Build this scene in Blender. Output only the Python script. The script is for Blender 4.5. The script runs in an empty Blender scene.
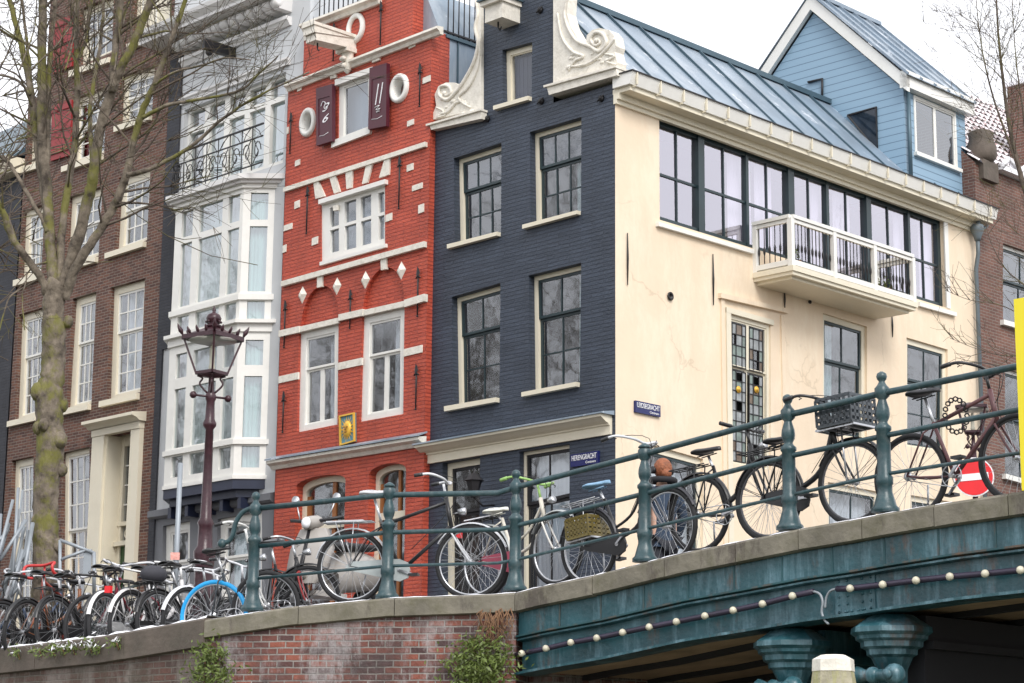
import bpy, math, random
from math import sin, cos, pi, radians, sqrt, atan2
from mathutils import Vector, Matrix, Quaternion
from mathutils.geometry import tessellate_polygon
SC = bpy.context.scene
COL = SC.collection
random.seed(7)
# ------------------------------------------------------------------ camera
F_PX, CX, CY = 2100.0, 512.0, 341.5
PITCH, ROLL, CAMZ = radians(12.2), radians(0.54), 1.0
_cp, _sp = cos(PITCH), sin(PITCH)
_R = Matrix(((1, 0, 0), (0, -_sp, -_cp), (0, _cp, -_sp))) @ Matrix.Rotation(ROLL, 3, 'Z')
CAM = Vector((0, 0, CAMZ))
cd = bpy.data.cameras.new('camera'); co = bpy.data.objects.new('camera', cd); COL.objects.link(co)
cd.sensor_width = 36; cd.lens = F_PX * 36 / 1024; cd.clip_end = 3000
co.matrix_world = Matrix.Translation(CAM) @ _R.to_4x4()
SC.camera = co
def ray(px, py): return _R @ Vector(((px - CX) / F_PX, (CY - py) / F_PX, -1))
def at(px, py, D):
    r = ray(px, py); return CAM + r * (D / r.y)
def at_z(px, py, z):
    r = ray(px, py); return CAM + r * ((z - CAMZ) / r.z)
ZS = 2.45          # street level in front of the houses
A_ROW, A_SIDE = radians(44.24), radians(44.18)

class Frame:
    """a vertical working plane: local x to the right, y into the wall, z up"""
    def __init__(s, o, U):
        s.o = Vector(o); s.U = Vector((U[0], U[1], 0)).normalized(); s.Y = Vector((-s.U.y, s.U.x, 0))
        s.M = Matrix(((s.U.x, s.Y.x, 0, s.o.x), (s.U.y, s.Y.y, 0, s.o.y), (0, 0, 1, s.o.z), (0, 0, 0, 1)))
    def loc(s, px, py, d=0.0):
        r = ray(px, py); t = ((s.o + s.Y * d - CAM).dot(s.Y)) / r.dot(s.Y)
        p = CAM + r * t - s.o
        return (p.dot(s.U), p.z)
    def L(s, pts, d=0.0): return [s.loc(a, b, d) for a, b in pts]
    def shifted(s, px, py=450, d=0.0):
        x, z = s.loc(px, py, d)
        return Frame(s.o + s.U * x + s.Y * d, s.U)

# ------------------------------------------------------------------ mesh builder
class MB:
    def __init__(s, xf=None): s.v = []; s.f = []; s.sm = []; s.xf = xf
    def add(s, vs, fs, smooth=False):
        b = len(s.v)
        for p in vs:
            p = Vector(p)
            if s.xf is not None: p = s.xf @ p
            s.v.append(tuple(p))
        for f in fs: s.f.append(tuple(i + b for i in f)); s.sm.append(smooth)
    def poly(s, pts): s.add(pts, [tuple(range(len(pts)))])
    def box(s, x0, x1, y0, y1, z0, z1):
        s.add([(x0,y0,z0),(x1,y0,z0),(x1,y1,z0),(x0,y1,z0),(x0,y0,z1),(x1,y0,z1),(x1,y1,z1),(x0,y1,z1)],
              [(0,3,2,1),(4,5,6,7),(0,1,5,4),(1,2,6,5),(2,3,7,6),(3,0,4,7)])
    def bar(s, a, b, w, h):
        """box beam from a to b, w across, h in z"""
        a = Vector(a); b = Vector(b); d = (b - a).normalized(); up = Vector((0,0,1))
        if abs(d.z) > .95: up = Vector((0,1,0))
        sx = d.cross(up).normalized() * (w/2); sz = sx.cross(d).normalized() * (h/2)
        s.add([a-sx-sz,a+sx-sz,a+sx+sz,a-sx+sz,b-sx-sz,b+sx-sz,b+sx+sz,b-sx+sz],
              [(0,3,2,1),(4,5,6,7),(0,1,5,4),(1,2,6,5),(2,3,7,6),(3,0,4,7)])
    def slab(s, Q, y0, y1):
        """prism of a polygon given in (x,z), between depths y0 and y1"""
        n = len(Q)
        vs = [(x, y0, z) for x, z in Q] + [(x, y1, z) for x, z in Q]
        fs = [tuple(range(n)), tuple(reversed(range(n, 2*n)))] + [(i, (i+1) % n, n + (i+1) % n, n + i) for i in range(n)]
        s.add(vs, fs)
    def strip(s, pts, prof):
        """profile [(y,dz)] swept along pts [(x,z)], closed profile"""
        n = len(prof); vs = []
        for x, z in pts: vs += [(x, y, z + dz) for y, dz in prof]
        fs = []
        for k in range(len(pts) - 1):
            for i in range(n):
                j = (i + 1) % n; fs.append((k*n+i, k*n+j, (k+1)*n+j, (k+1)*n+i))
        fs += [tuple(range(n)), tuple(range((len(pts)-1)*n, len(pts)*n))]
        s.add(vs, fs)
    def tube(s, pts, r, n=6, cap=True, smooth=True, closed=False):
        pts = [Vector(p) for p in pts]; m = len(pts)
        rs = r if isinstance(r, (list, tuple)) else [r] * m
        vs = []; ref = None
        for i, p in enumerate(pts):
            if closed: d = pts[(i+1) % m] - pts[i-1]
            else: d = pts[min(i+1, m-1)] - pts[max(i-1, 0)]
            if d.length < 1e-9: d = Vector((0,0,1))
            d.normalize()
            if ref is None: ref = d.orthogonal().normalized()
            else:
                ref = ref - d * ref.dot(d)
                if ref.length < 1e-6: ref = d.orthogonal()
                ref.normalize()
            b = d.cross(ref)
            for k in range(n):
                a = 2*pi*k/n; vs.append(p + (ref*cos(a) + b*sin(a)) * rs[i])
        fs = []
        for i in range(m if closed else m - 1):
            i2 = (i+1) % m
            for k in range(n):
                k2 = (k+1) % n; fs.append((i*n+k, i*n+k2, i2*n+k2, i2*n+k))
        if cap and not closed: fs += [tuple(reversed(range(n))), tuple(range((m-1)*n, m*n))]
        s.add(vs, fs, smooth)
    def lathe(s, prof, c=(0,0,0), n=12, axis='z', smooth=True, ph=0.0, sq=1.0):
        c = Vector(c); vs = []
        for r, h in prof:
            for k in range(n):
                a = 2*pi*k/n + ph
                if axis == 'z': vs.append(c + Vector((r*cos(a), r*sin(a)*sq, h)))
                elif axis == 'y': vs.append(c + Vector((r*cos(a), h, r*sin(a)*sq)))
                else: vs.append(c + Vector((h, r*cos(a), r*sin(a)*sq)))
        m = len(prof); fs = []
        for i in range(m-1):
            for k in range(n):
                k2 = (k+1) % n; fs.append((i*n+k, i*n+k2, (i+1)*n+k2, (i+1)*n+k))
        fs += [tuple(reversed(range(n))), tuple(range((m-1)*n, m*n))]
        s.add(vs, fs, smooth)
    def ball(s, c, r, n=10, sz=(1,1,1)):
        c = Vector(c); m = max(4, n//2 + 1); vs = []; fs = []
        for i in range(m+1):
            t = pi*i/m
            for k in range(n):
                a = 2*pi*k/n
                vs.append(c + Vector((r*sin(t)*cos(a)*sz[0], r*sin(t)*sin(a)*sz[1], r*cos(t)*sz[2])))
        for i in range(m):
            for k in range(n):
                k2 = (k+1) % n; fs.append((i*n+k, (i+1)*n+k, (i+1)*n+k2, i*n+k2))
        s.add(vs, fs, True)
    def build(s, name, mat, parent=None):
        me = bpy.data.meshes.new(name); me.from_pydata(s.v, [], s.f)
        me.polygons.foreach_set('use_smooth', s.sm); me.materials.append(mat); me.update()
        me.validate()
        o = bpy.data.objects.new(name, me); COL.objects.link(o)
        if parent is not None: o.parent = parent
        return o
def arc(cx, cz, rx, rz, a0, a1, n=12):
    return [(cx + rx*cos(radians(a0+(a1-a0)*i/n)), cz + rz*sin(radians(a0+(a1-a0)*i/n))) for i in range(n+1)]
def spline(pts, k=6):
    pts = [Vector(p) for p in pts]; out = []
    for i in range(len(pts)-1):
        p0 = pts[max(i-1,0)]; p1 = pts[i]; p2 = pts[i+1]; p3 = pts[min(i+2, len(pts)-1)]
        for j in range(k):
            t = j/k
            out.append(.5*((2*p1)+(-p0+p2)*t+(2*p0-5*p1+4*p2-p3)*t*t+(-p0+3*p1-3*p2+p3)*t**3))
    out.append(pts[-1]); return out
def bil(Q, s, t):
    TL, TR, BR, BL = Q
    x = (BL[0]*(1-s)+BR[0]*s)*(1-t) + (TL[0]*(1-s)+TR[0]*s)*t
    z = (BL[1]*(1-s)+BR[1]*s)*(1-t) + (TL[1]*(1-s)+TR[1]*s)*t
    return (x, z)
def sub(Q, s0, s1, t0, t1): return [bil(Q,s0,t1), bil(Q,s1,t1), bil(Q,s1,t0), bil(Q,s0,t0)]
def qwh(Q):
    w = (Q[1][0]-Q[0][0]+Q[2][0]-Q[3][0])/2; h = (Q[0][1]-Q[3][1]+Q[1][1]-Q[2][1])/2
    return w, h

# ------------------------------------------------------------------ object helpers
def tag(o, label, cat=None, group=None, kind=None):
    if label: o['label'] = label
    if cat: o['category'] = cat
    if group: o['group'] = group
    if kind: o['kind'] = kind
    return o
def empty(name, M, label, cat, group=None):
    o = bpy.data.objects.new(name, None); COL.objects.link(o); o.empty_display_size = .2
    o.matrix_world = M if isinstance(M, Matrix) else Matrix.Translation(M)
    return tag(o, label, cat, group)
def copy_tree(o, parent=None):
    c = o.copy(); COL.objects.link(c)
    if parent is not None: c.parent = parent
    for ch in list(o.children): copy_tree(ch, c)
    return c

# ------------------------------------------------------------------ materials
def newmat(name):
    m = bpy.data.materials.new(name); m.use_nodes = True; nt = m.node_tree
    return m, nt, nt.nodes['Principled BSDF']
def N(nt, typ, **kw):
    n = nt.nodes.new(typ)
    for k, v in kw.items():
        if k in n.inputs: n.inputs[k].default_value = v
        else: setattr(n, k, v)
    return n
def c4(c): return (c[0], c[1], c[2], 1)
def coords(nt): 
    tc = N(nt, 'ShaderNodeTexCoord'); return tc.outputs['Object']
def pmat(name, col, rough=.6, metal=0, var=.15, vs=2.0, bump=0.0, bs=40.0, dirt=None, dirt_amt=.4, ds=3.0, streak=False, spec=.5, dirt2=None, d2=(.5,.6), d2s=2.0, d2a=.8):
    """plain painted or natural surface with tone variation, optional dirt or stain colour and bump"""
    m, nt, b = newmat(name); L = nt.links; oc = coords(nt)
    n1 = N(nt, 'ShaderNodeTexNoise', Scale=vs, Detail=6.0, Roughness=.6); L.new(oc, n1.inputs['Vector'])
    mr = N(nt, 'ShaderNodeMapRange'); mr.inputs['From Min'].default_value=.3; mr.inputs['From Max'].default_value=.7
    mr.inputs['To Min'].default_value = 1-var; mr.inputs['To Max'].default_value = 1+var
    L.new(n1.outputs['Fac'], mr.inputs['Value'])
    mx = N(nt, 'ShaderNodeVectorMath', operation='SCALE'); mx.inputs[0].default_value = col[:3]
    L.new(mr.outputs['Result'], mx.inputs['Scale']); out = mx.outputs['Vector']
    if dirt:
        mp = N(nt, 'ShaderNodeMapping'); L.new(oc, mp.inputs['Vector'])
        if streak: mp.inputs['Scale'].default_value = (1, 1, .18)
        n2 = N(nt, 'ShaderNodeTexNoise', Scale=ds, Detail=8.0, Roughness=.7); L.new(mp.outputs[0], n2.inputs['Vector'])
        m2 = N(nt, 'ShaderNodeMapRange'); m2.inputs['From Min'].default_value=.48; m2.inputs['From Max'].default_value=.72
        m2.inputs['To Max'].default_value = dirt_amt; L.new(n2.outputs['Fac'], m2.inputs['Value'])
        mi = N(nt, 'ShaderNodeMix', data_type='RGBA'); L.new(m2.outputs['Result'], mi.inputs[0]); L.new(out, mi.inputs[6])
        mi.inputs[7].default_value = c4(dirt); out = mi.outputs[2]
    if dirt2:
        mp = N(nt, 'ShaderNodeMapping'); L.new(oc, mp.inputs['Vector']); mp.inputs['Scale'].default_value = (1, 1, .35); mp.inputs['Location'].default_value = (3.7, 1.3, 5.1)
        n2 = N(nt, 'ShaderNodeTexNoise', Scale=d2s, Detail=9.0, Roughness=.75); L.new(mp.outputs[0], n2.inputs['Vector'])
        m2 = N(nt, 'ShaderNodeMapRange'); m2.inputs['From Min'].default_value=d2[0]; m2.inputs['From Max'].default_value=d2[1]
        m2.inputs['To Max'].default_value = d2a; L.new(n2.outputs['Fac'], m2.inputs['Value'])
        mi = N(nt, 'ShaderNodeMix', data_type='RGBA'); L.new(m2.outputs['Result'], mi.inputs[0]); L.new(out, mi.inputs[6])
        mi.inputs[7].default_value = c4(dirt2); out = mi.outputs[2]
    L.new(out, b.inputs['Base Color'])
    b.inputs['Roughness'].default_value = rough; b.inputs['Metallic'].default_value = metal
    b.inputs['Specular IOR Level'].default_value = spec
    if bump:
        n3 = N(nt, 'ShaderNodeTexNoise', Scale=bs, Detail=5.0); L.new(oc, n3.inputs['Vector'])
        bp = N(nt, 'ShaderNodeBump', Strength=1.0, Distance=bump); L.new(n3.outputs['Fac'], bp.inputs['Height'])
        L.new(bp.outputs[0], b.inputs['Normal'])
    return m
def brickmat(name, c1, c2, mortar, bump=.006, bw=.22, rh=.065, ms=.008, rough=.75, painted=False, stain=None, stain_amt=.5, ss=.8, stone=None, light=None):
    m, nt, b = newmat(name); L = nt.links; oc = coords(nt)
    sx = N(nt, 'ShaderNodeSeparateXYZ'); L.new(oc, sx.inputs[0])
    ad = N(nt, 'ShaderNodeMath', operation='ADD'); L.new(sx.outputs[0], ad.inputs[0]); L.new(sx.outputs[1], ad.inputs[1])
    cx = N(nt, 'ShaderNodeCombineXYZ'); L.new(ad.outputs[0], cx.inputs[0]); L.new(sx.outputs[2], cx.inputs[1])
    wn = N(nt, 'ShaderNodeTexNoise', Scale=7.0, Detail=3.0); L.new(cx.outputs[0], wn.inputs['Vector'])
    ws = N(nt, 'ShaderNodeVectorMath', operation='SCALE'); ws.inputs['Scale'].default_value = .012; L.new(wn.outputs['Color'], ws.inputs[0])
    wa = N(nt, 'ShaderNodeVectorMath', operation='ADD'); L.new(cx.outputs[0], wa.inputs[0]); L.new(ws.outputs[0], wa.inputs[1])
    br = N(nt, 'ShaderNodeTexBrick', Scale=1.0); L.new(wa.outputs[0], br.inputs['Vector'])
    br.inputs['Brick Width'].default_value = bw; br.inputs['Row Height'].default_value = rh
    br.inputs['Mortar Size'].default_value = ms; br.inputs['Mortar Smooth'].default_value = .3
    br.inputs['Color1'].default_value = c4(c1); br.inputs['Color2'].default_value = c4(c2); br.inputs['Mortar'].default_value = c4(mortar)
    br.inputs['Bias'].default_value = 0.0
    nz = N(nt, 'ShaderNodeTexNoise', Scale=1.7, Detail=8.0, Roughness=.65); L.new(oc, nz.inputs['Vector'])
    mr = N(nt, 'ShaderNodeMapRange'); mr.inputs['From Min'].default_value=.3; mr.inputs['From Max'].default_value=.7
    mr.inputs['To Min'].default_value=.8; mr.inputs['To Max'].default_value=1.2; L.new(nz.outputs['Fac'], mr.inputs['Value'])
    mx = N(nt, 'ShaderNodeVectorMath', operation='SCALE'); L.new(br.outputs['Color'], mx.inputs[0]); L.new(mr.outputs[0], mx.inputs['Scale'])
    out = mx.outputs[0]
    if stain:
        n2 = N(nt, 'ShaderNodeTexNoise', Scale=ss, Detail=9.0, Roughness=.7); L.new(oc, n2.inputs['Vector'])
        m2 = N(nt, 'ShaderNodeMapRange'); m2.inputs['From Min'].default_value=.46; m2.inputs['From Max'].default_value=.62
        m2.inputs['To Max'].default_value = stain_amt; L.new(n2.outputs['Fac'], m2.inputs['Value'])
        mi = N(nt, 'ShaderNodeMix', data_type='RGBA'); L.new(m2.outputs[0], mi.inputs[0]); L.new(out, mi.inputs[6]); mi.inputs[7].default_value = c4(stain); out = mi.outputs[2]
    if light:
        mp = N(nt, 'ShaderNodeMapping'); L.new(oc, mp.inputs['Vector']); mp.inputs['Scale'].default_value = (1, 1, .4); mp.inputs['Location'].default_value = (2.2, 9.3, 4.1)
        n2 = N(nt, 'ShaderNodeTexNoise', Scale=2.3, Detail=10.0, Roughness=.75); L.new(mp.outputs[0], n2.inputs['Vector'])
        m2 = N(nt, 'ShaderNodeMapRange'); m2.inputs['From Min'].default_value=.47; m2.inputs['From Max'].default_value=.60
        m2.inputs['To Max'].default_value = .8; L.new(n2.outputs['Fac'], m2.inputs['Value'])
        mi = N(nt, 'ShaderNodeMix', data_type='RGBA'); L.new(m2.outputs[0], mi.inputs[0]); L.new(out, mi.inputs[6]); mi.inputs[7].default_value = c4(light); out = mi.outputs[2]
    L.new(out, b.inputs['Base Color']); b.inputs['Roughness'].default_value = rough
    n3 = N(nt, 'ShaderNodeTexNoise', Scale=22.0, Detail=4.0); L.new(oc, n3.inputs['Vector'])
    sb = N(nt, 'ShaderNodeMath', operation='MULTIPLY_ADD'); L.new(br.outputs['Fac'], sb.inputs[0]); sb.inputs[1].default_value = -1.0; L.new(n3.outputs['Fac'], sb.inputs[2])
    bp = N(nt, 'ShaderNodeBump', Strength=1.0, Distance=bump); L.new(sb.outputs[0], bp.inputs['Height']); L.new(bp.outputs[0], b.inputs['Normal'])
    return m
def glassmat(name, tint=(.75,.8,.85), base=.17, k=.9, wav=.0010, gcol=(.95,.97,1)):
    m, nt, b = newmat(name); L = nt.links; nt.nodes.remove(b); out = nt.nodes['Material Output']
    oc = coords(nt); nz = N(nt, 'ShaderNodeTexNoise', Scale=2.3, Detail=2.0); L.new(oc, nz.inputs['Vector'])
    bp = N(nt, 'ShaderNodeBump', Strength=1.0, Distance=wav*3); L.new(nz.outputs['Fac'], bp.inputs['Height'])
    lw = N(nt, 'ShaderNodeLayerWeight', Blend=.5); fr = N(nt, 'ShaderNodeMath', operation='POWER'); L.new(lw.outputs['Facing'], fr.inputs[0]); fr.inputs[1].default_value = 3.0
    ma = N(nt, 'ShaderNodeMath', operation='MULTIPLY_ADD', use_clamp=True)
    L.new(fr.outputs[0], ma.inputs[0]); ma.inputs[1].default_value = k; ma.inputs[2].default_value = base
    tr = N(nt, 'ShaderNodeBsdfTransparent', Color=c4(tint)); gl = N(nt, 'ShaderNodeBsdfGlossy', Roughness=.045); L.new(bp.outputs[0], gl.inputs['Normal'])
    gl.inputs['Color'].default_value = c4(gcol)
    mx = N(nt, 'ShaderNodeMixShader'); L.new(ma.outputs[0], mx.inputs[0]); L.new(tr.outputs[0], mx.inputs[1]); L.new(gl.outputs[0], mx.inputs[2])
    L.new(mx.outputs[0], out.inputs['Surface']); return m
def emit_mat(name, col, st):
    m, nt, b = newmat(name); b.inputs['Base Color'].default_value = c4(col); b.inputs['Emission Color'].default_value = c4(col); b.inputs['Emission Strength'].default_value = st
    return m
M = {}
M['blackbrick'] = brickmat('charcoal painted brick', (.033,.044,.066), (.046,.060,.088), (.028,.038,.058), bump=.014, bw=.5, rh=.066, ms=.011, rough=.55)
M['redbrick'] = brickmat('red painted brick', (.50,.085,.045), (.43,.068,.038), (.34,.052,.032), bump=.018, bw=.42, rh=.066, ms=.010, rough=.6)
M['brownbrick'] = brickmat('brown brick', (.165,.072,.048), (.075,.034,.028), (.21,.17,.14), bump=.008, bw=.21, rh=.062, ms=.009, rough=.8)
M['darkbrick'] = brickmat('dark blue brick', (.030,.032,.042), (.040,.042,.052), (.03,.03,.035), bump=.006)
M['nbrick'] = brickmat('reddish brick', (.185,.085,.062), (.125,.06,.048), (.23,.19,.16), bump=.005, bw=.21, rh=.062)
M['quaybrick'] = brickmat('quay brick', (.26,.080,.052), (.070,.036,.036), (.27,.24,.22), bump=.012, bw=.16, rh=.060, ms=.008, stain=(.055,.045,.045), stain_amt=.75, ss=1.3, light=(.36,.33,.33))
M['quaybrick2'] = brickmat('brown stained quay brick', (.115,.055,.042), (.065,.040,.034), (.14,.12,.10), bump=.010, bw=.20, rh=.062, ms=.008, stain=(.085,.07,.05), stain_amt=.8, ss=1.4, light=(.22,.19,.17))
M['cream'] = pmat('cream plaster', (.81,.665,.50), .75, var=.04, vs=.7, bump=.004, bs=9, dirt=(.62,.50,.36), dirt_amt=.35, ds=1.1, streak=True, dirt2=(.88,.78,.62), d2=(.5,.62), d2s=1.2, d2a=.5)
def add_cracks(m, col):
    nt = m.node_tree; L = nt.links; b = nt.nodes['Principled BSDF']; src = b.inputs['Base Color'].links[0].from_socket; oc = coords(nt)
    nz = N(nt, 'ShaderNodeTexNoise', Scale=2.5, Detail=6.0); L.new(oc, nz.inputs['Vector']); sc = N(nt, 'ShaderNodeVectorMath', operation='SCALE'); sc.inputs['Scale'].default_value = .55; L.new(nz.outputs['Color'], sc.inputs[0])
    ad = N(nt, 'ShaderNodeVectorMath', operation='ADD'); L.new(oc, ad.inputs[0]); L.new(sc.outputs[0], ad.inputs[1])
    vo = N(nt, 'ShaderNodeTexVoronoi', feature='DISTANCE_TO_EDGE', Scale=.55); L.new(ad.outputs[0], vo.inputs['Vector'])
    a = N(nt, 'ShaderNodeMapRange'); a.inputs['From Min'].default_value = .0; a.inputs['From Max'].default_value = .011; a.inputs['To Min'].default_value = 1; a.inputs['To Max'].default_value = 0; L.new(vo.outputs['Distance'], a.inputs['Value'])
    n2 = N(nt, 'ShaderNodeTexNoise', Scale=.9, Detail=3.0); L.new(oc, n2.inputs['Vector']); c = N(nt, 'ShaderNodeMapRange'); c.inputs['From Min'].default_value = .50; c.inputs['From Max'].default_value = .6; c.inputs['To Max'].default_value = .34; L.new(n2.outputs['Fac'], c.inputs['Value'])
    mu = N(nt, 'ShaderNodeMath', operation='MULTIPLY'); L.new(a.outputs[0], mu.inputs[0]); L.new(c.outputs[0], mu.inputs[1])
    mi = N(nt, 'ShaderNodeMix', data_type='RGBA'); L.new(mu.outputs[0], mi.inputs[0]); L.new(src, mi.inputs[6]); mi.inputs[7].default_value = c4(col); L.new(mi.outputs[2], b.inputs['Base Color'])
add_cracks(M['cream'], (.42,.32,.20))
M['creamtrim'] = pmat('cream painted timber', (.76,.70,.56), .45, var=.04, dirt=(.5,.44,.32), dirt_amt=.2, ds=4)
M['white'] = pmat('white paint', (.80,.79,.75), .4, var=.03, dirt=(.5,.48,.42), dirt_amt=.16, ds=5)
M['stone'] = pmat('painted white stone', (.78,.74,.66), .6, var=.08, vs=6, bump=.006, bs=30, dirt=(.34,.30,.22), dirt_amt=.45, ds=9)
M['greywall'] = pmat('pale grey plaster', (.56,.575,.59), .6, var=.04, bump=.002)
M['whitewall'] = pmat('off white plaster', (.72,.71,.70), .6, var=.05, bump=.002)
M['greybase'] = pmat('mid grey plaster', (.155,.16,.175), .6, var=.06)
M['navy'] = pmat('navy paint and shade', (.018,.024,.052), .4)
M['teal_dark'] = pmat('dark green sash paint', (.016,.034,.040), .35)
M['iron'] = pmat('black iron', (.010,.009,.011), .5)
M['maroon'] = pmat('maroon paint', (.075,.010,.022), .45, var=.1)
M['lamp'] = pmat('plum lamp paint', (.036,.009,.015), .34, var=.25, vs=14, bump=.002, dirt=(.16,.08,.09), dirt_amt=.22, ds=20)
M['redshut'] = pmat('red shutter paint', (.27,.014,.016), .5, var=.12, vs=5)
M['zinc'] = pmat('weathered zinc', (.235,.295,.36), .38, metal=.2, var=.13, vs=1.6, dirt=(.50,.54,.58), dirt_amt=.7, ds=1.3, streak=True, dirt2=(.70,.73,.78), d2=(.60,.64), d2s=1.6, d2a=.75)
M['zincdark'] = pmat('zinc seams', (.070,.118,.150), .42, metal=.3, var=.12)
M['blueboard'] = pmat('pale blue boarding', (.20,.355,.50), .5, var=.05)
M['green'] = pmat('door green', (.022,.07,.02), .45)
M['railgreen'] = pmat('bridge green railing', (.024,.060,.070), .36, var=.22, vs=9, dirt=(.15,.17,.17), dirt_amt=.45, ds=16, bump=.0015, bs=60)
M['girder'] = pmat('bridge green girder', (.023,.084,.103), .36, var=.35, vs=3, dirt=(.17,.30,.36), dirt_amt=.9, ds=6, streak=True, bump=.004, bs=25, dirt2=(.13,.06,.03), d2=(.56,.66), d2s=3.0, d2a=.55)
M['rust'] = pmat('girder with rust', (.018,.075,.088), .5, var=.3, vs=3, dirt=(.20,.085,.03), dirt_amt=.8, ds=4, streak=True)
M['coping'] = pmat('coping stone', (.190,.172,.135), .8, var=.30, vs=3, bump=.010, bs=14, dirt=(.10,.095,.05), dirt_amt=.8, ds=3.5, dirt2=(.07,.055,.05), d2=(.55,.62), d2s=1.8, d2a=.7)
M['coping2'] = pmat('dark wet coping stone', (.115,.092,.075), .75, var=.3, vs=3, bump=.010, bs=14, dirt=(.08,.075,.055), dirt_amt=.7, ds=2.5)
M['snow'] = pmat('snow', (.86,.86,.90), .7, var=.03, bump=.01, bs=20)
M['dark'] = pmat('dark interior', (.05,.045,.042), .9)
M['darkwarm'] = pmat('warm interior', (.22,.11,.06), .9)
M['curtain'] = pmat('white curtain', (.74,.74,.74), .9, var=.06)
M['greencurt'] = pmat('pale green curtain', (.50,.60,.58), .9, var=.08)
M['glass'] = glassmat('window glass')
M['glass2'] = glassmat('bright window glass', tint=(.84,.82,.92), base=.38, k=.9, gcol=(.94,.91,1))
M['bayglass'] = glassmat('bay window glass', tint=(.80,.92,.93), base=.30, k=.9)
M['clear'] = glassmat('lantern glass', tint=(.95,.96,.97), base=.05, k=.6)
M['asphalt'] = pmat('street paving', (.11,.10,.095), .85, var=.2, bump=.01, bs=30)
M['plank'] = pmat('bridge planks', (.42,.29,.20), .8, var=.3, vs=2)
M['beam'] = pmat('dark beam', (.018,.018,.022), .6)
M['gold'] = pmat('gold leaf paint', (.85,.50,.07), .35, metal=.2)
M['signblue'] = pmat('sign blue enamel', (.010,.014,.105), .25)
M['signwhite'] = pmat('sign white', (.82,.82,.84), .4)
M['signred'] = pmat('sign red', (.70,.012,.018), .35)
M['yellow'] = pmat('yellow sheet', (.86,.72,.02), .4, var=.03)
M['orange_wood'] = pmat('orange varnished wood', (.30,.115,.035), .45)
M['tile'] = pmat('clay tile with snow', (.80,.78,.80), .7, var=.1, vs=5, dirt=(.36,.07,.05), dirt_amt=1.0, ds=9)
M['tyre'] = pmat('tyre rubber', (.018,.018,.02), .75)
M['steel'] = pmat('brushed steel', (.55,.56,.58), .3, metal=.9)
M['galv'] = pmat('galvanised tube', (.30,.33,.36), .5, metal=.3, var=.15)
M['skin'] = pmat('skin', (.62,.38,.28), .55)
# water
wm, wnt, wb = newmat('canal water'); wb.inputs['Base Color'].default_value = (.13,.135,.095,1); wb.inputs['Roughness'].default_value = .12
_n = N(wnt, 'ShaderNodeTexNoise', Scale=1.2, Detail=4.0); wnt.links.new(coords(wnt), _n.inputs['Vector'])
_b = N(wnt, 'ShaderNodeBump', Strength=.6, Distance=.15); wnt.links.new(_n.outputs['Fac'], _b.inputs['Height']); wnt.links.new(_b.outputs[0], wb.inputs['Normal'])
M['water'] = wm
# bark
def barkmat(name, c1, c2, moss):
    m, nt, b = newmat(name); L = nt.links; oc = coords(nt)
    n1 = N(nt, 'ShaderNodeTexNoise', Scale=5.0, Detail=9.0, Roughness=.7); L.new(oc, n1.inputs['Vector'])
    cr = N(nt, 'ShaderNodeValToRGB'); L.new(n1.outputs['Fac'], cr.inputs[0])
    cr.color_ramp.elements[0].position = .35; cr.color_ramp.elements[0].color = c4(c1)
    cr.color_ramp.elements[1].position = .65; cr.color_ramp.elements[1].color = c4(c2)
    n2 = N(nt, 'ShaderNodeTexNoise', Scale=1.6, Detail=7.0, Roughness=.7); L.new(oc, n2.inputs['Vector'])
    mr = N(nt, 'ShaderNodeMapRange'); mr.inputs['From Min'].default_value=.50; mr.inputs['From Max'].default_value=.58; mr.inputs['To Max'].default_value=.85; L.new(n2.outputs['Fac'], mr.inputs['Value'])
    mi = N(nt, 'ShaderNodeMix', data_type='RGBA'); L.new(mr.outputs[0], mi.inputs[0]); L.new(cr.outputs[0], mi.inputs[6]); mi.inputs[7].default_value = c4(moss)
    L.new(mi.outputs[2], b.inputs['Base Color']); b.inputs['Roughness'].default_value = .9
    mp = N(nt, 'ShaderNodeMapping'); mp.inputs['Scale'].default_value = (1,1,.35); L.new(oc, mp.inputs[0])
    n3 = N(nt, 'ShaderNodeTexNoise', Scale=16.0, Detail=6.0); L.new(mp.outputs[0], n3.inputs['Vector'])
    bp = N(nt, 'ShaderNodeBump', Strength=1.0, Distance=.04); L.new(n3.outputs['Fac'], bp.inputs['Height']); L.new(bp.outputs[0], b.inputs['Normal'])
    return m
M['bark'] = barkmat('mossy elm bark', (.040,.030,.022), (.26,.215,.165), (.15,.145,.028))
M['barktwig'] = barkmat('elm twig bark', (.06,.047,.037), (.155,.12,.092), (.125,.115,.04))
M['leaf'] = pmat('ivy leaf', (.11,.15,.030), .55, var=.5, vs=9)
M['dryroot'] = pmat('dry roots', (.20,.11,.06), .9, var=.3, vs=9)
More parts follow.
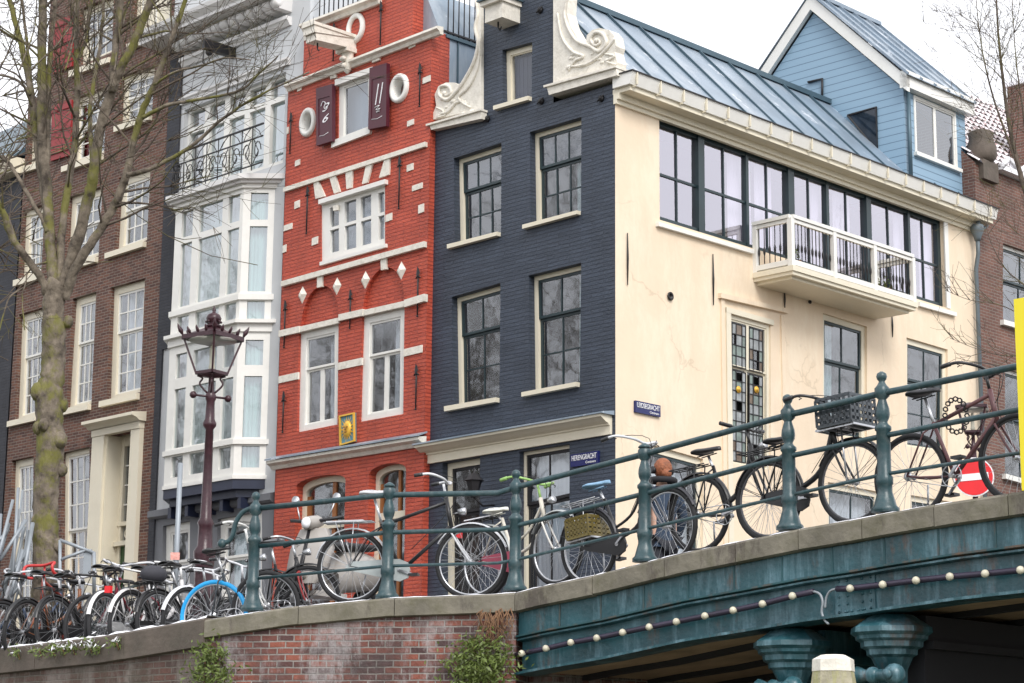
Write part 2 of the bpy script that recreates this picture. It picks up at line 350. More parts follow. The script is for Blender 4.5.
# boarding with real lap lines
def boardmat(name, col, pitch=.13):
    m, nt, b = newmat(name); L = nt.links; oc = coords(nt); sx = N(nt, 'ShaderNodeSeparateXYZ'); L.new(oc, sx.inputs[0])
    d = N(nt, 'ShaderNodeMath', operation='DIVIDE'); L.new(sx.outputs[2], d.inputs[0]); d.inputs[1].default_value = pitch
    f = N(nt, 'ShaderNodeMath', operation='FRACT'); L.new(d.outputs[0], f.inputs[0])
    g = N(nt, 'ShaderNodeMath', operation='GREATER_THAN'); L.new(f.outputs[0], g.inputs[0]); g.inputs[1].default_value = .9
    mi = N(nt, 'ShaderNodeMix', data_type='RGBA'); L.new(g.outputs[0], mi.inputs[0]); mi.inputs[6].default_value = c4(col); mi.inputs[7].default_value = (col[0]*.45, col[1]*.5, col[2]*.55, 1)
    L.new(mi.outputs[2], b.inputs['Base Color']); b.inputs['Roughness'].default_value = .5
    bp = N(nt, 'ShaderNodeBump', Strength=1.0, Distance=.02); L.new(f.outputs[0], bp.inputs['Height']); bp.invert = True; L.new(bp.outputs[0], b.inputs['Normal'])
    return m
M['boards'] = boardmat('pale blue lap boarding', (.235,.36,.475), .15)
M['darkglass'] = pmat('dark glass', (.02,.03,.045), .05, var=.5, vs=3)
M['pipegrey'] = pmat('grey painted pipe', (.12,.15,.17), .5, var=.2)

# ------------------------------------------------------------------ architecture helpers
def wall(root, name, outline, holes, mat, reveal=.22, y=0.0, xf=None):
    mb = MB(xf)
    loops = [[Vector((x, z, 0)) for x, z in outline]] + [[Vector((x, z, 0)) for x, z in h] for h in holes]
    flat = [p for l in loops for p in l]
    tris = tessellate_polygon(loops)
    mb.add([(p.x, y, p.y) for p in flat], [tuple(t) for t in tris])
    for h in holes:
        n = len(h)
        mb.add([(x, y, z) for x, z in h] + [(x, y + reveal, z) for x, z in h], [(i, (i+1) % n, n+(i+1) % n, n+i) for i in range(n)])
    return mb.build(name, mat, root)
def curtain(root, Q, y, mat, s0, s1, t0=.0, t1=1.0, amp=.03, folds=9, xf=None, name='curtain'):
    mb = MB(xf); n = folds*4; vs = []
    for i in range(n+1):
        s = s0 + (s1-s0)*i/n; d = y + amp*sin(i*pi/2 + .7*sin(i)) 
        for t in (t0, t1):
            x, z = bil(Q, s, t); vs.append((x, d, z))
    mb.add(vs, [(2*i, 2*i+2, 2*i+3, 2*i+1) for i in range(n)], True)
    return mb.build(name, mat, root)
def window(root, F, qpx, holes, rec=.12, cas=.10, casmat=None, sash=.045, sashmat=None, rows=((.35,2,1),(.65,2,2)),
           mun=.022, sill=None, glass=None, cur=None, d=0.0, sillmat=None, xf=None, local=None, name='window', label=None, sillout=.09, bot=None):
    """sash window in an opening given by four picture corners TL,TR,BR,BL on the wall face"""
    Q = local or F.L(qpx, d); holes.append(Q) if holes is not None else None
    casmat = casmat or M['creamtrim']; sashmat = sashmat or M['teal_dark']; glass = glass or M['glass']
    w, h = qwh(Q); a, b_ = cas/w, cas/h; bt = (bot if bot is not None else cas*.4)/h
    y = d + rec
    mb = MB(xf)
    mb.slab(sub(Q, 0, a, 0, 1), y, y+.1); mb.slab(sub(Q, 1-a, 1, 0, 1), y, y+.1)
    mb.slab(sub(Q, a, 1-a, 1-b_, 1), y+.002, y+.1); mb.slab(sub(Q, a, 1-a, 0, bt), y+.002, y+.1)
    fr = mb.build(name, casmat, root)
    if label: fr['label'] = label
    I = sub(Q, a, 1-a, bt, 1-b_); w, h = qwh(I)
    ms = MB(xf); mg = MB(xf); t = 1.0
    for k, (fh, nc, nr) in enumerate(rows):
        t0 = t - fh; yy = y + .02 + .035*min(k, 1)
        S = sub(I, 0, 1, max(t0, 0), t); sw, sh = qwh(S); p, q = sash/sw, sash/sh
        ms.slab(sub(S,0,p,0,1), yy, yy+.035); ms.slab(sub(S,1-p,1,0,1), yy, yy+.035)
        ms.slab(sub(S,p,1-p,0,q), yy+.001, yy+.035); ms.slab(sub(S,p,1-p,1-q,1), yy+.001, yy+.035)
        G = sub(S, p, 1-p, q, 1-q); gw, gh = qwh(G)
        for c in range(1, nc): ms.slab(sub(G, c/nc-mun/gw/2, c/nc+mun/gw/2, 0, 1), yy+.003, yy+.03)
        for r_ in range(1, nr): ms.slab(sub(G, 0, 1, r_/nr-mun/gh/2, r_/nr+mun/gh/2), yy+.005, yy+.029)
        # every pane leans by a hair of its own, as old glass does
        for c in range(nc):
            for r_ in range(nr):
                P = sub(G, c/nc, (c+1)/nc, r_/nr, (r_+1)/nr); e = [random.uniform(-.0022,.0022) for _ in range(3)]
                ys = [yy+.018+e[0]+e[1]+e[2], yy+.018+e[0]-e[1]-e[2], yy+.018-e[0]-e[1]+e[2]]; ys.append(ys[0]-ys[1]+ys[2])
                mg.add([(P[i][0], ys[i], P[i][1]) for i in range(4)], [(0,1,2,3)])
        t = t0
    ms.build('sash', sashmat, fr); mg.build('glass', glass, fr)
    if cur:
        for c in cur: curtain(fr, I, y+.22, c[2] if len(c) > 2 else M['curtain'], c[0], c[1], folds=max(3, int(12*(c[1]-c[0]))), xf=xf)
    if sill:
        S = local and None or F.L(sill, d)
        o = MB(xf); o.slab(S, d-sillout, d+.03); o.build('sill', sillmat or casmat, fr)
    return fr
def grid_panel(root, name, Q, cells, y0, y1, mat, glass, xf=None, cur=None, room=True):
    """framed panel: solid with panes cut out; cells in s,t"""
    holes = [sub(Q, *c) for c in cells]
    o = wall(root, name, Q, holes, mat, y1-y0, y0, xf)
    mg = MB(xf)
    for h in holes: mg.add([(x, y1-.02, z) for x, z in h], [(0,1,2,3)])
    mg.build('glass', glass, o)
    return o
def interior(root, x0, x1, z0, z1, y0=.45, y1=3.2, mat=None):
    mb = MB(); mb.add([(x0,y0,z0),(x1,y0,z0),(x1,y1,z0),(x0,y1,z0),(x0,y0,z1),(x1,y0,z1),(x1,y1,z1),(x0,y1,z1)],
        [(0,1,2,3),(4,5,6,7),(1,2,6,5),(2,3,7,6),(3,0,4,7)])
    return mb.build('interior', mat or M['dark'], root)
def shell(root, name, x0, x1, z0, z1, y0, y1, mat):
    """sides, back and top of a house body (open to the front wall)"""
    mb = MB(); mb.add([(x0,y0,z0),(x1,y0,z0),(x1,y1,z0),(x0,y1,z0),(x0,y0,z1),(x1,y0,z1),(x1,y1,z1),(x0,y1,z1)],
        [(4,5,6,7),(1,2,6,5),(2,3,7,6),(3,0,4,7)])
    return mb.build(name, mat, root)
def anchor(root, F, px, y0, y1, d=0.0):
    """wrought iron wall anchor with a spade shaped head"""
    x, za = F.loc(px, y0, d-.04); x2, zb = F.loc(px-.5, y1, d-.04)
    mb = MB(); y = d-.035; h = za - zb
    mb.tube([(x, y, za-.04), (x, y, zb)], [.016, .012], 6)
    mb.add([(x, y-.02, za), (x-.05, y, za-.13), (x, y-.03, za-.20), (x+.05, y, za-.13), (x, y+.02, za-.12)], [(0,1,2),(0,2,3),(0,3,4),(0,4,1),(1,4,3,2)])
    mb.tube([(x-.055, y, za-.21), (x, y-.01, za-.17), (x+.055, y, za-.21)], .014, 5)
    mb.ball((x, y, zb), .02, 6)
    return mb.build('wall_anchor', M['iron'], root)
CORNER = at(615.5, 450, 32.0); CORNER.z = ZS
F_ROW = Frame(CORNER, (sin(A_ROW), -cos(A_ROW)))
F_SIDE = Frame(CORNER, (sin(A_SIDE), cos(A_SIDE)))
# ================================================================== CORNER HOUSE (charcoal front, cream side)
FR = F_ROW
hb = empty('corner_house', FR.M, 'corner house with charcoal brick front, white gable scrolls and long cream plaster side', 'house')
hb_black_left = FR.loc(428, 300)[0]
holes = []
W_ = M['creamtrim']
def bwin(q, rows, sill, **k): return window(hb, FR, q, holes, .13, .075, W_, .045, M['teal_dark'], rows, sill=sill, **k)
bwin([(529.7,132.1),(581.4,116.8),(581,212),(531,226)], ((.37,3,1),(.63,3,2)), [(526,225.8),(580.8,211.3),(580.6,215),(526,229.8)], cur=[(.66,1.0,M['greencurt'])])
bwin([(453.8,158.2),(501.4,142.8),(501,233),(455.2,245.6)], ((.37,3,1),(.63,3,2)), [(450.6,245.4),(500.8,232.6),(500.6,236.4),(450.8,249.6)])
bwin([(528.7,275.4),(581.2,262.6),(579.8,382.6),(530,393)], ((.35,2,1),(.65,2,2)), [(525.2,393),(580,382.6),(579.6,387),(525.2,397.4)], cur=[(.72,1.0,M['greencurt'])])
bwin([(451.8,296.9),(500.4,283),(499.4,398),(453.5,406.5)], ((.34,2,1),(.66,2,2)), [(447.8,407),(499.6,398),(499.3,402.6),(448,412)])
# attic hatch window with boarded inner shutter
wq = [(502.3,50),(532.2,41.9),(531.6,97.6),(503.2,105.2)]
wa_ = window(hb, FR, wq, holes, .10, .09, W_, .02, M['creamtrim'], ((1,1,1),), sill=[(496.8,107),(531.9,97),(531.6,101),(497,111)], mun=.01, glass=M['clear'])
mb = MB(); Q = FR.L(wq)
for i in range(6): mb.slab(sub(Q, .16+.14*i, .16+.14*(i+1)-.012, .04, .86), .20, .225)
mb.build('shutter_boards', M['navy'], wa_)
# ground floor openings
g1 = [(442.5,463),(480,456.5),(479,640),(443,640)]; g2 = [(519.5,451.5),(569.5,443.5),(569.5,620),(519.5,640)]
window(hb, FR, g1, holes, .12, .10, W_, .05, M['iron'], ((.27,1,1),(.08,1,1),(.65,1,1)), name='shop_door')
window(hb, FR, g2, holes, .10, .055, W_, .05, M['iron'], ((.28,2,1),(.72,2,1)), cur=[(.02,.98)], name='window')
# front wall outline with the neck gable carried on above the picture
xl = hb_black_left; P = FR.loc
zl = P(430,130)[1]; zr = P(613,84)[1]
xa, xb = P(481,110)[0], P(553.5,80)[0]
xc = (xa + xb)/2
ztop = zr + 3.35
out = [(xl, -.05), (0.0, -.05), (0.0, zr), (xb, zr), (xb, ztop), (xa, ztop), (xa, zl), (xl, zl)]
wall(hb, 'front_wall', out, holes, M['blackbrick'], .24)
# pediment above the neck gable
mb = MB(); mb.slab([(xa-.12, ztop), (xb+.12, ztop), (xb+.12, ztop+.14), (xa-.12, ztop+.14)], -.14, .26)
mb.slab(arc(xc, ztop+.14, (xb-xa)/2+.08, .55, 0, 180, 14), -.10, .24); mb.build('pediment', M['stone'], hb)
# side closing strip of the front wall behind the gable
mb = MB(); mb.box(xa, xb, .24, .34, zl, ztop); mb.box(xl, 0-.02, .24, .34, zl-1.2, zl); mb.build('gable_back', M['blackbrick'], hb)
# scrolled claw pieces of the neck gable
def zoomL(pts, ox, oy, k, d): return FR.L([(ox + a/k, oy + b/k) for a, b in pts], d)
for side in ('r', 'l'):
    if side == 'r':
        ol = [(620,-40),(690,-40),(684,60),(700,120),(735,180),(772,205),(776,165),(800,140),(835,130),(880,140),(903,165),(912,215),(905,240),(918,290),(912,318),(620,398)]
        lg = [(588,398),(912,308),(916,350),(600,442)]; ce = (822,190); rel = [(690,-20),(672,60),(690,130),(730,190),(790,215),(835,240),(868,200),(850,158),(815,152),(795,185),(815,212),(838,200),(830,182)]
        rel2 = [(640,60),(660,170),(710,240),(760,262),(720,285),(690,330)]; rel3 = [(700,310),(770,300),(830,265),(880,215),(905,180)]; rel4 = [(860,250),(905,262),(868,285),(912,300)]
    else:
        ol = [(285,-30),(252,-30),(262,60),(255,130),(268,180),(258,250),(235,320),(205,375),(176,395),(160,384),(120,384),(85,402),(68,440),(75,490),(58,535),(62,556),(285,508)]
        lg = [(40,578),(285,508),(285,552),(52,604)]; ce = (115,435); rel = [(255,-20),(268,60),(256,130),(270,200),(250,290),(200,385),(165,430),(125,465),(90,440),(95,405),(130,400),(145,430),(120,445),(110,430)]
        rel2 = [(278,180),(272,300),(230,400),(180,450),(200,480),(235,500)]; rel3 = [(90,530),(130,520),(165,480),(200,470)]; rel4 = [(75,500),(110,520),(80,545),(120,535)]
    mb = MB(); mb.slab(zoomL(ol, 420, 0, 4.655, -.06), -.06, .16)
    for rr, w in ((rel,.035),(rel2,.028),(rel3,.03),(rel4,.022)):
        pts = [(x, -.07, z) for x, z in zoomL(rr, 420, 0, 4.655, -.07)]
        pts = spline(pts, 5); mb.tube(pts, [w*(.6+.4*sin(pi*i/(len(pts)-1))) for i in range(len(pts))], 7)
    x, z = zoomL([ce], 420, 0, 4.655, -.07)[0]; mb.ball((x, -.07, z), .045, 8)
    for k in range(9):
        a, b = ol[-4 if side=='r' else 12]; u = random.uniform(-.25,.25)
        a2, b2 = (740+random.uniform(-60,130), 270+random.uniform(-25,50)) if side=='r' else (170+random.uniform(-70,70), 500+random.uniform(-40,30))
        x, z = zoomL([(a2,b2)], 420, 0, 4.655, -.07)[0]; mb.ball((x, -.055, z), random.uniform(.03,.055), 7, (1.5,.7,.8))
    o = mb.build('gable_scroll', M['stone'], hb)
    mb = MB(); mb.slab(zoomL(lg, 420, 0, 4.655, -.13), -.13, .24)
    q = zoomL(lg, 420, 0, 4.655, -.13); mb.slab([(q[0][0]-.03,q[0][1]),(q[1][0]+.02,q[1][1]),(q[1][0]+.02,q[1][1]-.035),(q[0][0]-.03,q[0][1]-.035)], -.17, .24)
    mb.build('scroll_ledge', M['stone'], o)
# hoist beam housing
x, z = P(515, 25); mb = MB()
mb.slab([(x-.30, z), (x+.12, z), (x+.12, z+.34), (x-.30, z+.34)], -.42, .05)
mb.slab([(x-.34, z+.28), (x+.16, z+.28), (x+.16, z+.36), (x-.34, z+.36)], -.50, .05); hz = mb.build('hoist_beam', M['stone'], hb)
mb = MB(); mb.slab([(x-.38, z+.36), (x+.2, z+.36), (x+.2, z+.39), (x-.38, z+.39)], -.55, .05); mb.build('beam_cap', M['zincdark'], hz)
mb = MB(); mb.tube([(x-.1,-.3,z),(x-.1,-.3,z-.1),(x-.06,-.3,z-.16),(x-.02,-.3,z-.1)], .015, 6); mb.build('hook', M['iron'], hz)
# anchor roses
for a, b in ((540,10),(487,119),(541,101),(601,98.5)):
    x, z = P(a, b, -.02); mb = MB(); mb.lathe([(.0,-.05),(.05,-.04),(.06,0),(.0,.01)], (x, 0, z), 8, 'y'); mb.tube([(x-.07,-.04,z-.04),(x+.07,-.04,z+.04)], .012, 5); mb.build('anchor_rose', M['iron'], hb)
# shop cornice
Q = FR.L([(421.5,447.5),(605.5,417.2),(605.5,436.5),(426.5,465.5)], -.02)
TLz, TRz, BRz, BLz = Q[0][1], Q[1][1], Q[2][1], Q[3][1]; h = TLz - BLz
xr_ = -.07
mb = MB(); mb.strip([(xl+.02, BLz+.02), (xr_, BRz+.02)], [(0,0),(-.05,0),(-.05,h*.42),(-.08,h*.46),(-.08,h*.52),(-.15,h*.60),(-.22,h*.74),(-.26,h*.80),(-.26,h*.93),(0,h*.93)])
cn = mb.build('cornice', M['creamtrim'], hb)
mb = MB(); mb.strip([(xl-.02, BLz+.02+h*.93), (xr_+.05, BRz+.02+h*.93)], [(0,0),(-.29,0),(-.29,.025),(0,.07)]); mb.build('lead_flashing', M['zinc'], cn)
# street name sign (front)
def text(root, body, F, pxc, size, d, mat, name='lettering', shear=0.0, align='CENTER', yshift=0, xs=1.0):
    cu = bpy.data.curves.new(name, 'FONT'); cu.body = body; cu.size = size; cu.align_x = align; cu.align_y = 'CENTER'; cu.extrude = .003; cu.shear = shear
    o = bpy.data.objects.new(name, cu); COL.objects.link(o)
    dg = bpy.context.evaluated_depsgraph_get(); me = bpy.data.meshes.new_from_object(o.evaluated_get(dg))
    bpy.data.objects.remove(o); bpy.data.curves.remove(cu)
    me.materials.clear(); me.materials.append(mat); o = bpy.data.objects.new(name, me); COL.objects.link(o); o.parent = root
    x, z = F.loc(*pxc, d) if F else pxc
    o.location = (x, d, z + yshift); o.rotation_euler = (pi/2, 0, 0); o.scale = (xs, 1, 1); return o
def namesign(F, q, big, small, label):
    Q = F.L(q, -.03); xm = sum(p[0] for p in Q)/4; zm = sum(p[1] for p in Q)/4; w, h = qwh(Q)
    r = empty('street_name_sign', F.M @ Matrix.Translation((xm, -.03, zm)), label, 'sign')
    mb = MB(); mb.box(-w/2, w/2, -.012, .03, -h/2, h/2); mb.build('plate', M['signblue'], r)
    t = text(r, big, None, (0, h*.14), .3, -.016, M['signwhite'])
    t.scale = (w*.9/t.dimensions.x, h*.42/max(t.dimensions.y,1e-3), 1)
    t = text(r, small, None, (w*.24, -h*.29), .2, -.016, M['signwhite'])
    t.scale = (w*.36/t.dimensions.x, h*.2/max(t.dimensions.y,1e-3), 1)
namesign(FR, [(571,455),(598.5,450.4),(598.5,463),(571,467.5)], 'HERENGRACHT', 'Centrum', 'blue enamel sign reading HERENGRACHT on the charcoal house front')
# ---- cream side wall : its own sub frame (local to hb through XS)
FS = F_SIDE
XS = FR.M.inverted() @ FS.M
holes2 = []
def swin(q, **k): return window(hb, FS, q, holes2, xf=XS, **k)
PS = FS.loc
def smesh(): return MB(XS)
# long studio window band
zT = (PS(659.5,118)[1]+PS(943.5,218.7)[1])/2; zB = (PS(659,222)[1]+PS(946,305.6)[1])/2
xL, xR = PS(659.5,170)[0], PS(944.5,262)[0]
BQ = [(xL,zT),(xR,zT),(xR,zB),(xL,zB)]; holes2.append(BQ)
mx_ = [PS(p, 200)[0] for p in (704.3,751,794,831,871,911.5)]; mw = [.16,.07,.17,.08,.15,.07]
mb = smesh(); yb = .08
mb.slab([(xL,zT),(xR,zT),(xR,zT-.10),(xL,zT-.10)], yb, yb+.1); mb.slab([(xL,zB+.09),(xR,zB+.09),(xR,zB),(xL,zB)], yb, yb+.1)
mb.slab([(xL,zB),(xL+.06,zB),(xL+.06,zT),(xL,zT)], yb-.005, yb+.1); mb.slab([(xR-.10,zB),(xR,zB),(xR,zT),(xR-.10,zT)], yb-.005, yb+.1)
for x, w in zip(mx_, mw): mb.box(x-w/2, x+w/2, yb-.03 if w>.1 else yb-.01, yb+.1, zB+.003, zT-.003)
band = mb.build('window', M['teal_dark'], hb); band['label'] = 'long dark framed studio window under the eaves'
edges = [xL+.06] + mx_ + [xR-.10]; ms = smesh(); mg = smesh(); zm = zB + (zT-zB)*.47
for i in range(7):
    a = edges[i] + (mw[i-1]/2 if i else 0); b = edges[i+1] - (mw[i]/2 if i < 6 else 0)
    m_ = (a+b)/2; ms.box(m_-.013, m_+.013, yb+.02, yb+.06, zB+.09, zT-.10); ms.box(a, b, yb+.022, yb+.058, zm-.02, zm+.02)
    for (p, q) in ((a, m_), (m_, b)):
        for (r0, r1) in ((zB+.09, zm), (zm, zT-.1)):
            e = [random.uniform(-.002,.002) for _ in range(2)]
            mg.add([(p,yb+.045+e[0]+e[1],r1),(q,yb+.045+e[0]-e[1],r1),(q,yb+.045-e[0]-e[1],r0),(p,yb+.045-e[0]+e[1],r0)], [(0,1,2,3)])
ms.build('muntins', M['teal_dark'], band); mg.build('glass', M['glass2'], band)
for a, b in ((.255,.33),(.345,.40),(.54,.585),(.62,.68),(.85,.89),(.95,1.0)):
    curtain(band, BQ, .30, M['curtain'], a, b, folds=8, xf=XS)
mb = smesh(); mb.slab(FS.L([(658,222),(753.5,250),(753.5,254),(658,226)], -.05), -.07, .04); mb.build('sill', M['white'], band)
mb = smesh(); mb.slab(FS.L([(919,302),(956,312.5),(956,316.5),(919,306)], -.05), -.07, .04); mb.build('sill', M['white'], band); mb = smesh()
mb.slab([(xR,zB),(xR+.13,zB),(xR+.13,zT),(xR,zT)], -.025, .02); mb.build('sill', M['white'], band)
# lower windows
lead = swin(q=[(728.7,313.2),(770.6,325),(770.6,470),(728.7,462)], rec=.03, cas=.07, casmat=M['creamtrim'], sash=.03, sashmat=M['creamtrim'], rows=((.33,2,1),(.67,2,1)), mun=.075, label='tall leaded cross window with coloured panes')
Q = FS.L([(728.7,313.2),(770.6,325),(770.6,470),(728.7,462)]); I = sub(Q,.13,.87,.02,.95); mb = smesh()
for h0, h1, nr in ((.0,.655,9),(.685,1,4)):
    for s0, s1 in ((.0,.45),(.55,1)):
        S = sub(I,s0,s1,h0,h1)
        for r_ in range(nr+1): mb.slab(sub(S,0,1,r_/nr-.005/(h1-h0)/1.6,r_/nr+.005/(h1-h0)/1.6), .045, .06)
        for c in (.02,.3,.72,.98): mb.slab(sub(S,c-.016,c+.016,0,1), .044, .062)
mb.build('leading', M['iron'], lead)
pm = [MB(XS), MB(XS), MB(XS)]; rp = random.Random(4)
for h0, h1, nr in ((.0,.655,9),(.685,1,4)):
    for s0, s1 in ((.0,.45),(.55,1)):
        S = sub(I,s0,s1,h0,h1)
        for r_ in range(nr):
            for a, b in ((.02,.3),(.3,.72),(.72,.98)):
                k_ = rp.choice((0,0,0,1,1,1,2,None)); e = rp.uniform(-.002,.002)
                if k_ is not None: P4 = sub(S,a,b,r_/nr,(r_+1)/nr); pm[k_].add([(P4[0][0],.056+e,P4[0][1]),(P4[1][0],.056-e,P4[1][1]),(P4[2][0],.056,P4[2][1]),(P4[3][0],.056+2*e,P4[3][1])], [(0,1,2,3)])
for m_, c_ in zip(pm, ((.20,.25,.23),(.30,.32,.33),(.16,.12,.09))): m_.build('stained_panes', pmat('leaded pane', c_, .12, var=.3, vs=8), lead)
q = FS.L([(728.7,313.2),(770.6,325),(770.6,470),(728.7,462)]); mb = smesh()
mb.slab([(q[0][0]-.09,q[0][1]+.07),(q[0][0]+.035,q[0][1]+.07),(q[0][0]+.035,.9),(q[0][0]-.09,.9)], -.025, .0); mb.slab([(q[0][0]-.09,q[0][1]+.09),(q[1][0]+.06,q[1][1]+.09),(q[1][0]+.06,q[1][1]),(q[0][0]-.09,q[0][1])], -.028, .0); mb.build('architrave', M['creamtrim'], lead)
for (s, t) in ((.2,.52),(.78,.55)):
    x, z = bil(I, s, t); mb = smesh(); mb.lathe([(.0,0),(.06,.0),(.06,.01),(0,.012)], (x,.035,z), 14, 'y'); mb.lathe([(0,-.01),(.035,-.01),(.035,0),(0,0)], (x,.034,z), 10, 'y'); mb.build('roundel', M['gold'], lead)
mb = smesh()
for a, b in (((719.5,293),(786.6,309)),): 
    q = FS.L([(719.5,293),(786.6,309),(786.6,313.5),(719.5,298)], -.03); mb.slab(q, -.07, .0); x0 = q[0][0]+.05; x1 = q[1][0]-.06
    z0 = q[3][1]; mb.slab([(x0,z0),(x0+.09,z0),(x0+.09,1.0),(x0,1.0)], -.03, 0); mb.slab([(x1-.09,z0),(x1,z0),(x1,1.0),(x1-.09,1.0)], -.03, 0)
mb.build('window_surround', M['cream'], hb)
tr = dict(rec=.05, cas=.10, casmat=M['creamtrim'], sash=.045, sashmat=M['teal_dark'])
swin(q=[(823,312.8),(867,326.6),(867,440),(823,434)], rows=((.36,2,1),(.64,2,2)), cur=[(.0,.45,M['greencurt'])], **tr)
swin(q=[(906.5,337.3),(947.7,349.5),(947.7,452),(906.5,446)], rows=((.36,2,1),(.64,2,2)), **tr)
swin(q=[(646,443),(703,459),(703,560),(646,556)], rows=((1,2,1),), cur=[(.0,1)], **tr)
swin(q=[(828,482),(880,492),(880,560),(828,556)], rows=((1,2,1),), cur=[(.0,1)], **tr)
swin(q=[(911,495),(952,502),(952,560),(911,556)], rows=((1,2,1),), **tr)
xe = PS(979, 300)[0]; ze = PS(616,100)[1] - .02
wall(hb, 'side_wall', [(0.0,-.05),(xe,-.05),(xe,ze+.1),(0.0,ze+.1)], holes2, M['cream'], .22, 0.0, XS)
# vents, hooks and tie bars on the plaster
for a, b, r in ((669.4,296.4,.07),(809,302,.035)):
    x, z = PS(a, b); mb = smesh(); mb.lathe([(r*.5,.0),(r*.5,-.02),(r,-.02),(r,-.035),(r*.6,-.035),(r*.6,0)], (x,0,z), 14, 'y'); mb.build('vent', M['iron'], hb)
for a, b, c in ((627.6,233,285),(713,254,305),(784.5,290,308),(892,314,337)):
    x, z0 = PS(a, b, -.02); z1 = PS(a, c, -.02)[1]; mb = smesh(); mb.tube([(x,-.02,z0),(x,-.025,(z0+z1)/2),(x,-.02,z1)], [.008,.018,.008], 6); mb.build('tie_bar', M['iron'], hb)
# eaves: bed moulding, soffit, box gutter with brackets
zg = PS(616,100.4)[1]; gz0, gz1 = zg + .18, zg + .38
mb = smesh(); mb.box(-.02, xe+.1, -.10, 0.02, zg, zg+.10); mb.box(-.02, xe+.1, -.05, .02, zg-.07, zg); mb.box(0, xe+.1, -.32, .05, zg+.10, zg+.18)
mb.build('eaves_moulding', M['creamtrim'], hb)
mb = smesh(); mb.add([(-.06,-.36,gz0),(xe+.15,-.36,gz0),(xe+.15,-.42,gz1),(-.06,-.42,gz1),(-.06,-.0,gz0),(xe+.15,-.0,gz0),(xe+.15,-.0,gz1),(-.06,-.0,gz1)], [(0,1,2,3),(0,4,5,1),(4,0,3,7),(1,5,6,2),(7,3,2,6)])
gt = mb.build('gutter', M['white'], hb)
mb = smesh(); mb.box(-.08, xe+.17, -.44, -.0, gz1, gz1+.02); mb.build('gutter_lip', M['iron'], gt)
for k in range(19):
    x = .05 + k*(xe/18.3); mb = smesh(); mb.slab([(x-.012,gz0),(x+.012,gz0),(x+.012,gz1),(x-.012,gz1)], -.435, -.40); mb.box(x-.012, x+.012, -.40, -.04, gz0-.03, gz0); mb.build('gutter_bracket', M['creamtrim'], gt)
# downpipe
x, z = PS(979, 228, -.2); mb = smesh()
mb.lathe([(.11,.12),(.13,.10),(.13,0),(.07,-.14),(.06,-.2)], (x,-.16,z-.05), 10); mb.tube([(x,-.16,z-.2),(x,-.16,z-.5),(x,-.10,z-.8),(x,-.10,-.0)], .042, 8)
for q in (1.5,3.2,4.9): mb.lathe([(.07,0),(.07,.06)], (x,-.10,q), 8)
mb.tube([(x,-.16,z+.0),(x+.0,-.2,z+.2)], .05, 8); mb.tube([(x+.05,-.18,z-.05),(x+.3,-.2,z+.1)], .035, 8); mb.build('downpipe', M['pipegrey'], hb)
# zinc roof
zr0 = zg + .40; DEP = 2.1; zr1 = 12.05; xe2 = xe + .05
xs_ = .36
mb = smesh(); mb.add([(xs_,-.05,zr0),(xe2,-.05,zr0),(xe2,DEP,zr1),(xs_,DEP,zr1),(xe2,2*DEP,zr0),(xs_,2*DEP,zr0)], [(0,1,2,3),(3,2,4,5),(0,3,5),(1,4,2)])
rf = mb.build('roof', M['zinc'], hb)
mb = smesh(); nse = 13
for k in range(nse):
    x = .42 + k*(xe2-.5)/(nse-1)
    if PS(0,0): mb.bar((x,-.02,zr0+.03),(x,DEP,zr1+.03), .035, .05)
mb.bar((xs_,DEP,zr1+.03),(xe2,DEP,zr1+.03), .14, .10); mb.build('roof_seams', M['zincdark'], rf)
mb = smesh(); mb.lathe([(.06,0),(.06,.15),(.12,.16),(.12,.2),(0,.24)], (3.0,DEP+.3,zr1-.2), 10); mb.build('roof_vent', M['iron'], rf)
# back of the house body, interior
mb = smesh(); mb.add([(xe,.0,-.05),(xe,4.3,-.05),(xe,4.3,ze),(xe,0,ze),(0,4.3,-.05),(0,4.3,ze)], [(0,1,2,3),(1,4,5,2)]); mb.build('rear_wall', M['nbrick'], hb)
mb = smesh(); mb.add([(.4,.6,0),(xe-.3,.6,0),(xe-.3,3.9,0),(.4,3.9,0),(.4,.6,ze-.1),(xe-.3,.6,ze-.1),(xe-.3,3.9,ze-.1),(.4,3.9,ze-.1)], [(0,1,2,3),(4,5,6,7),(1,2,6,5),(2,3,7,6),(3,0,4,7)])
for z in (2.9,5.6): mb.box(.4, xe-.3, .5, 3.9, z, z+.2)
mb.build('interior', M['dark'], hb)
# balcony
zf = PS(752,278)[1]; bx0, bx1 = PS(752.5,275)[0], PS(878.5,318)[0]; BD = .85
mb = smesh(); mb.box(bx0, bx1, -BD, 0, zf, zf+.09); mb.box(bx0+.03, bx1-.03, -BD+.03, 0, zf-.06, zf); mb.box(bx0+.12, bx1-.12, -BD+.12, 0, zf-.11, zf-.06)
bc = mb.build('balcony', M['creamtrim'], hb)
mb = smesh(); zr_ = zf+.16; zt = zf+.95; fx0, fx1 = bx0+.05, bx1-.05; fy = -BD+.07
for a, b in (((fx0,fy),(fx1,fy)),((fx0,fy),(fx0,0)),((fx1,fy),(fx1,0))):
    mb.bar((a[0],a[1],zt),(b[0],b[1],zt), .11, .06); mb.bar((a[0],a[1],zt-.07),(b[0],b[1],zt-.07), .06, .06); mb.bar((a[0],a[1],zr_),(b[0],b[1],zr_), .07, .09)
for k in range(4): x = fx0+(fx1-fx0)*k/3; mb.box(x-.045, x+.045, fy-.045, fy+.045, zf+.09, zt-.03)
for x in (fx0, fx1): mb.box(x-.04, x+.04, -.08, 0, zf+.09, zt-.03)
mb.build('handrail', M['white'], bc)
mb = smesh()
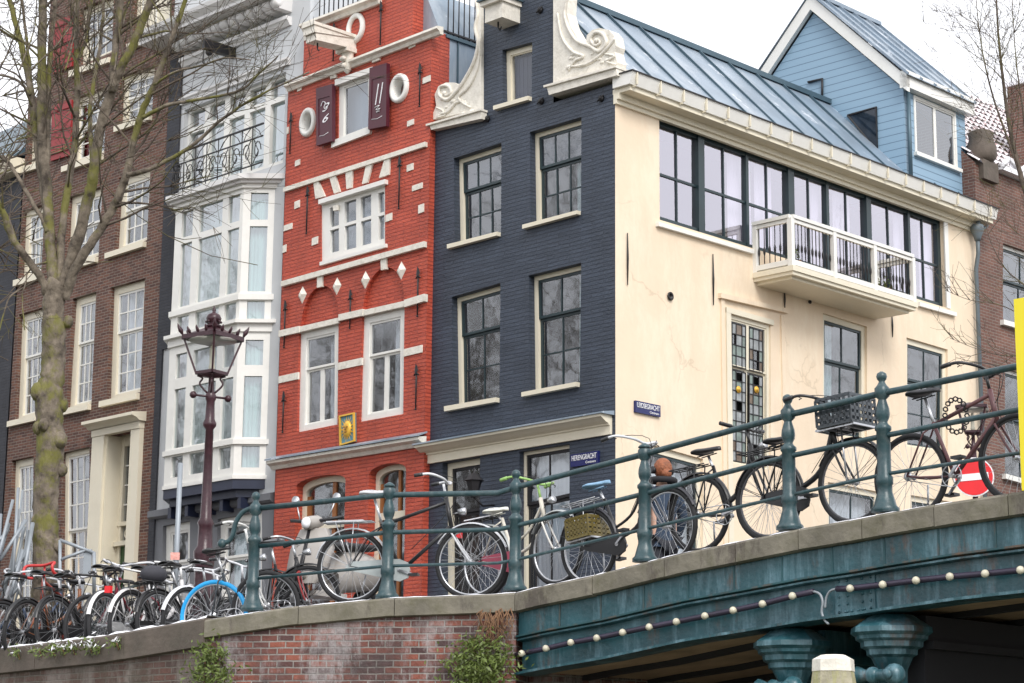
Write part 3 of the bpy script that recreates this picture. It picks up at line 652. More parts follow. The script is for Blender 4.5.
def balu(x, y):
    mb.tube([(x,y,zr_+.04),(x,y,zr_+.2),(x,y,zr_+.25),(x,y,zr_+.31),(x,y,zr_+.36),(x,y,zt-.1)], [.009,.009,.022,.022,.009,.009], 5)
for k in range(36):
    if k % 12: balu(fx0+(fx1-fx0)*k/36, fy)
for k in range(1,7): balu(fx0, fy*(1-k/7)); balu(fx1, fy*(1-k/7))
mb.build('balusters', M['iron'], bc)
namesign(FS, [(635.2,401),(660.2,405.2),(659.8,416.6),(635,412.6)], 'LEIDSEGRACHT', 'Centrum', 'blue enamel sign reading LEIDSEGRACHT on the cream side wall')
# flower pots on the balcony
for k, (u, c) in enumerate(((.12,'terracotta pot with a small green shrub on the balcony near its left end'),(.86,'low red planter with sparse twigs at the right end of the balcony'))):
    x = fx0+(fx1-fx0)*u; r = empty('plant_pot', FS.M @ Matrix.Translation((x, fy+.25, zf+.09)), c, 'plant pot')
    mb = MB(); mb.lathe([(.0,0),(.09,0),(.12,.2),(.10,.2),(.09,.17),(0,.17)], (0,0,0), 10); mb.build('pot', M['redbrick'], r)
    mb = MB()
    for i in range(60):
        a = random.uniform(0,2*pi); h = random.uniform(.2,.42); rr = random.uniform(0,.14); p = Vector((rr*cos(a), rr*sin(a), h)); d = Vector((random.uniform(-1,1),random.uniform(-1,1),random.uniform(-1,1)))*.04
        mb.add([p, p+d, p+Vector((d.y,-d.x,.04))], [(0,1,2)])
    mb.tube([(0,0,.15),(0,0,.35)], .01, 4); mb.build('foliage', M['leaf'], r)

# ---- blue boarded roof house
BD0 = .35
bxl, bz0 = FS.loc(903,79,BD0); bxr = FS.loc(966,150,BD0)[0]
FB = Frame(FS.o + FS.U*bxl + FS.Y*BD0, FS.U)
bl = empty('roof_house', FB.M @ Matrix.Translation((0,0,zr0-.4)), 'pale blue boarded attic house with steep gable rising through the zinc roof', 'attic house')
XB = Matrix.Translation((0,0,-(zr0-.4)))
zeb = FB.loc(903,88.5,0)[1]; wB = bxr - bxl; 
# gable apex: ridge depth so that both rakes look alike
Fg = Frame(FB.o, (sin(A_ROW), -cos(A_ROW)))         # gable plane, parallel to the street front
ax, az = Fg.loc(815.5,14); lx, lz = Fg.loc(772,77)
hl = (0 - ax)                                          # horizontal run from the right corner to the ridge
sl_ = (az - zeb)/hl
mb = MB(XB); D2 = 2*hl
mb.add([(0,0,zr0-.3),(0,0,zeb),(0,hl,az),(0,D2,zeb),(0,D2,zr0-.3)], [(0,1,2,3,4)])
mb.add([(wB,0,zr0-.3),(wB,0,zeb),(wB,hl,az),(wB,D2,zeb),(wB,D2,zr0-.3)], [(4,3,2,1,0)])
gw = mb.build('gable_wall', M['boards'], bl)
hB = []
wq = [FB.loc(914,98), FB.loc(954,113), FB.loc(954.5,168), FB.loc(914.5,155)]
zw1 = FB.loc(934,104)[1]; zw0 = FB.loc(934,160)[1]; wq = [(FB.loc(913,98)[0], zw1), (FB.loc(955,113)[0], zw1), (FB.loc(955,113)[0], zw0), (FB.loc(913,98)[0], zw0)]
wn_ = window(bl, None, None, hB, rec=-.02, cas=.06, casmat=M['white'], sash=.03, sashmat=M['white'], rows=((1,2,1),), local=wq, xf=XB, mun=.09, glass=M['glass'])
mb = MB(XB); mb.box(wq[0][0]-.04, wq[1][0]+.08, -.08, 0.02, zw0-.07, zw0); mb.build('sill', M['white'], wn_)
wall(bl, 'front_wall', [(0,zr0-.3),(wB,zr0-.3),(wB,zeb+.2),(0,zeb+.2)], hB, M['boards'], .15, 0.0, XB)
# fascia and rakes
mb = MB(XB); mb.box(-.12, wB+.12, -.16, 0, zeb-.02, zeb+.32); mb.build('fascia', M['white'], bl)
mb = MB(XB)
for y0, z0, y1, z1 in ((-.16, zeb-sl_*.16, hl, az),(D2+.16, zeb-sl_*.16, hl, az)):
    mb.add([(-.12,y0,z0+.05),(-.12,y1,z1+.05),(-.12,y1,z1+.36),(-.12,y0,z0+.34),(-.02,y0,z0+.05),(-.02,y1,z1+.05),(-.02,y1,z1+.36),(-.02,y0,z0+.34)],
           [(0,1,2,3),(4,5,6,7),(0,1,5,4),(1,2,6,5),(2,3,7,6),(3,0,4,7)])
mb.build('rake_board', M['white'], bl)
mb = MB(XB)
mb.add([(-.16,-.22,zeb-sl_*.16+.36),(wB+.16,-.22,zeb-sl_*.16+.36),(wB+.16,hl,az+.38),(-.16,hl,az+.38),(wB+.16,D2+.2,zeb+.2),(-.16,D2+.2,zeb+.2)], [(0,1,2,3),(3,2,4,5)])
for k in range(6):
    x = -.12+(wB+.24)*k/5; mb.bar((x,-.2,zeb-sl_*.16+.39),(x,hl,az+.41), .03, .05)
mb.bar((-.16,hl,az+.42),(wB+.16,hl,az+.42), .1, .08); mb.build('roof', M['zinc'], bl)
x, z = FB.loc(907.5, 95, -.1); mb = MB(XB); mb.tube([(.06,-.07,zeb-.03),(.06,-.07,zr0+.1)], .04, 8); mb.build('downpipe', M['zincdark'], bl)
# triangular gable window, where the house roof cuts it
gq = Fg.L([(849,116),(877,107.5),(878.5,152)], -.01)
mb = MB(XB)
for (px, py) in ((0,0),): mb.add([(-.015, -gq[i][0], gq[i][1]) for i in range(3)], [(0,1,2)])
mb.build('gable_window', M['darkglass'], bl)
mb = MB(XB); pts = [(-.02, -q[0], q[1]) for q in gq]; mb.tube(pts+[pts[0]], .025, 4, smooth=False); mb.build('window_frame', M['iron'], bl)
q = Fg.L([(810,83),(824,79.5),(824,102),(810,96)], -.02); mb = MB(XB)
mb.tube([(-.03,-q[0][0],q[0][1]),(-.03,-q[1][0],q[1][1]),(-.03,-q[2][0],q[2][1])], .025, 5); mb.lathe([(.05,0),(.07,.1)], (-.05,-q[2][0],q[2][1]-.05), 8); mb.build('flue', M['iron'], bl)
# little rail at the left foot of the roof house
# ================================================================== RED HOUSE
RD = -.13
FRd = Frame(FR.o + FR.U*0, FR.U)
xr0, xr1 = FR.loc(277,430,RD)[0], FR.loc(424.5,430,RD)[0]
hr = empty('red_house', FR.M @ Matrix.Translation((0,0,0)), 'narrow red painted brick house with white stone bands, oval windows and maroon attic shutters', 'house')
PR = lambda a, b: FR.loc(a, b, RD)
hs = []
RM_ = M['white']
def rwin(q, **k): return window(hr, FR, q, hs, d=RD, **k)
aw = rwin(q=[(338.5,82),(372,70),(372.5,128),(338,141)], rec=.02, cas=.13, casmat=RM_, sash=.03, sashmat=RM_, rows=((1,1,1),), sill=[(334,141.5),(372.5,127),(372,134),(333.5,148.5)], sillout=.06)
mb = MB(); mb.slab(FR.L([(336,80),(373.5,67),(373.5,72.5),(336,86)], RD-.04), RD-.07, RD+.02); mb.build('lintel', RM_, aw)
# second floor strip window
Q2 = [(320.5,203),(385,183),(385,245),(320.8,262.5)]
q = FR.L(Q2, RD); hs.append(q); w2 = grid_panel(hr, 'window', q, [(.13,.27,.12,.50),(.13,.27,.55,.88),(.36,.54,.10,.50),(.36,.54,.55,.90),(.61,.77,.10,.50),(.61,.77,.55,.90),(.88,.97,.12,.50),(.88,.97,.55,.88)], RD+.03, RD+.10, RM_, M['glass'])
curtain(w2, q, .25, M['curtain'], .28, .40, .1, .9, folds=3); curtain(w2, q, .25, M['curtain'], .56, .64, .1, .9, folds=3)
mb = MB(); mb.slab(FR.L([(319.5,200),(386,179.5),(386,184),(319.5,204.5)], RD-.05), RD-.08, RD+.05); mb.build('lintel', RM_, w2); mb = MB(); mb.slab(FR.L([(319.5,262),(385.5,243.5),(385.5,247),(319.5,265.5)], RD-.05), RD-.05, RD+.05); mb.build('sill', RM_, w2)
# first floor pair
for q in ([(299,331),(338.6,322.3),(337.4,424.5),(297,432.5)], [(362.3,315.5),(404.5,306),(403.2,414),(359.3,422)]):
    fr_ = rwin(q=q, rec=.05, cas=.15, casmat=RM_, sash=.04, sashmat=RM_, rows=((.37,1,1),(.63,2,1)), mun=.11, bot=.12, cur=[(.55,.8)])

# ground floor arched doorway and window
def arched(px_l, px_r, ytl, ytr, ybl, cas, name, rise=.14):
    L_ = FR.L([(px_l,ytl),(px_r,ytr)], RD); xa_, xb_ = L_[0][0], L_[1][0]; z0 = (L_[0][1]+L_[1][1])/2
    pts = [(xa_, .35), (xa_, z0)] + [((xa_+xb_)/2 - (xb_-xa_)/2*cos(pi*i/10), z0 + rise*sin(pi*i/10)) for i in range(1,10)] + [(xb_, z0), (xb_, .35)]
    hs.append(pts); Qo = [(xa_, z0), (xb_, z0), (xb_, .35), (xa_, .35)]
    inner = [(x*1.0, z) for x, z in pts]
    mb = MB(); y = RD+.16
    xm = (xa_+xb_)/2; k = 1 - 2*cas/(xb_-xa_)
    n = len(pts); sc = lambda p: (xm+(p[0]-xm)*k, (p[1]-.35)*(1-cas/(z0-.35))+.35)
    for i in range(n-1):
        a, b = pts[i], pts[i+1]; a2, b2 = sc(a), sc(b); mb.slab([a, b, b2, a2], y, y+.08)
    I = [sc((xa_,z0)), sc((xb_,z0)), sc((xb_,.35)), sc((xa_,.35))]
    mb.slab(sub(I,0,1,.80,.835), y+.002, y+.08)
    f = mb.build(name, M['creamtrim'], hr)
    mw_ = MB(); mw_.slab(sub(I,.60,.68,0,1.04), y+.03, y+.07); mw_.slab(sub(I,0,.09,0,.98), y+.03, y+.07); mw_.slab(sub(I,.92,1,0,.98), y+.03, y+.07); mw_.build('sash', M['orange_wood'], f)
    g = MB(); g.add([(x, y+.06, z) for x, z in [sc(p) for p in pts]], [tuple(range(n))]); g.build('glass', M['glass'], f)
arched(296,345.5,488,478.5,600,.10,'window'); arched(369,406,475,468.5,600,.09,'door')
# oval windows : holes + rings
ovals = [((308.5,122.6),7.6,15.4),((400,88.6),9.2,15.6)]
for (c, a, b) in ovals:
    x, z = PR(*c); x2 = PR(c[0]+a, c[1])[0]; rx = (x2-x); rz = (PR(c[0],c[1]-b)[1]-z)*.93
    hole = [(x+rx*.62*cos(2*pi*i/20), z+rz*.66*sin(2*pi*i/20)) for i in range(20)]; hs.append(hole)
    mb = MB(); nn = 28; vs = []
    for i in range(nn):
        t = 2*pi*i/nn
        for (k1, k2, y) in ((.60,.64,RD+.15),(.62,.66,RD-.05),(.80,.82,RD-.07),(.98,.98,RD-.05),(1,1,RD+.01)): vs.append((x+rx*k1*cos(t), y, z+rz*k2*sin(t)))
    fs = []
    for i in range(nn):
        j = (i+1) % nn
        for k in range(4): fs.append((i*5+k, i*5+k+1, j*5+k+1, j*5+k))
    mb.add(vs, fs, True); o = mb.build('oval_window', M['white'], hr)
    mb = MB(); mb.add([(x+rx*.62*cos(2*pi*i/20), RD+.14, z+rz*.66*sin(2*pi*i/20)) for i in range(20)], [tuple(range(20))]); mb.build('glass', M['glass'], o)
# blind arches : shallow recess with a back of its own
for (a, b, top, base_l, base_r) in ((301,338.5,286,326,318.5),(362.8,404.3,267.6,312,303)):
    xa_, xb_ = PR(a, base_l)[0], PR(b, base_r)[0]; zb = (PR(a,base_l)[1]+PR(b,base_r)[1])/2; zt_ = PR((a+b)/2, top)[1]
    pts = [(xb_, zb)] + [((xa_+xb_)/2 + (xb_-xa_)/2*cos(pi*i/16), zb + (zt_-zb)*sin(pi*i/16)) for i in range(0,17)]
    pts = pts[1:]; hs.append(pts)
    mb = MB(); mb.add([(x, RD+.07, z) for x, z in pts], [tuple(range(len(pts)))]); mb.build('blind_arch', M['redbrick'], hr)
# outline: stepped gable
zA = (PR(285,86)[1]+PR(432,27)[1])/2; xn0, xn1 = PR(303.5,60)[0], PR(412.5,30)[0]; zTp = (PR(303.5,23)[1]+PR(360,1.5)[1])/2
wall(hr, 'front_wall', [(xr0,-.05),(xr1,-.05),(xr1,zA),(xn1,zA),(xn1,zTp),(xn0,zTp),(xn0,zA),(xr0,zA)], hs, M['redbrick'], .22, RD)
mb = MB()
for x, z0, z1, y1 in ((xr1,-.05,zA,.3),(xn1,zA,zTp,.3)): mb.add([(x,RD,z0),(x,y1,z0),(x,y1,z1),(x,RD,z1)], [(0,1,2,3)])
for x, z0, z1, y1 in ((xr0,-.05,zA,.3),(xn0,zA,zTp,.3)): mb.add([(x,RD,z0),(x,RD,z1),(x,y1,z1),(x,y1,z0)], [(0,1,2,3)])
mb.add([(xr1,.02,-.05),(xr1,8,-.05),(xr1,8,zA),(xr1,.02,zA),(xr0,.02,-.05),(xr0,8,-.05),(xr0,8,zA),(xr0,.02,zA)], [(4,7,6,5),(1,5,6,2),(3,2,6,7)]); mb.build('side_wall', M['redbrick'], hr)
# stone bands
def sband(pts, th, out=.05, mat=None, prof=None, nm='stone_band', ext=0):
    (a, b), (c, d) = pts; x0, z0 = FR.loc(a, b, RD-out); x1, z1 = FR.loc(c, d, RD-out); zz = (z0+z1)/2
    z0, z1 = z0*.5+zz*.5, z1*.5+zz*.5
    mb = MB(); mb.strip([(x0-ext, z0), (x1+ext, z1)], prof or [(RD+.02,0),(RD-out,0),(RD-out,-th),(RD+.02,-th)]); return mb.build(nm, mat or M['stone'], hr)
def prof(o, t): return [(RD+.02,.02),(RD-o,0),(RD-o*1.05,-t*.35),(RD-o*.6,-t*.6),(RD-o*.4,-t),(RD+.02,-t)]
sband(((285,85),(436,25)), .13, .13, prof=prof(.13,.13), nm='cornice_band', ext=.03)
sband(((303,22),(371,-3)), .12, .16, prof=prof(.16,.14), nm='cornice_band', ext=.12)
sband(((283,188.2),(425,141)), .085, .06)
sband(((280.8,282.3),(424,240)), .10, .07)
sband(((278.5,330.5),(299,326)), .12, .06); sband(((338.3,314.3),(362.5,309)), .12, .06); sband(((404,300.5),(424,293)), .13, .07)
for a in (((299,326.6),(338.6,317.6)),((362.5,310),(404.5,301))): sband(a, .10, .045)
sband(((278.5,376.5),(298,372)), .13, .02); sband(((337.8,363),(361.8,357.5)), .13, .02); sband(((403.5,349.5),(422,344.5)), .13, .02)
Q = FR.L([(274,458),(424,433.5)], RD-.1); x0, x1 = xr0-.08, xr1+.03
zc0, zc1 = Q[0][1], Q[1][1]; mb = MB(); mb.strip([(x0,zc0),(x1,zc1)], [(RD+.02,-.02),(RD-.16,-.05),(RD-.16,-.10),(RD-.08,-.14),(RD-.04,-.2),(RD+.02,-.2)]); cc = mb.build('cornice', M['stone'], hr)
mb = MB(); mb.strip([(x0-.02,zc0),(x1+.02,zc1)], [(RD+.02,.03),(RD-.19,-.045),(RD-.19,-.02),(RD+.02,.06)]); mb.build('lead_flashing', M['zinc'], cc)
# small inset stones
for k, (a, b, w, h_) in enumerate(((306,37,.10,.13),(300,87.6,.13,.12),(412.6,44,.17,.13),(428.3,79,.26,.11),(411,122.7,.17,.10),(287,130.8,.13,.13),(298,162.7,.14,.11),(297.6,204.4,.15,.14),(410.6,167.3,.17,.12),(417.8,186.8,.27,.10),(421.6,208.5,.14,.15),
        (288.5,227,.25,.11),(315.4,240.8,.17,.14),(284.5,248.7,.13,.14),(389.3,217.3,.17,.13))):
    x, z = PR(a, b); lim = xr1-.005; xA, xB = max(x-w/2, xr0+.01), min(x+w/2, lim)
    mb = MB(); mb.slab([(xA, z+h_/2-.01), (xB, z+h_/2), (xB, z-h_/2), (xA, z-h_/2-.01)], RD-.018, RD+.02); mb.build('inset_stone', M['stone'], hr)
for q in ([(313.5,182.5),(317.5,179),(325,196),(315.5,199)],[(329.5,177.5),(335.5,175.5),(340,191.5),(334,193.5)],[(345.5,171.5),(352.5,169.5),(351.8,187.5),(346.5,189)],[(366,165.5),(372.5,163.5),(367.5,182.3),(362,184)],
          [(385,157.5),(390,156),(389,174.5),(379,178)],[(328.8,69.5),(334.5,67.8),(336.5,77.5),(330.5,79.5)],[(374,49.8),(381,47),(379.5,60),(372,62.8)],
          [(317.3,275.8),(322.4,274.2),(322.2,286.5),(316.9,287.8)],[(380.5,258),(386.6,256.5),(386.4,269),(381,270.3)],[(333,206),(337.5,204.6),(337.4,210),(333.2,211)]):
    mb = MB(); mb.slab(FR.L(q, RD-.03), RD-.035, RD+.02); mb.build('wedge_stone', M['stone'], hr)
for a, b in ((302.5,295),(337,286.2),(365.4,280),(401.3,270.5)):
    x, z = PR(a, b); mb = MB(); mb.add([(x-.125,RD,z),(x,RD,z+.165),(x+.125,RD,z),(x,RD,z-.165),(x-.04,RD-.06,z),(x,RD-.06,z+.05),(x+.04,RD-.06,z),(x,RD-.06,z-.05)], [(4,5,6,7),(0,1,5,4),(1,2,6,5),(2,3,7,6),(3,0,4,7)]); mb.build('diamond_stone', M['stone'], hr)
for a in ((381,0,44),(334,22,60),(420,62,106),(291,111,153),(307.6,185,233),(399.6,155,208),(350.5,288,328),(418,266,316),(285.3,299,347),(416.3,363,409),(283.7,390,432)): anchor(hr, FR, a[0], a[1], a[2], RD)
# ring oculus, hoist beam and bracket
x, z = PR(356.6,28.5); mb = MB(); nn = 24; pts = [(x+.20*cos(2*pi*i/nn), RD-.02, z+.24*sin(2*pi*i/nn)) for i in range(nn)]; mb.tube(pts, .055, 8, closed=True); mb.build('ring_stone', M['white'], hr)
x, z = PR(351.5,56); mb = MB()
mb.add([(x-.15,RD-.95,z+.03),(x+.13,RD-.95,z+.03),(x+.13,RD,z+.10),(x-.15,RD,z+.10),(x-.15,RD-.95,z+.16),(x+.13,RD-.95,z+.16),(x+.13,RD,z+.30),(x-.15,RD,z+.30)], [(0,1,2,3),(4,5,6,7),(0,1,5,4),(1,2,6,5),(3,0,4,7)])
mb.box(x-.19, x+.17, RD-1.03, RD, z+.30, z+.36); mb.add([(x-.17,RD-1.0,z+.16),(x+.15,RD-1.0,z+.16),(x+.15,RD,z+.30),(x-.17,RD,z+.30),(x-.17,RD-1.0,z+.30),(x+.15,RD-1.0,z+.30)], [(0,1,5,4),(0,4,3),(1,2,5),(0,3,2,1)])
hbm = mb.build('hoist_beam', M['stone'], hr)
mb = MB(); mb.tube([(x,RD-.8,z+.05),(x,RD-.8,z-.08),(x+.05,RD-.8,z-.12)], .015, 5); mb.build('hook', M['iron'], hbm)
mb = MB(); mb.box(x-.17, x+.15, RD-.24, RD, z+.02, z+.10); mb.lathe([(.02,-.36),(.08,-.3),(.11,-.14),(.13,0),(.14,.03)], (x-.01,RD-.08,z), 10, sq=.8); mb.ball((x-.03,RD-.2,z-.1), .05, 8); mb.ball((x+.02,RD-.2,z-.1), .05, 8); mb.ball((x-.01,RD-.17,z-.22), .05, 8); mb.build('bracket', M['stone'], hbm)
# attic shutters folded open
def shutter(q, body, nm_label, dd, tilt=0):
    Q = FR.L(q, dd); mb = MB(); mb.slab(Q, dd, dd+.07)
    for a in (sub(Q,0,1,.80,1), sub(Q,0,1,0,.16)): mb.slab(a, dd-.012, dd)
    mb.slab(sub(Q,0,.14,.16,.8), dd-.012, dd); mb.slab(sub(Q,.86,1,.16,.8), dd-.012, dd)
    o = mb.build('shutter', M['maroon'], hr); o['label'] = nm_label
    xm, zm = bil(Q,.5,.52); w, h = qwh(Q)
    t = text(o, body, None, (xm, zm), .34, dd-.006, M['signwhite'], shear=.45); t.scale = (.62*w*.7/max(t.dimensions.x,.01), .36*h*.9/max(t.dimensions.y,.01), 1)
    mb = MB(); c0 = [bil(Q,a,b) for a, b in ((.30,.66),(.42,.73),(.58,.70),(.5,.62),(.66,.60),(.8,.68))] if body != '11' else [bil(Q,a,b) for a, b in ((.36,.33),(.62,.35),(.42,.29),(.66,.30),(.44,.25),(.64,.26))]; mb.tube(spline([(x, dd-.012, z) for x, z in c0], 4), .008, 4); mb.build('paint_flourish', M['signwhite'], o)
    mb = MB(); p = [ (x, dd-.014, z) for x, z in (bil(Q,.2,.15),bil(Q,.5,.14),bil(Q,.78,.17))]; mb.tube(p, .006, 4); mb.build('paint_line', M['signwhite'], o)
shutter([(316.5,88.5),(332.5,84),(332.5,141),(316.8,146)], '3\n6', 'maroon shutter with white number flourish, left of the attic window', RD-.12)
shutter([(370,68.2),(387,63),(386.5,126),(368.5,129.5)], '11', 'maroon shutter with white number flourish, right of the attic window', RD-.12)
# gable stone with a sun
Q = FR.L([(340.3,416),(355.5,412.6),(356,441.5),(341,446)], RD-.02); xm = sum(p[0] for p in Q)/4; zm = sum(p[1] for p in Q)/4; w, h = qwh(Q)
mb = MB(); mb.slab(Q, RD-.03, RD+.02); pq = mb.build('sun_plaque', pmat('plaque blue', (.12,.30,.40), .5), hr)
mb = MB(); 
for a in (sub(Q,0,.08,0,1), sub(Q,.92,1,0,1), sub(Q,.08,.92,0,.05), sub(Q,.08,.92,.95,1)): mb.slab(a, RD-.06, RD)
mb.lathe([(.0,-.05),(.07,-.045),(.10,-.03),(.11,0)], (xm,RD-.03,zm), 16, 'y', sq=1.35)
for i in range(18):
    a = 2*pi*i/18; r1 = .20 if i % 2 else .175; mb.add([(xm+.10*cos(a-.14),RD-.045,zm+.135*sin(a-.14)),(xm+.10*cos(a+.14),RD-.045,zm+.135*sin(a+.14)),(xm+r1*cos(a),RD-.04,zm+r1*1.3*sin(a))], [(0,1,2)])
mb.build('gilded_sun', M['gold'], pq)
mb = MB(); 
for dx in (-.04,.04): mb.ball((xm+dx,RD-.085,zm+.03), .014, 6)
mb.ball((xm,RD-.09,zm-.01), .016, 6, (.7,1,1.6)); mb.tube([(xm-.035,RD-.082,zm-.055),(xm,RD-.084,zm-.065),(xm+.035,RD-.082,zm-.055)], .008, 5); mb.build('sun_face', M['orange_wood'], pq)
interior(hr, xr0+.15, xr1-.15, .05, zA-.1, .35, 4.0); 
# zinc clad upper floor and roof terrace rail behind the gable
zq = FR.loc(437,27,.1)[1]
mb = MB(); mb.box(xr0+.1, xr1-.02, .12, 9, zA-3.6, zA-.03); mb.add([(xr1-.02,.12,zA-.03),(xr1-.02,9,zA-.03),(xn1,9,zTp-.1),(xn1,.12,zTp-.1),(xn0,.12,zTp-.1),(xn0,9,zTp-.1),(xr0+.1,.12,zA-.03),(xr0+.1,9,zA-.03)], [(0,1,2,3),(3,2,5,4),(4,5,7,6),(0,3,4,6)])
zc = mb.build('zinc_roof_storey', M['zinc'], hr)
mb = MB()
for k in range(14): mb.box(xr1-.02, xr1+.0, .5+k*.55, .53+k*.55, zA-3.5, zA-.05)
mb.box(xr1-.03, xr1+.03, .2, 8.5, zA-.06, zA); mb.build('cladding_seams', M['zincdark'], zc)
mb = MB(); rz = zA+.02
for k in range(52): mb.tube([(xr1-.05,.3+k*.13,rz),(xr1-.05,.3+k*.13,rz+.95)], .011, 4)
mb.bar((xr1-.05,.2,rz+.95),(xr1-.05,7.1,rz+.95), .04, .03); mb.bar((xr1-.05,.2,rz+.06),(xr1-.05,7.1,rz+.06), .03, .03)
for k in range(22): x = xn0+.25+k*.14; mb.tube([(x,.02,zTp+.0),(x,.02,zTp+.9)], .012, 4)
mb.bar((xn0+.2,.02,zTp+.9),(xn0+3.3,.02,zTp+.9), .04, .03); mb.bar((xn0+.2,.02,zTp+.08),(xn0+3.3,.02,zTp+.08), .03, .03)
mb.build('terrace_railing', M['iron'], hr)
r = empty('terrace_shrub', FR.M @ Matrix.Translation((xr1-.55, 1.9, zA)), 'small green shrub behind the black railing of the red house roof terrace', 'shrub')
mb = MB()
for i in range(500):
    p = Vector((random.gauss(0,.2), random.gauss(0,.45), abs(random.gauss(.45,.22)))); d = Vector((random.uniform(-1,1),random.uniform(-1,1),random.uniform(-1,1)))*.05; mb.add([p, p+d, p+Vector((d.y,-d.x,.05))], [(0,1,2)])
mb.build('foliage', M['leaf'], r); mb = MB(); mb.tube([(0,0,0),(0,0,.5)], .015, 5); mb.build('stem', M['barktwig'], r)

# ================================================================== GREY HOUSE
hg = empty('grey_house', FR.M, 'pale grey plaster house with a white two storey bay window and scrolled iron balcony', 'house')
gx0, gx1 = FR.loc(155.5,430)[0], FR.loc(277,430)[0]-.01
PG = FR.loc; gh = []
# string course and ground floor
BAY = .42
FBy = FR; PB = lambda a, b: FR.loc(a, b, -BAY)
zl_ = {k: PB(241, y)[1] for k, y in dict(cb=189, a0=193.5, a1=220, b0=226.5, b1=291, lg0=295, lg1=299.5, c0=300.5, c1=319, m0=323, m1=331, d0=339, d1=364, e0=375, e1=436, lh0=439, lh1=443, f0=444.5, f1=466, bt=476.5).items()}
bxL = (PB(176.5,230)[0]+PB(164.5,430)[0])/2; bxR = PB(241.5,250)[0]; bxR2 = bxR + BAY
zstr = (PG(150,518)[1]+PG(276,498)[1])/2
# upper french windows behind balcony
zbal = (PG(175,197,-BAY)[1]+PG(241,172,-BAY)[1])/2
fx = [PG(p, 120)[0] for p in (184,206,226,262,284)]
zfw = PG(240,89)[1]; 
Qf = [(fx[0], zfw), (gx1-.08, zfw), (gx1-.08, zbal+.15), (fx[0], zbal+.15)]; gh.append(Qf)
cells = []
nco = 5
for c in range(nco):
    s0, s1 = c/nco+.025, (c+1)/nco-.025; cells += [(s0,s1,.78,.97),(s0,s1,.06,.72)]
pw = grid_panel(hg, 'balcony_doors', Qf, cells, .10, .20, M['white'], M['bayglass']); curtain(pw, Qf, .5, M['curtain'], 0, 1, folds=18)
# ground floor windows
for q in ([(163,526),(190,520.5),(189,640),(162,640)],[(217.5,519),(262,510.5),(262,640),(216,640)]):
    window(hg, FR, q, gh, rec=.08, cas=.14, casmat=M['white'], sash=.05, sashmat=M['white'], rows=((.30,1,1),(.70,1,1)), cur=[(0,1,M['greencurt'])] if q[0][0] > 200 else None)
bayhole = [(bxL+.1, zl_['cb']-.1), (bxR-.1, zl_['cb']-.1), (bxR-.1, zl_['bt']+.15), (bxL+.1, zl_['bt']+.15)]; gh.append(bayhole)
zgt = PG(160,60)[1]+.6; zTopG = PG(230,18)[1]+1.0
gpx = PG(178,120)[0]
wall(hg, 'front_wall', [(gx0,zstr),(gx1,zstr),(gx1,zTopG),(gx0,zTopG)], [Qf, bayhole], M['greywall'], .2)
wall(hg, 'ground_floor_wall', [(gx0,-.05),(gx1,-.05),(gx1,zstr),(gx0,zstr)], gh[1:3], M['greybase'], .2)
shell(hg, 'rear_walls', gx0+.01, gx1-.01, -.05, zTopG, .2, 9, M['greywall']); interior(hg, gx0+.15, gx1-.15, .05, zTopG-.3, .9, 3.6)
mb = MB(); mb.strip([(gx0+.0,zstr),(gx1,zstr)], [(0.01,.13),(-.10,.10),(-.10,-.02),(-.05,-.06),(0.01,-.06)]); mb.build('string_course', M['greybase'], hg)
mb = MB(); mb.box(gx0-.02, gx0+.40, -.04, .03, zl_['m0'], zTopG-1.2); mb.box(gx0-.02, gx0+.16, -.045, .03, -.05, zl_['m0']); mb.build('dark_party_strip', M['darkbrick'], hg)
mb = MB(); mb.box(gx1-.01, xn0-.01, -.0, .2, zA+.06, zTopG); mb.build('upper_wall', M['greywall'], hg)
# bay window : front panel, chamfer panels
def T(s0,s1,z0,z1,xa,xb,za,zb): return ((s0-xa)/(xb-xa),(s1-xa)/(xb-xa),(z0-za)/(zb-za),(z1-za)/(zb-za))
cols = [PB(p, 230)[0] for p in (181.5,192.5,198.8,221.8,227.5,239)]
cols = [(cols[0],cols[1]),(cols[2],cols[3]),(cols[4],cols[5])]
za, zb = zl_['bt'], zl_['cb']; cells = []
for (c0, c1) in cols:
    for (t, b) in (('a0','a1'),('b0','b1'),('c0','c1'),('d0','d1'),('e0','e1'),('f0','f1')): cells.append(T(c0,c1,zl_[b],zl_[t],bxL,bxR,za,zb))
QF = [(bxL,zb),(bxR,zb),(bxR,za),(bxL,za)]
bay = grid_panel(hg, 'bay_window', QF, cells, -BAY, -BAY+.07, M['white'], M['bayglass'])
cells = []
for (t, b) in (('a0','a1'),('b0','b1'),('c0','c1'),('d0','d1'),('e0','e1'),('f0','f1')): cells.append((.24,.80,(zl_[b]-za)/(zb-za),(zl_[t]-za)/(zb-za)))
ch = BAY*sqrt(2)
XC = Matrix.Translation((bxR,-BAY,0)) @ Matrix.Rotation(pi/4, 4, 'Z'); XC2 = Matrix.Translation((bxL-BAY,0,0)) @ Matrix.Rotation(-pi/4, 4, 'Z')
QC = [(0.0,zb),(ch,zb),(ch,za),(0.0,za)]
for X in (XC, XC2): 
    s_ = grid_panel(bay, 'bay_side', QC, cells, 0.0, .07, M['white'], M['glass2'], xf=X)
    bpy.data.objects.remove([c for c in s_.children][0]); 
    mg = MB(X); [mg.add([(x,.05,z) for x, z in sub(QC,*c)], [(0,1,2,3)]) for c in cells]; mg.build('bay_glass', M['bayglass'], bay)
    curtain(bay, QC, .16, M['greencurt'], .05, .95, folds=7, xf=X)
curtain(bay, QF, -BAY+.30, M['curtain'], .0, 1.0, folds=22)
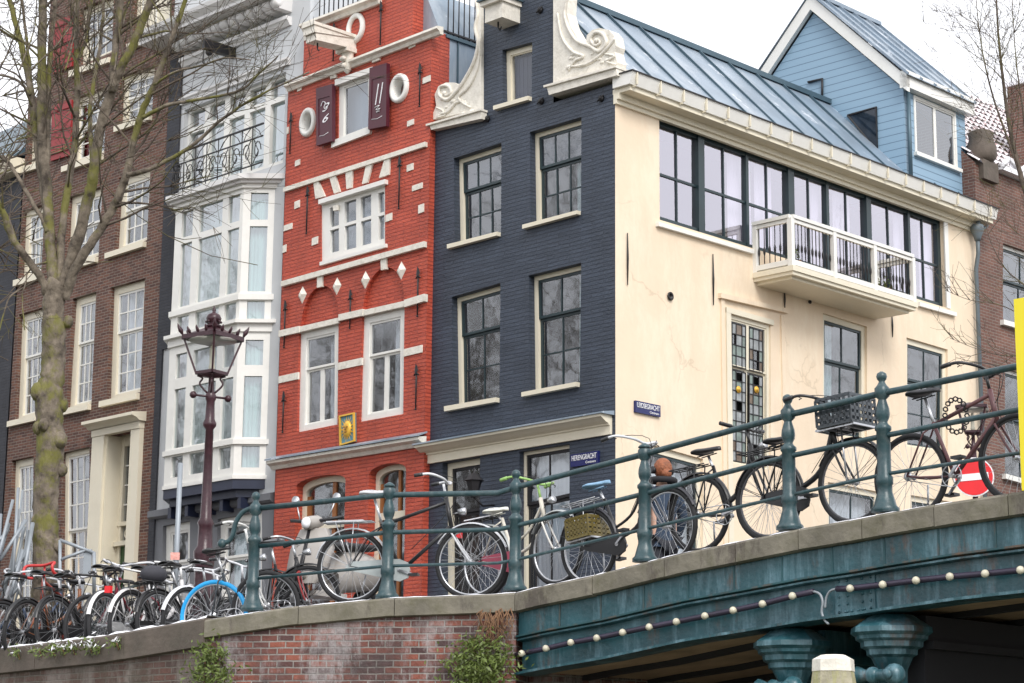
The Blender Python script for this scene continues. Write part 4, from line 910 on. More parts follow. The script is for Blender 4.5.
def bayring(z0, z1, out, mat, name, par, zin=0):
    o = out; mb = MB(); k = o*.414
    path = [(bxL-BAY-o*1.414,0),(bxL-k,-BAY-o),(bxR+k,-BAY-o),(bxR2+o*1.414,0)]
    n = 4; mb.add([(x,y,z0) for x,y in path]+[(x,y,z1) for x,y in path], [(0,1,5,4),(1,2,6,5),(2,3,7,6),(3,2,1,0),(4,5,6,7)]); return mb.build(name, mat, par)
bayring(zl_['lg1'], zl_['lg0']+.02, .05, M['white'], 'bay_rail', bay); bayring(zl_['lh1'], zl_['lh0']+.02, .05, M['white'], 'bay_rail', bay)
bayring(zl_['m1'], zl_['m0'], .04, M['white'], 'bay_rail', bay); bayring(zl_['m0'], zl_['m0']+.07, .12, M['white'], 'bay_cornice', bay)
bayring(zl_['bt']-.02, zl_['bt']+.05, .03, M['white'], 'bay_rail', bay)
ztc = zl_['cb']; bayring(ztc, ztc+.08, .05, M['white'], 'bay_cornice', bay); bayring(ztc+.08, ztc+.14, .12, M['whitewall'], 'bay_cornice', bay); bayring(ztc+.14, ztc+.24, .20, M['whitewall'], 'bay_cornice', bay)
bayring(zl_['bt']-.20, zl_['bt']-.02, .0, M['navy'], 'bay_base', bay); bayring(zl_['bt']-.34, zl_['bt']-.20, -.12, M['navy'], 'bay_base', bay)  # dark blue soffit; its navy also holds the shade under the bay
for k in range(5):
    x = bxL + (bxR-bxL)*k/4; mb = MB(); mb.box(x-.05, x+.05, -BAY+.16, 0, zl_['bt']-.55, zl_['bt']-.34); mb.build('bay_bracket', M['navy'], bay)
# iron balcony
zb0 = ztc+.24; o = .12; path = [Vector((bxL-BAY-o,-.0,0)),Vector((bxL,-BAY-o,0)),Vector((bxR+.05,-BAY-o,0)),Vector((gx1-.02,-BAY-o,0))]
mb = MB(); hR = .86
for z in (zb0+.10, zb0+.62, zb0+hR): mb.tube([p+Vector((0,0,z)) for p in path], .016 if z < zb0+.7 else .022, 5, smooth=False)
for i in range(3):
    a, b = path[i], path[i+1]; L_ = (b-a).length; n = max(2, int(L_/.34)); d = (b-a)/L_
    for k in range(n):
        c = a + (b-a)*(k+.5)/n; w = L_/n
        s = 1 if k % 2 else -1
        sp = [c + d*(s*.36*w*cos(t)*(1-t/9)) + Vector((0,0,zb0+.36+.22*sin(t)*(1-t/9))) for t in [j*.5 for j in range(15)]]
        mb.tube(sp, .010, 4); mb.tube([a+(b-a)*k/n+Vector((0,0,zb0)), a+(b-a)*k/n+Vector((0,0,zb0+hR))], .010, 4)
        mb.tube([c+d*(-s*.4*w)+Vector((0,0,zb0+.12)), c+d*(s*.1*w)+Vector((0,0,zb0+.35)), c+d*(-s*.35*w)+Vector((0,0,zb0+.6))], .009, 4)
        mb.tube([c+d*(s*.4*w)+Vector((0,0,zb0+.6)), c+d*(s*.12*w)+Vector((0,0,zb0+.74)), c+d*(-s*.3*w)+Vector((0,0,zb0+.84))], .008, 4)
mb.build('balcony_railing', M['iron'], hg)
# architrave, frieze, modillion cornice
z1 = PG(240,84)[1]; x0_, x1_ = gx0+.42, gx1+.05
mb = MB(); mb.strip([(x0_,z1),(x1_,z1)], [(.02,.0),(-.06,.0),(-.06,.07),(-.10,.10),(-.10,.14),(.02,.14)])
z2 = PG(240,46)[1]; mb.strip([(x0_,z2),(x1_,z2)], [(.02,.0),(-.05,.0),(-.10,.08),(-.14,.10),(-.14,.17),(.02,.17)]); cg = mb.build('architrave', M['whitewall'], hg)
z3 = PG(240,32)[1]+.1
for k in range(13):
    x = x0_+.15+k*(x1_-x0_-.25)/12; mb = MB(); mb.slab([(x-.085,z3-.12),(x+.085,z3-.12),(x+.10,z3+.12),(x-.10,z3+.12)], -.30, .0); mb.lathe([(.0,-.1),(.10,-.085),(.10,.085),(.0,.1)], (x,-.30,z3+.0), 10, 'x'); mb.build('modillion', M['whitewall'], cg)
mb = MB(); mb.strip([(gx0-.3,z3+.12),(x1_,z3+.12)], [(.02,.0),(-.62,.0),(-.62,.06),(-.72,.16),(-.74,.24),(.02,.24)]); co_ = mb.build('cornice', M['whitewall'], hg)
mb = MB(); mb.box(gx0+.05, gx1-.02, .02, 8, z3+.36, z3+.40); mb.box(gx1-.28, gx1-.02, -.05, .4, z3+.36, z3+1.9); mb.build('roof', M['zinc'], hg)
# black hoist beam with pulley
x, z = PG(234,57); mb = MB(); mb.box(x-.06, x+.06, -.75, .02, z-.02, z+.17); hh = mb.build('hoist_beam', M['iron'], hg)
mb = MB(); mb.lathe([(.02,-.03),(.07,-.03),(.07,.03),(.02,.03)], (x,-.60,z-.06), 10, 'x'); mb.tube([(x,-.72,z+.1),(x,-.74,z-.3),(x+.02,-.70,z-.34)], .015, 5); mb.build('pulley', M['iron'], hh)

# ================================================================== BROWN HOUSE
hw = empty('brown_house', FR.M, 'tall dark brown brick house with cream sash windows and red attic shutters', 'house')
wx0, wx1 = FR.loc(8.5,430)[0], gx0-.02; wh = []
CT = M['creamtrim']; WM = M['white']
def dwin(q, rows, sill=None, **k): 
    kk = dict(rec=.10, cas=.15, casmat=CT, sash=.045, sashmat=WM, rows=rows, sill=sill, mun=.028, bot=.10); kk.update(k)
    return window(hw, FR, q, wh, **kk)
R5 = ((.40,3,2),(.60,3,3)); R4 = ((.45,3,2),(.55,3,2))
dwin([(110.5,287.5),(145,278),(140.3,392),(106.8,400)], R5, [(102.5,402),(139.8,393.2),(139.6,399.5),(102,407.8)], cur=[(.1,.9)])
dwin([(72.8,298.5),(96.2,291.5),(91.4,404),(66,410)], R5, [(60,410.5),(91.3,404.2),(91,410),(60,416.8)])
dwin([(18.8,314.5),(44,307),(39,414),(14.5,421)], R5, [(10.5,422),(38.8,415),(38.6,421),(10.2,427.5)])
dwin([(119,178),(150.6,167.5),(147,240),(114.5,252)], R4, [(108.2,254),(146.6,241.8),(146.2,247.2),(108,259.4)])
dwin([(68.5,197),(102.5,186),(98.5,255.5),(65,266)], R4, [(62,268),(98.5,257),(98,263),(62,273.5)])
dwin([(22.8,210.5),(45,204),(41,272),(20,279.5)], R4, [(16.5,281),(40.5,274),(40.3,280),(16.3,287)], cur=[(0,1,M['greencurt'])])
dwin([(120.5,76),(155,65),(152,114),(118.5,126.5)], R4, [(117,127.5),(152.5,115.5),(152,121),(117,133)])
dwin([(73,98.5),(107,86),(104,153),(70,164.5)], R4, [(64.5,167.5),(104,154.5),(103.5,160),(64.5,173)])
dwin([(30,121),(52,114),(49,160),(27.5,167)], R4, [(23.5,168.5),(48,161),(47.5,167),(23.3,174)])
dwin([(80,9),(114,-4),(112,52),(79,66)], R4, [(72,72),(112,58),(112,63),(72,78)])
dwin([(134,-12),(172,-26),(169,32),(132,45)], ((1,2,1),), [(130,45),(169,31.5),(169,37),(130,50.5)], label='cream boarded top floor opening', glass=M['creamtrim'])
dwin([(11.8,460.7),(33.5,456),(32,640),(8,640)], ((.42,3,3),(.58,3,4)))
dwin([(61.5,453),(89.6,446.5),(88,640),(60,640)], ((.42,3,3),(.58,3,4)), cas=.10, cur=[(.75,1.0)])
# red shutters leaf open beside the attic windows
for q, lb in (([(52.5,106),(72,99.5),(70.5,155),(51,161)], 'weathered red plank shutter, lower one'), ([(54,22),(74,14),(72,66),(53,74)], 'weathered red plank shutter, upper one')):
    Q = FR.L(q, -.05); mb = MB(); mb.slab(Q, -.06, -.015)
    for t in (.10,.5,.86): mb.slab(sub(Q,-.02,1.02,t,t+.05), -.085, -.06)
    o = mb.build('shutter', M['redshut'], hw); o['label'] = lb
zWt = FR.loc(60,-40)[1]+2.0
# doorway
dq = [(104,436.5),(131,430.2),(129,640),(102,640)]; Dq = FR.L(dq); wh.append(Dq)
zd_top = PG(110,545)[1]
mb = MB(); Dx0, Dx1 = Dq[0][0], Dq[1][0]; Dx0 = Dq[3][0]*.5+Dx0*.5; Dx1 = Dx1*.5+Dq[2][0]*.5; zt_ = Dq[0][1]; y = .30
mb.slab([(Dx0-.1,zt_+.1),(Dx0+.16,zt_+.1),(Dx0+.16,-.05),(Dx0-.1,-.05)], y, y+.1); mb.slab([(Dx1-.10,zt_+.1),(Dx1+.1,zt_+.1),(Dx1+.1,-.05),(Dx1-.10,-.05)], y, y+.1)
mb.slab([(Dx0,zt_+.1),(Dx1,zt_+.1),(Dx1,zt_-.2),(Dx0,zt_-.2)], y+.01, y+.09)
zt1 = PG(120,521)[1]; zt2 = PG(120,541)[1]; mb.box(Dx0, Dx1, y-.02, y+.1, zt1-.04, zt1+.04); mb.box(Dx0-.05, Dx1, y-.10, y+.1, zt2-.05, zt2+.04)
mb.tube([((Dx0+Dx1)/2+.03+.24*cos(2*pi*i/20), y+.04, (zt1+zt2)/2+.13*sin(2*pi*i/20)) for i in range(20)], .02, 5, closed=True)
dr = mb.build('door_frame', CT, hw)
mb = MB(); 
for k in range(4): mb.box(Dx0+.16, Dx1-.1, y+.05, y+.075, zt1+(zt_-.2-zt1)*k/4-.014, zt1+(zt_-.2-zt1)*k/4+.014)
mb.box((Dx0+Dx1)/2+.05, (Dx0+Dx1)/2+.08, y+.05, y+.075, zt1, zt_-.2); mb.build('door_muntins', WM, dr)
mb = MB(); mb.add([(Dx0,y+.065,zt2),(Dx1,y+.065,zt2),(Dx1,y+.065,zt_),(Dx0,y+.065,zt_)], [(0,1,2,3)]); mb.build('glass', M['glass'], dr)
mb = MB(); mb.box(Dx0+.16, Dx1-.10, y+.03, y+.09, .1, zt2-.05); 
for a, b in ((.2,1.1),(1.25,2.3)): mb.box(Dx0+.26, Dx1-.2, y+.015, y+.03, a, b)
mb.build('door', M['green'], hw)
mb = MB(); xs0 = (PG(94,445)[0]+PG(92,560)[0])/2; xs1 = (PG(142,440)[0]+PG(139.5,560)[0])/2
mb.box(xs0, Dx0, -.10, .02, -.05, zt_+.02); mb.box(Dx1, xs1, -.10, .02, -.05, zt_+.02); mb.box(Dx0-.001, Dx0+.05, -.04, .3, -.05, zt_); mb.box(xs0-.03, Dx0+.02, -.13, .02, -.05, .35); mb.box(Dx1-.02, xs1+.03, -.13, .02, -.05, .35)
ztc_ = PG(118,420)[1]; zst = zt_; mb.box(xs0-.01, xs1+.01, -.12, .02, zt_, zt_+.16); mb.box(xs0-.02, xs1+.02, -.14, .02, zt_+.17, ztc_-.14)
mb.strip([(xs0-.06,ztc_-.14),(xs1+.06,ztc_-.14)], [(.02,0),(-.16,0),(-.22,.05),(-.34,.09),(-.34,.15),(.02,.2)]); sr = mb.build('door_surround', CT, hw)
for k in range(9): pass
zst_ = PG(20,104)[1]; xst = PG(47,60)[0]
wall(hw, 'front_wall', [(wx0,-.05),(wx1,-.05),(wx1,zWt),(xst,zWt),(xst,zst_),(wx0,zst_)], wh, M['brownbrick'], .22)
shell(hw, 'rear_walls', wx0, wx1, -.05, zst_, 0.0, 9, M['brownbrick']); shell(hw, 'upper_walls', xst, wx1, zst_, zWt, 0.0, 6, M['brownbrick']); interior(hw, wx0+.2, wx1-.2, .05, zst_-.2, .6, 3.8); interior(hw, xst+.2, wx1-.2, zst_+.05, zWt-.3, .6, 3.8)
mb = MB(); mb.strip([(xst-.1,zWt),(wx1+.1,zWt)], [(.2,-.1),(-.3,-.1),(-.45,.2),(.2,.2)]); mb.build('cornice', CT, hw)
mb = MB(); mb.add([(xst,-.1,zWt+.2),(wx1,-.1,zWt+.2),(wx1,3,zWt+3),(xst,3,zWt+3),(wx1,6,zWt+.2),(xst,6,zWt+.2)], [(0,1,2,3),(3,2,4,5),(0,3,5),(1,4,2)]); mb.build('roof', M['tile'], hw)
mb = MB(); mb.box((Dx0+Dx1)/2-1.0, (Dx0+Dx1)/2+1.0, -1.0, -.14, -.05, .17); mb.box((Dx0+Dx1)/2-.7, (Dx0+Dx1)/2+.7, -.7, -.14, .17, .34); mb.build('steps', M['coping'], hw)
# a lamp lit room seen in the ground floor window
r = empty('table_lamp', FR.M @ Matrix.Translation((PG(82,575)[0], .50, PG(82,575)[1]-.3)), 'warm glowing lamp inside the ground floor window of the brown house', 'lamp')
mb = MB(); mb.lathe([(.10,0),(.1,.02),(.02,.04),(.02,.3)], (0,0,0), 10); mb.build('lamp_base', M['orange_wood'], r)
mb = MB(); mb.lathe([(.24,.26),(.16,.60)], (0,0,0), 14); mb.build('lamp_shade', emit_mat('lamp shade glow', (1,.52,.16), 3.0), r)

# ================================================================== FAR LEFT HOUSE and RIGHT HOUSE
hn = empty('dark_house', FR.M, 'dark painted house at the far left edge beside the brown house', 'house')
nh = []; nx0, nx1 = wx0-5.2, wx0-.02; zN = PG(2,182)[1]
for z0 in (1.0,4.2,7.2):
    for x0 in (nx0+.7, nx0+2.9+.55): window(hn, None, None, nh, local=[(x0,z0+2.0),(x0+1.1,z0+2.0),(x0+1.1,z0),(x0,z0)], rec=.1, cas=.08, casmat=M['teal_dark'], rows=((.4,2,1),(.6,2,2)), cur=[(0,1,M['greencurt'])])
wall(hn, 'front_wall', [(nx0,-.05),(nx1,-.05),(nx1,zN),(nx0,zN)], nh, M['darkbrick'], .2, -.02)
shell(hn, 'rear_walls', nx0, nx1, -.05, zN, 0, 9, M['darkbrick']); interior(hn, nx0+.2, nx1-.2, .05, zN-.2, .6, 3)
mb = MB(); mb.strip([(nx0,zN),(nx1,zN)], [(.1,0),(-.3,0),(-.45,.35),(.1,.35)]); mb.build('cornice', CT, hn)
mb = MB(); mb.add([(nx0,-.3,zN+.35),(nx1,-.3,zN+.35),(nx1,2.2,zN+2.6),(nx0,2.2,zN+2.6),(nx1,9,zN+2.6),(nx0,9,zN+2.6)], [(0,1,2,3),(3,2,4,5),(1,4,2),(0,3,5)]); mb.build('roof', M['zincdark'], hn)
# right neighbour on the side canal
FRt = Frame(FS.o + FS.U*(xe+.12), FS.U)
ht = empty('brick_house', FRt.M, 'reddish brick house with a snowy clay tile roof, right of the cream wall', 'house')
th = []; Pt = lambda a, b: FRt.loc(a, b, .06)
for q in ([(1003,243),(1046,258),(1046,332),(1003,320)],[(1005,368),(1048,380),(1048,486),(1005,474)],[(1062,262),(1110,278),(1110,350),(1062,336)],[(1064,384),(1112,398),(1112,500),(1064,490)]):
    window(ht, FRt, q, th, d=.06, rec=.08, cas=.07, casmat=M['white'], sash=.045, sashmat=M['teal_dark'], rows=((.45,2,1),(.55,2,1)), sill=[(q[3][0]-3,q[3][1]),(q[2][0]+3,q[2][1]+2),(q[2][0]+3,q[2][1]+7),(q[3][0]-3,q[3][1]+5)])
zt0 = Pt(985,168)[1]
wall(ht, 'front_wall', [(0,-.05),(9,-.05),(9,zt0),(0,zt0)], th, M['nbrick'], .2, .06)
shell(ht, 'rear_walls', 0, 9, -.05, zt0, .06, 8, M['nbrick']); interior(ht, .3, 8.7, .05, zt0-.2, .5, 3)
mb = MB(); TH = 3.4
mb.add([(0,.0,zt0),(9,.0,zt0),(9,3.2,zt0+TH),(0,3.2,zt0+TH),(9,6.4,zt0),(0,6.4,zt0)], [(3,2,4,5)])
mg_ = MB(); mg_.add([(0,.02,zt0),(0,3.2,zt0+TH-.04),(0,6.4,zt0),(9,.02,zt0),(9,3.2,zt0+TH-.04),(9,6.4,zt0)], [(0,1,2),(3,5,4)]); mg_.build('gable_end', M['nbrick'], ht)
# pantiles: real rows, each tile a shallow curve with its own snow
rows_, cols_ = 16, 44
for r_ in range(rows_):
    t0, t1 = r_/rows_, (r_+1.15)/rows_; vs = []
    for c in range(cols_*4+1):
        x = c*9/(cols_*4); wv = .035*sin(2*pi*c/4)
        vs += [(x, 3.2*t0-.05, zt0+TH*t0+.05+wv), (x, 3.2*t1-.01, zt0+TH*t1+.0+wv)]
    mb.add(vs, [(2*i,2*i+2,2*i+3,2*i+1) for i in range(cols_*4)], True)
rt = mb.build('roof', M['tile'], ht)
mb = MB(); cx0 = Pt(1037,100)[0]; mb.box(cx0, cx0+1.1, -.05, .75, zt0-.4, Pt(1006,66)[1]); mb.build('chimney', M['nbrick'], ht)
mb = MB(); mb.box(cx0-.05, cx0+1.15, -.1, .8, Pt(1006,66)[1], Pt(1006,62)[1]); mb.build('chimney_snow', M['snow'], ht)
mb = MB(); x, z = Pt(986,165); mb.box(x-.28, x+.28, -.05, .4, z-.35, z+.05); mb.lathe([(.22,0),(.30,.12),(.30,.3),(.24,.5),(.26,.62),(.2,.66)], (x,.15,z+.05), 12); mb.build('chimney_pot', M['coping2'], ht)
mb = MB(); mb.box(x+.3, x+2.2, -.12, .1, z-.05, z+.06); mb.tube([(x+.3,-.1,z),(x+.6,-.1,z+.22),(x+1.0,-.1,z+.05),(x+1.4,-.1,z+.3)], .06, 6); mb.build('parapet_snow', M['snow'], ht)
# ================================================================== QUAY, BRIDGE, GROUND
A5 = at(515, 592, 19.0); A5.z = 0; P2 = at(204, 620, 19.7); P2.z = 0
UR = Vector((sin(A_ROW), -cos(A_ROW), 0)); YR = Vector((cos(A_ROW), sin(A_ROW), 0))
FBR = Frame(A5, UR); FL1 = Frame(P2, UR)
d2 = (A5 - P2); L2LEN = d2.length; FL2 = Frame(P2, d2)
cop_b = FBR.L([(515,592.3),(540,586),(600,573.5),(680,553),(740,541),(800,528.5),(850,520),(880,514),(950,501.5),(1024,490.5)])
x9, z9 = cop_b[-1]; s9 = (cop_b[-1][1]-cop_b[-3][1])/(cop_b[-1][0]-cop_b[-3][0]); ext = []
for k in range(1, 9):
    dx = k*.9; ext.append((x9+dx, z9 + s9*dx - .5*(s9/1.6)*dx*dx*1.0))
BL_ = x9 + 7.2
cop_b += ext; cop_l2 = [(0, FL2.loc(204,620)[1])] + FL2.L([(290,607),(387,597.8),(494,593.8)]) + [(L2LEN, cop_b[0][1])]
zq0 = cop_l2[0][1]; cop_l1 = [(-60, FL1.loc(0,648)[1]-.25), (-12, FL1.loc(0,648)[1]-.05), FL1.loc(0,648), FL1.loc(100,636.2), (0, FL1.loc(204,617.5)[1])]
def zb(x):
    for (a, b), (c, d) in zip(cop_b, cop_b[1:]):
        if a <= x <= c: return b + (d-b)*(x-a)/(c-a)
    return cop_b[0][1] if x < 0 else cop_b[-1][1]
# street sheet
gp = []
def W3(F, x, y, z): p = F.o + F.U*x + F.Y*y; return (p.x, p.y, z)
g = MB()
outl = [W3(FL1,-60,.3,2.28), W3(FL1,-3.6,.3,2.29), W3(FL1,0.1,.3,2.38), W3(FL2,.9,.3,2.55), W3(FBR,0,.3,cop_b[0][1]-.05), W3(FBR,0,9.2,cop_b[0][1]-.10), W3(FBR,0,26,2.46), W3(FBR,0,300,2.42), W3(FL1,-200,300,2.42), W3(FL1,-200,60,2.42), W3(FL1,-60,8,2.42)]
tr_ = tessellate_polygon([[Vector((p[0], p[1], 0)) for p in outl]]); g.add(outl, [tuple(t) for t in tr_])
tag(g.build('street', M['asphalt']), None, kind='structure')
g = MB(); r_ = []
XE = 13.5
ol2 = [W3(FBR,XE,.3,2.3), W3(FBR,200,.3,2.3), W3(FBR,200,300,2.3), W3(FBR,XE,300,2.3)]; g.poly(ol2)
tag(g.build('far_street', M['asphalt']), None, kind='structure')
g = MB(); g.add([(-400,-300,0),(500,-300,0),(500,500,0),(-400,500,0)], [(0,1,2,3)]); tag(g.build('canal_water', M['water']), None, kind='structure')
g = MB(); g.add([(-1500,-1500,-.8),(1500,-1500,-.8),(1500,1500,-.8),(-1500,1500,-.8)], [(0,1,2,3)]); tag(g.build('ground', M['asphalt']), None, kind='structure')
# opposite bank, behind and to the left of the camera
g = MB(); a = FL1.o - YR*27
for (x0, x1) in ((-140, 60),):
    p = [a + UR*x0, a + UR*x1, a + UR*x1 - YR*120, a + UR*x0 - YR*120]
    g.add([(q.x,q.y,1.9) for q in p] + [(q.x,q.y,-.5) for q in p[:2]], [(0,1,2,3),(0,4,5,1)])
tag(g.build('opposite_quay', M['asphalt']), None, kind='structure')
# quay walls
def quay(F, pts, label, brick, cmat, joints, th=.175, y1=.42, x_end=None):
    z_ = pts[len(pts)//2][1]
    r = empty('quay_wall', F.M @ Matrix.Translation(((pts[0][0]*0+pts[-1][0])/2, 0, -.5)), label, 'quay wall')
    X = Matrix.Translation((-(pts[-1][0])/2, 0, .5))
    mb = MB(X); n = len(pts)
    mb.add([(x,.05,z-th) for x, z in pts] + [(x,.05,-.5) for x, z in pts], [(i,i+1,n+i+1,n+i) for i in range(n-1)])
    x, z = pts[-1]; mb.add([(x,.05,z-th),(x,1.2,z-th),(x,1.2,-.5),(x,.05,-.5)], [(0,1,2,3)]); mb.build('brickwork', brick, r)
    # coping stones with open joints
    def zz(x):
        for (a, b), (c, d) in zip(pts, pts[1:]):
            if a <= x <= c + 1e-6: return b + (d-b)*(x-a)/(c-a)
        return pts[-1][1]
    js = [pts[0][0]] + joints + [pts[-1][0]]
    for a, b in zip(js, js[1:]):
        xs = [a+.004] + [x for x, _ in pts if a+.05 < x < b-.05] + [b-.004]; e = random.uniform(-.004,.004)
        mb = MB(X); mb.strip([(x, zz(x)+e) for x in xs], [(y1,0),(.02+e,0),(0+e,-.02),(0+e,-th+.01),(.03,-th),(y1,-th)]); mb.build('coping_stone', cmat, r)
    return r, X
rq1, X1 = quay(FL1, cop_l1, 'long lower quay wall of dark stained brick under the parked bicycles at left', M['quaybrick2'], M['coping2'], [-12,-9,-6.6,-4.6,-2.9,-1.3], th=.27)
rq2, X2 = quay(FL2, cop_l2, 'angled red brick quay wall under the left part of the iron railing', M['quaybrick'], M['coping'], [L2LEN*.31, L2LEN*.62])
# thin snow line on the quay edge
def snowline(F, pts, label, y0=.015, y1=.10, h=.012):
    mb = MB(); ps = []
    for (a, b), (c, d) in zip(pts, pts[1:]):
        n = max(1, int((c-a)/.08))
        for i in range(n): ps.append((a+(c-a)*i/n, b+(d-b)*i/n))
    ps.append(pts[-1]); vs = []
    for x, z in ps:
        a = y0 + random.uniform(-.006,.012); hh = h*random.uniform(.3,1.2) if random.random() < .9 else .002
        vs += [(x, a, z-.002), (x, a+.015, z+hh), (x, y1+random.uniform(-.03,.12), z+hh*.8), (x, y1+.15, z-.002)]
    fs = []
    for i in range(len(ps)-1):
        for k in range(3): fs.append((i*4+k, i*4+k+1, i*4+5+k, i*4+4+k))
    mb.add(vs, fs, True); o = mb.build('snow', M['snow']); o.matrix_world = F.M; tag(o, label, 'snow', kind='stuff'); return o
snowline(FL1, cop_l1[2:], 'thin line of snow along the edge of the lower quay at left', h=.022)
snowline(FL2, cop_l2, 'thin patchy snow on the coping under the left railing', h=.008)
snowline(FBR, cop_b[:9], 'thin line of snow along the edge of the bridge coping', h=.010)

# ---- bridge
br = empty('bridge', FBR.M @ Matrix.Translation((6.5,0,-.5)), 'humped canal bridge with blue green riveted iron girder and stone coping', 'bridge')
XBR = Matrix.Translation((-6.5,0,.5))
def bmesh_(): return MB(XBR)
js = [0]
for px in (592,664,735,798,862,935,1010): js.append(FBR.loc(px, 550)[0])
js += [js[-1]+1.5*k for k in range(1,6)]
for a, b in zip(js, js[1:]):
    xs = [a+.004] + [x for x, _ in cop_b if a+.04 < x < b-.04] + [b-.004]; e = random.uniform(-.004,.004)
    mb = bmesh_(); mb.strip([(x, zb(x)+e) for x in xs], [(.42,0),(.02+e,0),(0+e,-.02),(e,-.165),(.03,-.175),(.42,-.175)]); mb.build('coping_stone', M['coping'], br)
xa0 = -.02; px_ = [(xa0, cop_b[0][1])] + cop_b[1:]
def gstrip(name, prof, mat, parent=None, pts=None):
    mb = bmesh_(); mb.strip(pts or px_, prof); return mb.build(name, mat, parent or br)
gi = gstrip('girder_fascia', [(.20,-.175),(.07,-.175),(.07,-.385),(.20,-.385)], M['girder'])
gstrip('girder_ledge', [(.25,-.385),(.03,-.385),(.03,-.40),(.085,-.415),(.25,-.415)], M['rust'], gi)
gw_ = gstrip('girder_web', [(.26,-.415),(.12,-.415),(.12,-.715),(.26,-.715)], M['girder'])
gstrip('girder_flange', [(.30,-.715),(.02,-.715),(.02,-.737),(.30,-.737)], M['girder'], gw_)
gstrip('girder_top_angle', [(.121,-.415),(.05,-.415),(.05,-.43),(.12,-.44)], M['girder'], gw_)
# stiffener plate with rivets, seams
xp0, xp1 = FBR.loc(826,570)[0], FBR.loc(866,570)[0]
mb = bmesh_(); mb.strip([(xp0,zb(xp0)),((xp0+xp1)/2,zb((xp0+xp1)/2)),(xp1,zb(xp1))], [(.125,-.42),(.108,-.42),(.108,-.71),(.125,-.71)]); sp = mb.build('splice_plate', M['girder'], gw_)
mb = bmesh_()
for xx in (xp0+.04, xp0+.12, xp1-.12, xp1-.04):
    for k in range(5): mb.ball((xx, .106, zb(xx)-.45-k*.06), .012, 6)
for k in range(6): xx = xp0+.04+k*(xp1-xp0-.08)/5; mb.ball((xx,.106,zb(xx)-.69), .012, 6)
mb.build('rivets', M['girder'], sp)
mb = bmesh_()
for k in range(1,26):
    xx = k*.5
    if xx < XE-.5: mb.bar((xx,.068,zb(xx)-.18),(xx,.068,zb(xx)-.38), .018, .006)
mb.build('fascia_seam', M['rust'], gi)
# bulb pipes
b1 = [(521.6,653.4),(545.7,648.4),(570.6,642.5),(596.5,638),(622.4,632.4),(649,627),(676.2,621.7),(704.7,615.9),(733,610.3),(762.3,603.9),(792.3,595.9)]
b2 = [(850,588.4),(882.6,584.6),(915.9,580.4),(949.7,576.6),(985,573.6),(1020.4,570)]
bulb = pmat('cream glass bulb', (.60,.56,.44), .3, var=.2, vs=20)
for lst, st, en in ((b1,(515,655),(812.8,591.4)),(b2,(836,588.8),(1024,569.6))):
    q = FBR.L([st]+lst+[en], .04)
    if lst is b2: q += [(x, zb(x)-.55) for x, _ in cop_b if x > q[-1][0]+.2]
    mb = bmesh_(); mb.tube([(x,.05,z) for x, z in q], .024, 8); pipe = mb.build('lamp_pipe', M['iron'] if 0 else pmat('dark plum pipe', (.03,.022,.045), .4, var=.3), br)
    bl_ = FBR.L(lst, .0)
    if lst is b2: bl_ += [(bl_[-1][0]+.31*k, zb(bl_[-1][0]+.31*k)-.55) for k in range(1,14)]
    for x, z in bl_:
        mb = bmesh_(); mb.ball((x,.0,z), .031, 10); mb.lathe([(.018,.0),(.018,.04)], (x,.01,z), 6, 'y'); mb.build('bulb', bulb, pipe)
mb = bmesh_(); q = FBR.L([(812.8,591.4),(819,594),(822,602),(821,612),(824,620),(828,624)], .03); mb.tube([(x,.04,z) for x, z in spline([(a,0,b) for a,b in q],4) and [(p[0],p[2]) for p in spline([(a,0,b) for a,b in q],4)]], .011, 6)
q = FBR.L([(836,588.5),(829,591),(825,598),(824,608)], .03); mb.tube([(p[0],.045,p[2]) for p in spline([(a,0,b) for a,b in q],4)], .010, 6); mb.build('cable', M['galv'], br)
# deck, planks and underside beams
mb = bmesh_(); pts = [(x,z) for x, z in px_ if x < XE] ; n = len(pts)
mb.add([(x,.3,z-.05) for x,z in pts]+[(x,9.1,z-.05) for x,z in pts], [(i,i+1,n+i+1,n+i) for i in range(n-1)]); mb.build('deck', M['asphalt'], br)
mb = bmesh_(); mb.add([(x,.25,z-.70) for x,z in pts]+[(x,9.1,z-.70) for x,z in pts], [(i,i+1,n+i+1,n+i) for i in range(n-1)]); mb.build('deck_planks', M['plank'], br)
for k in range(1, 11): gstrip('deck_beam', [(k*.9,-.69),(k*.9+.10,-.69),(k*.9+.10,-.745),(k*.9,-.745)], M['beam'])
gstrip('rear_girder', [(9.1,-.1),(9.3,-.1),(9.3,-.74),(9.1,-.74)], M['girder'])
# far abutment under the bridge
mb = bmesh_(); mb.box(-.6, -.02, .5, 9.2, -.5, cop_b[0][1]-.2); mb.box(XE, XE+1, .3, 60, -.5, 2.2); mb.build('abutment', M['quaybrick'], br)
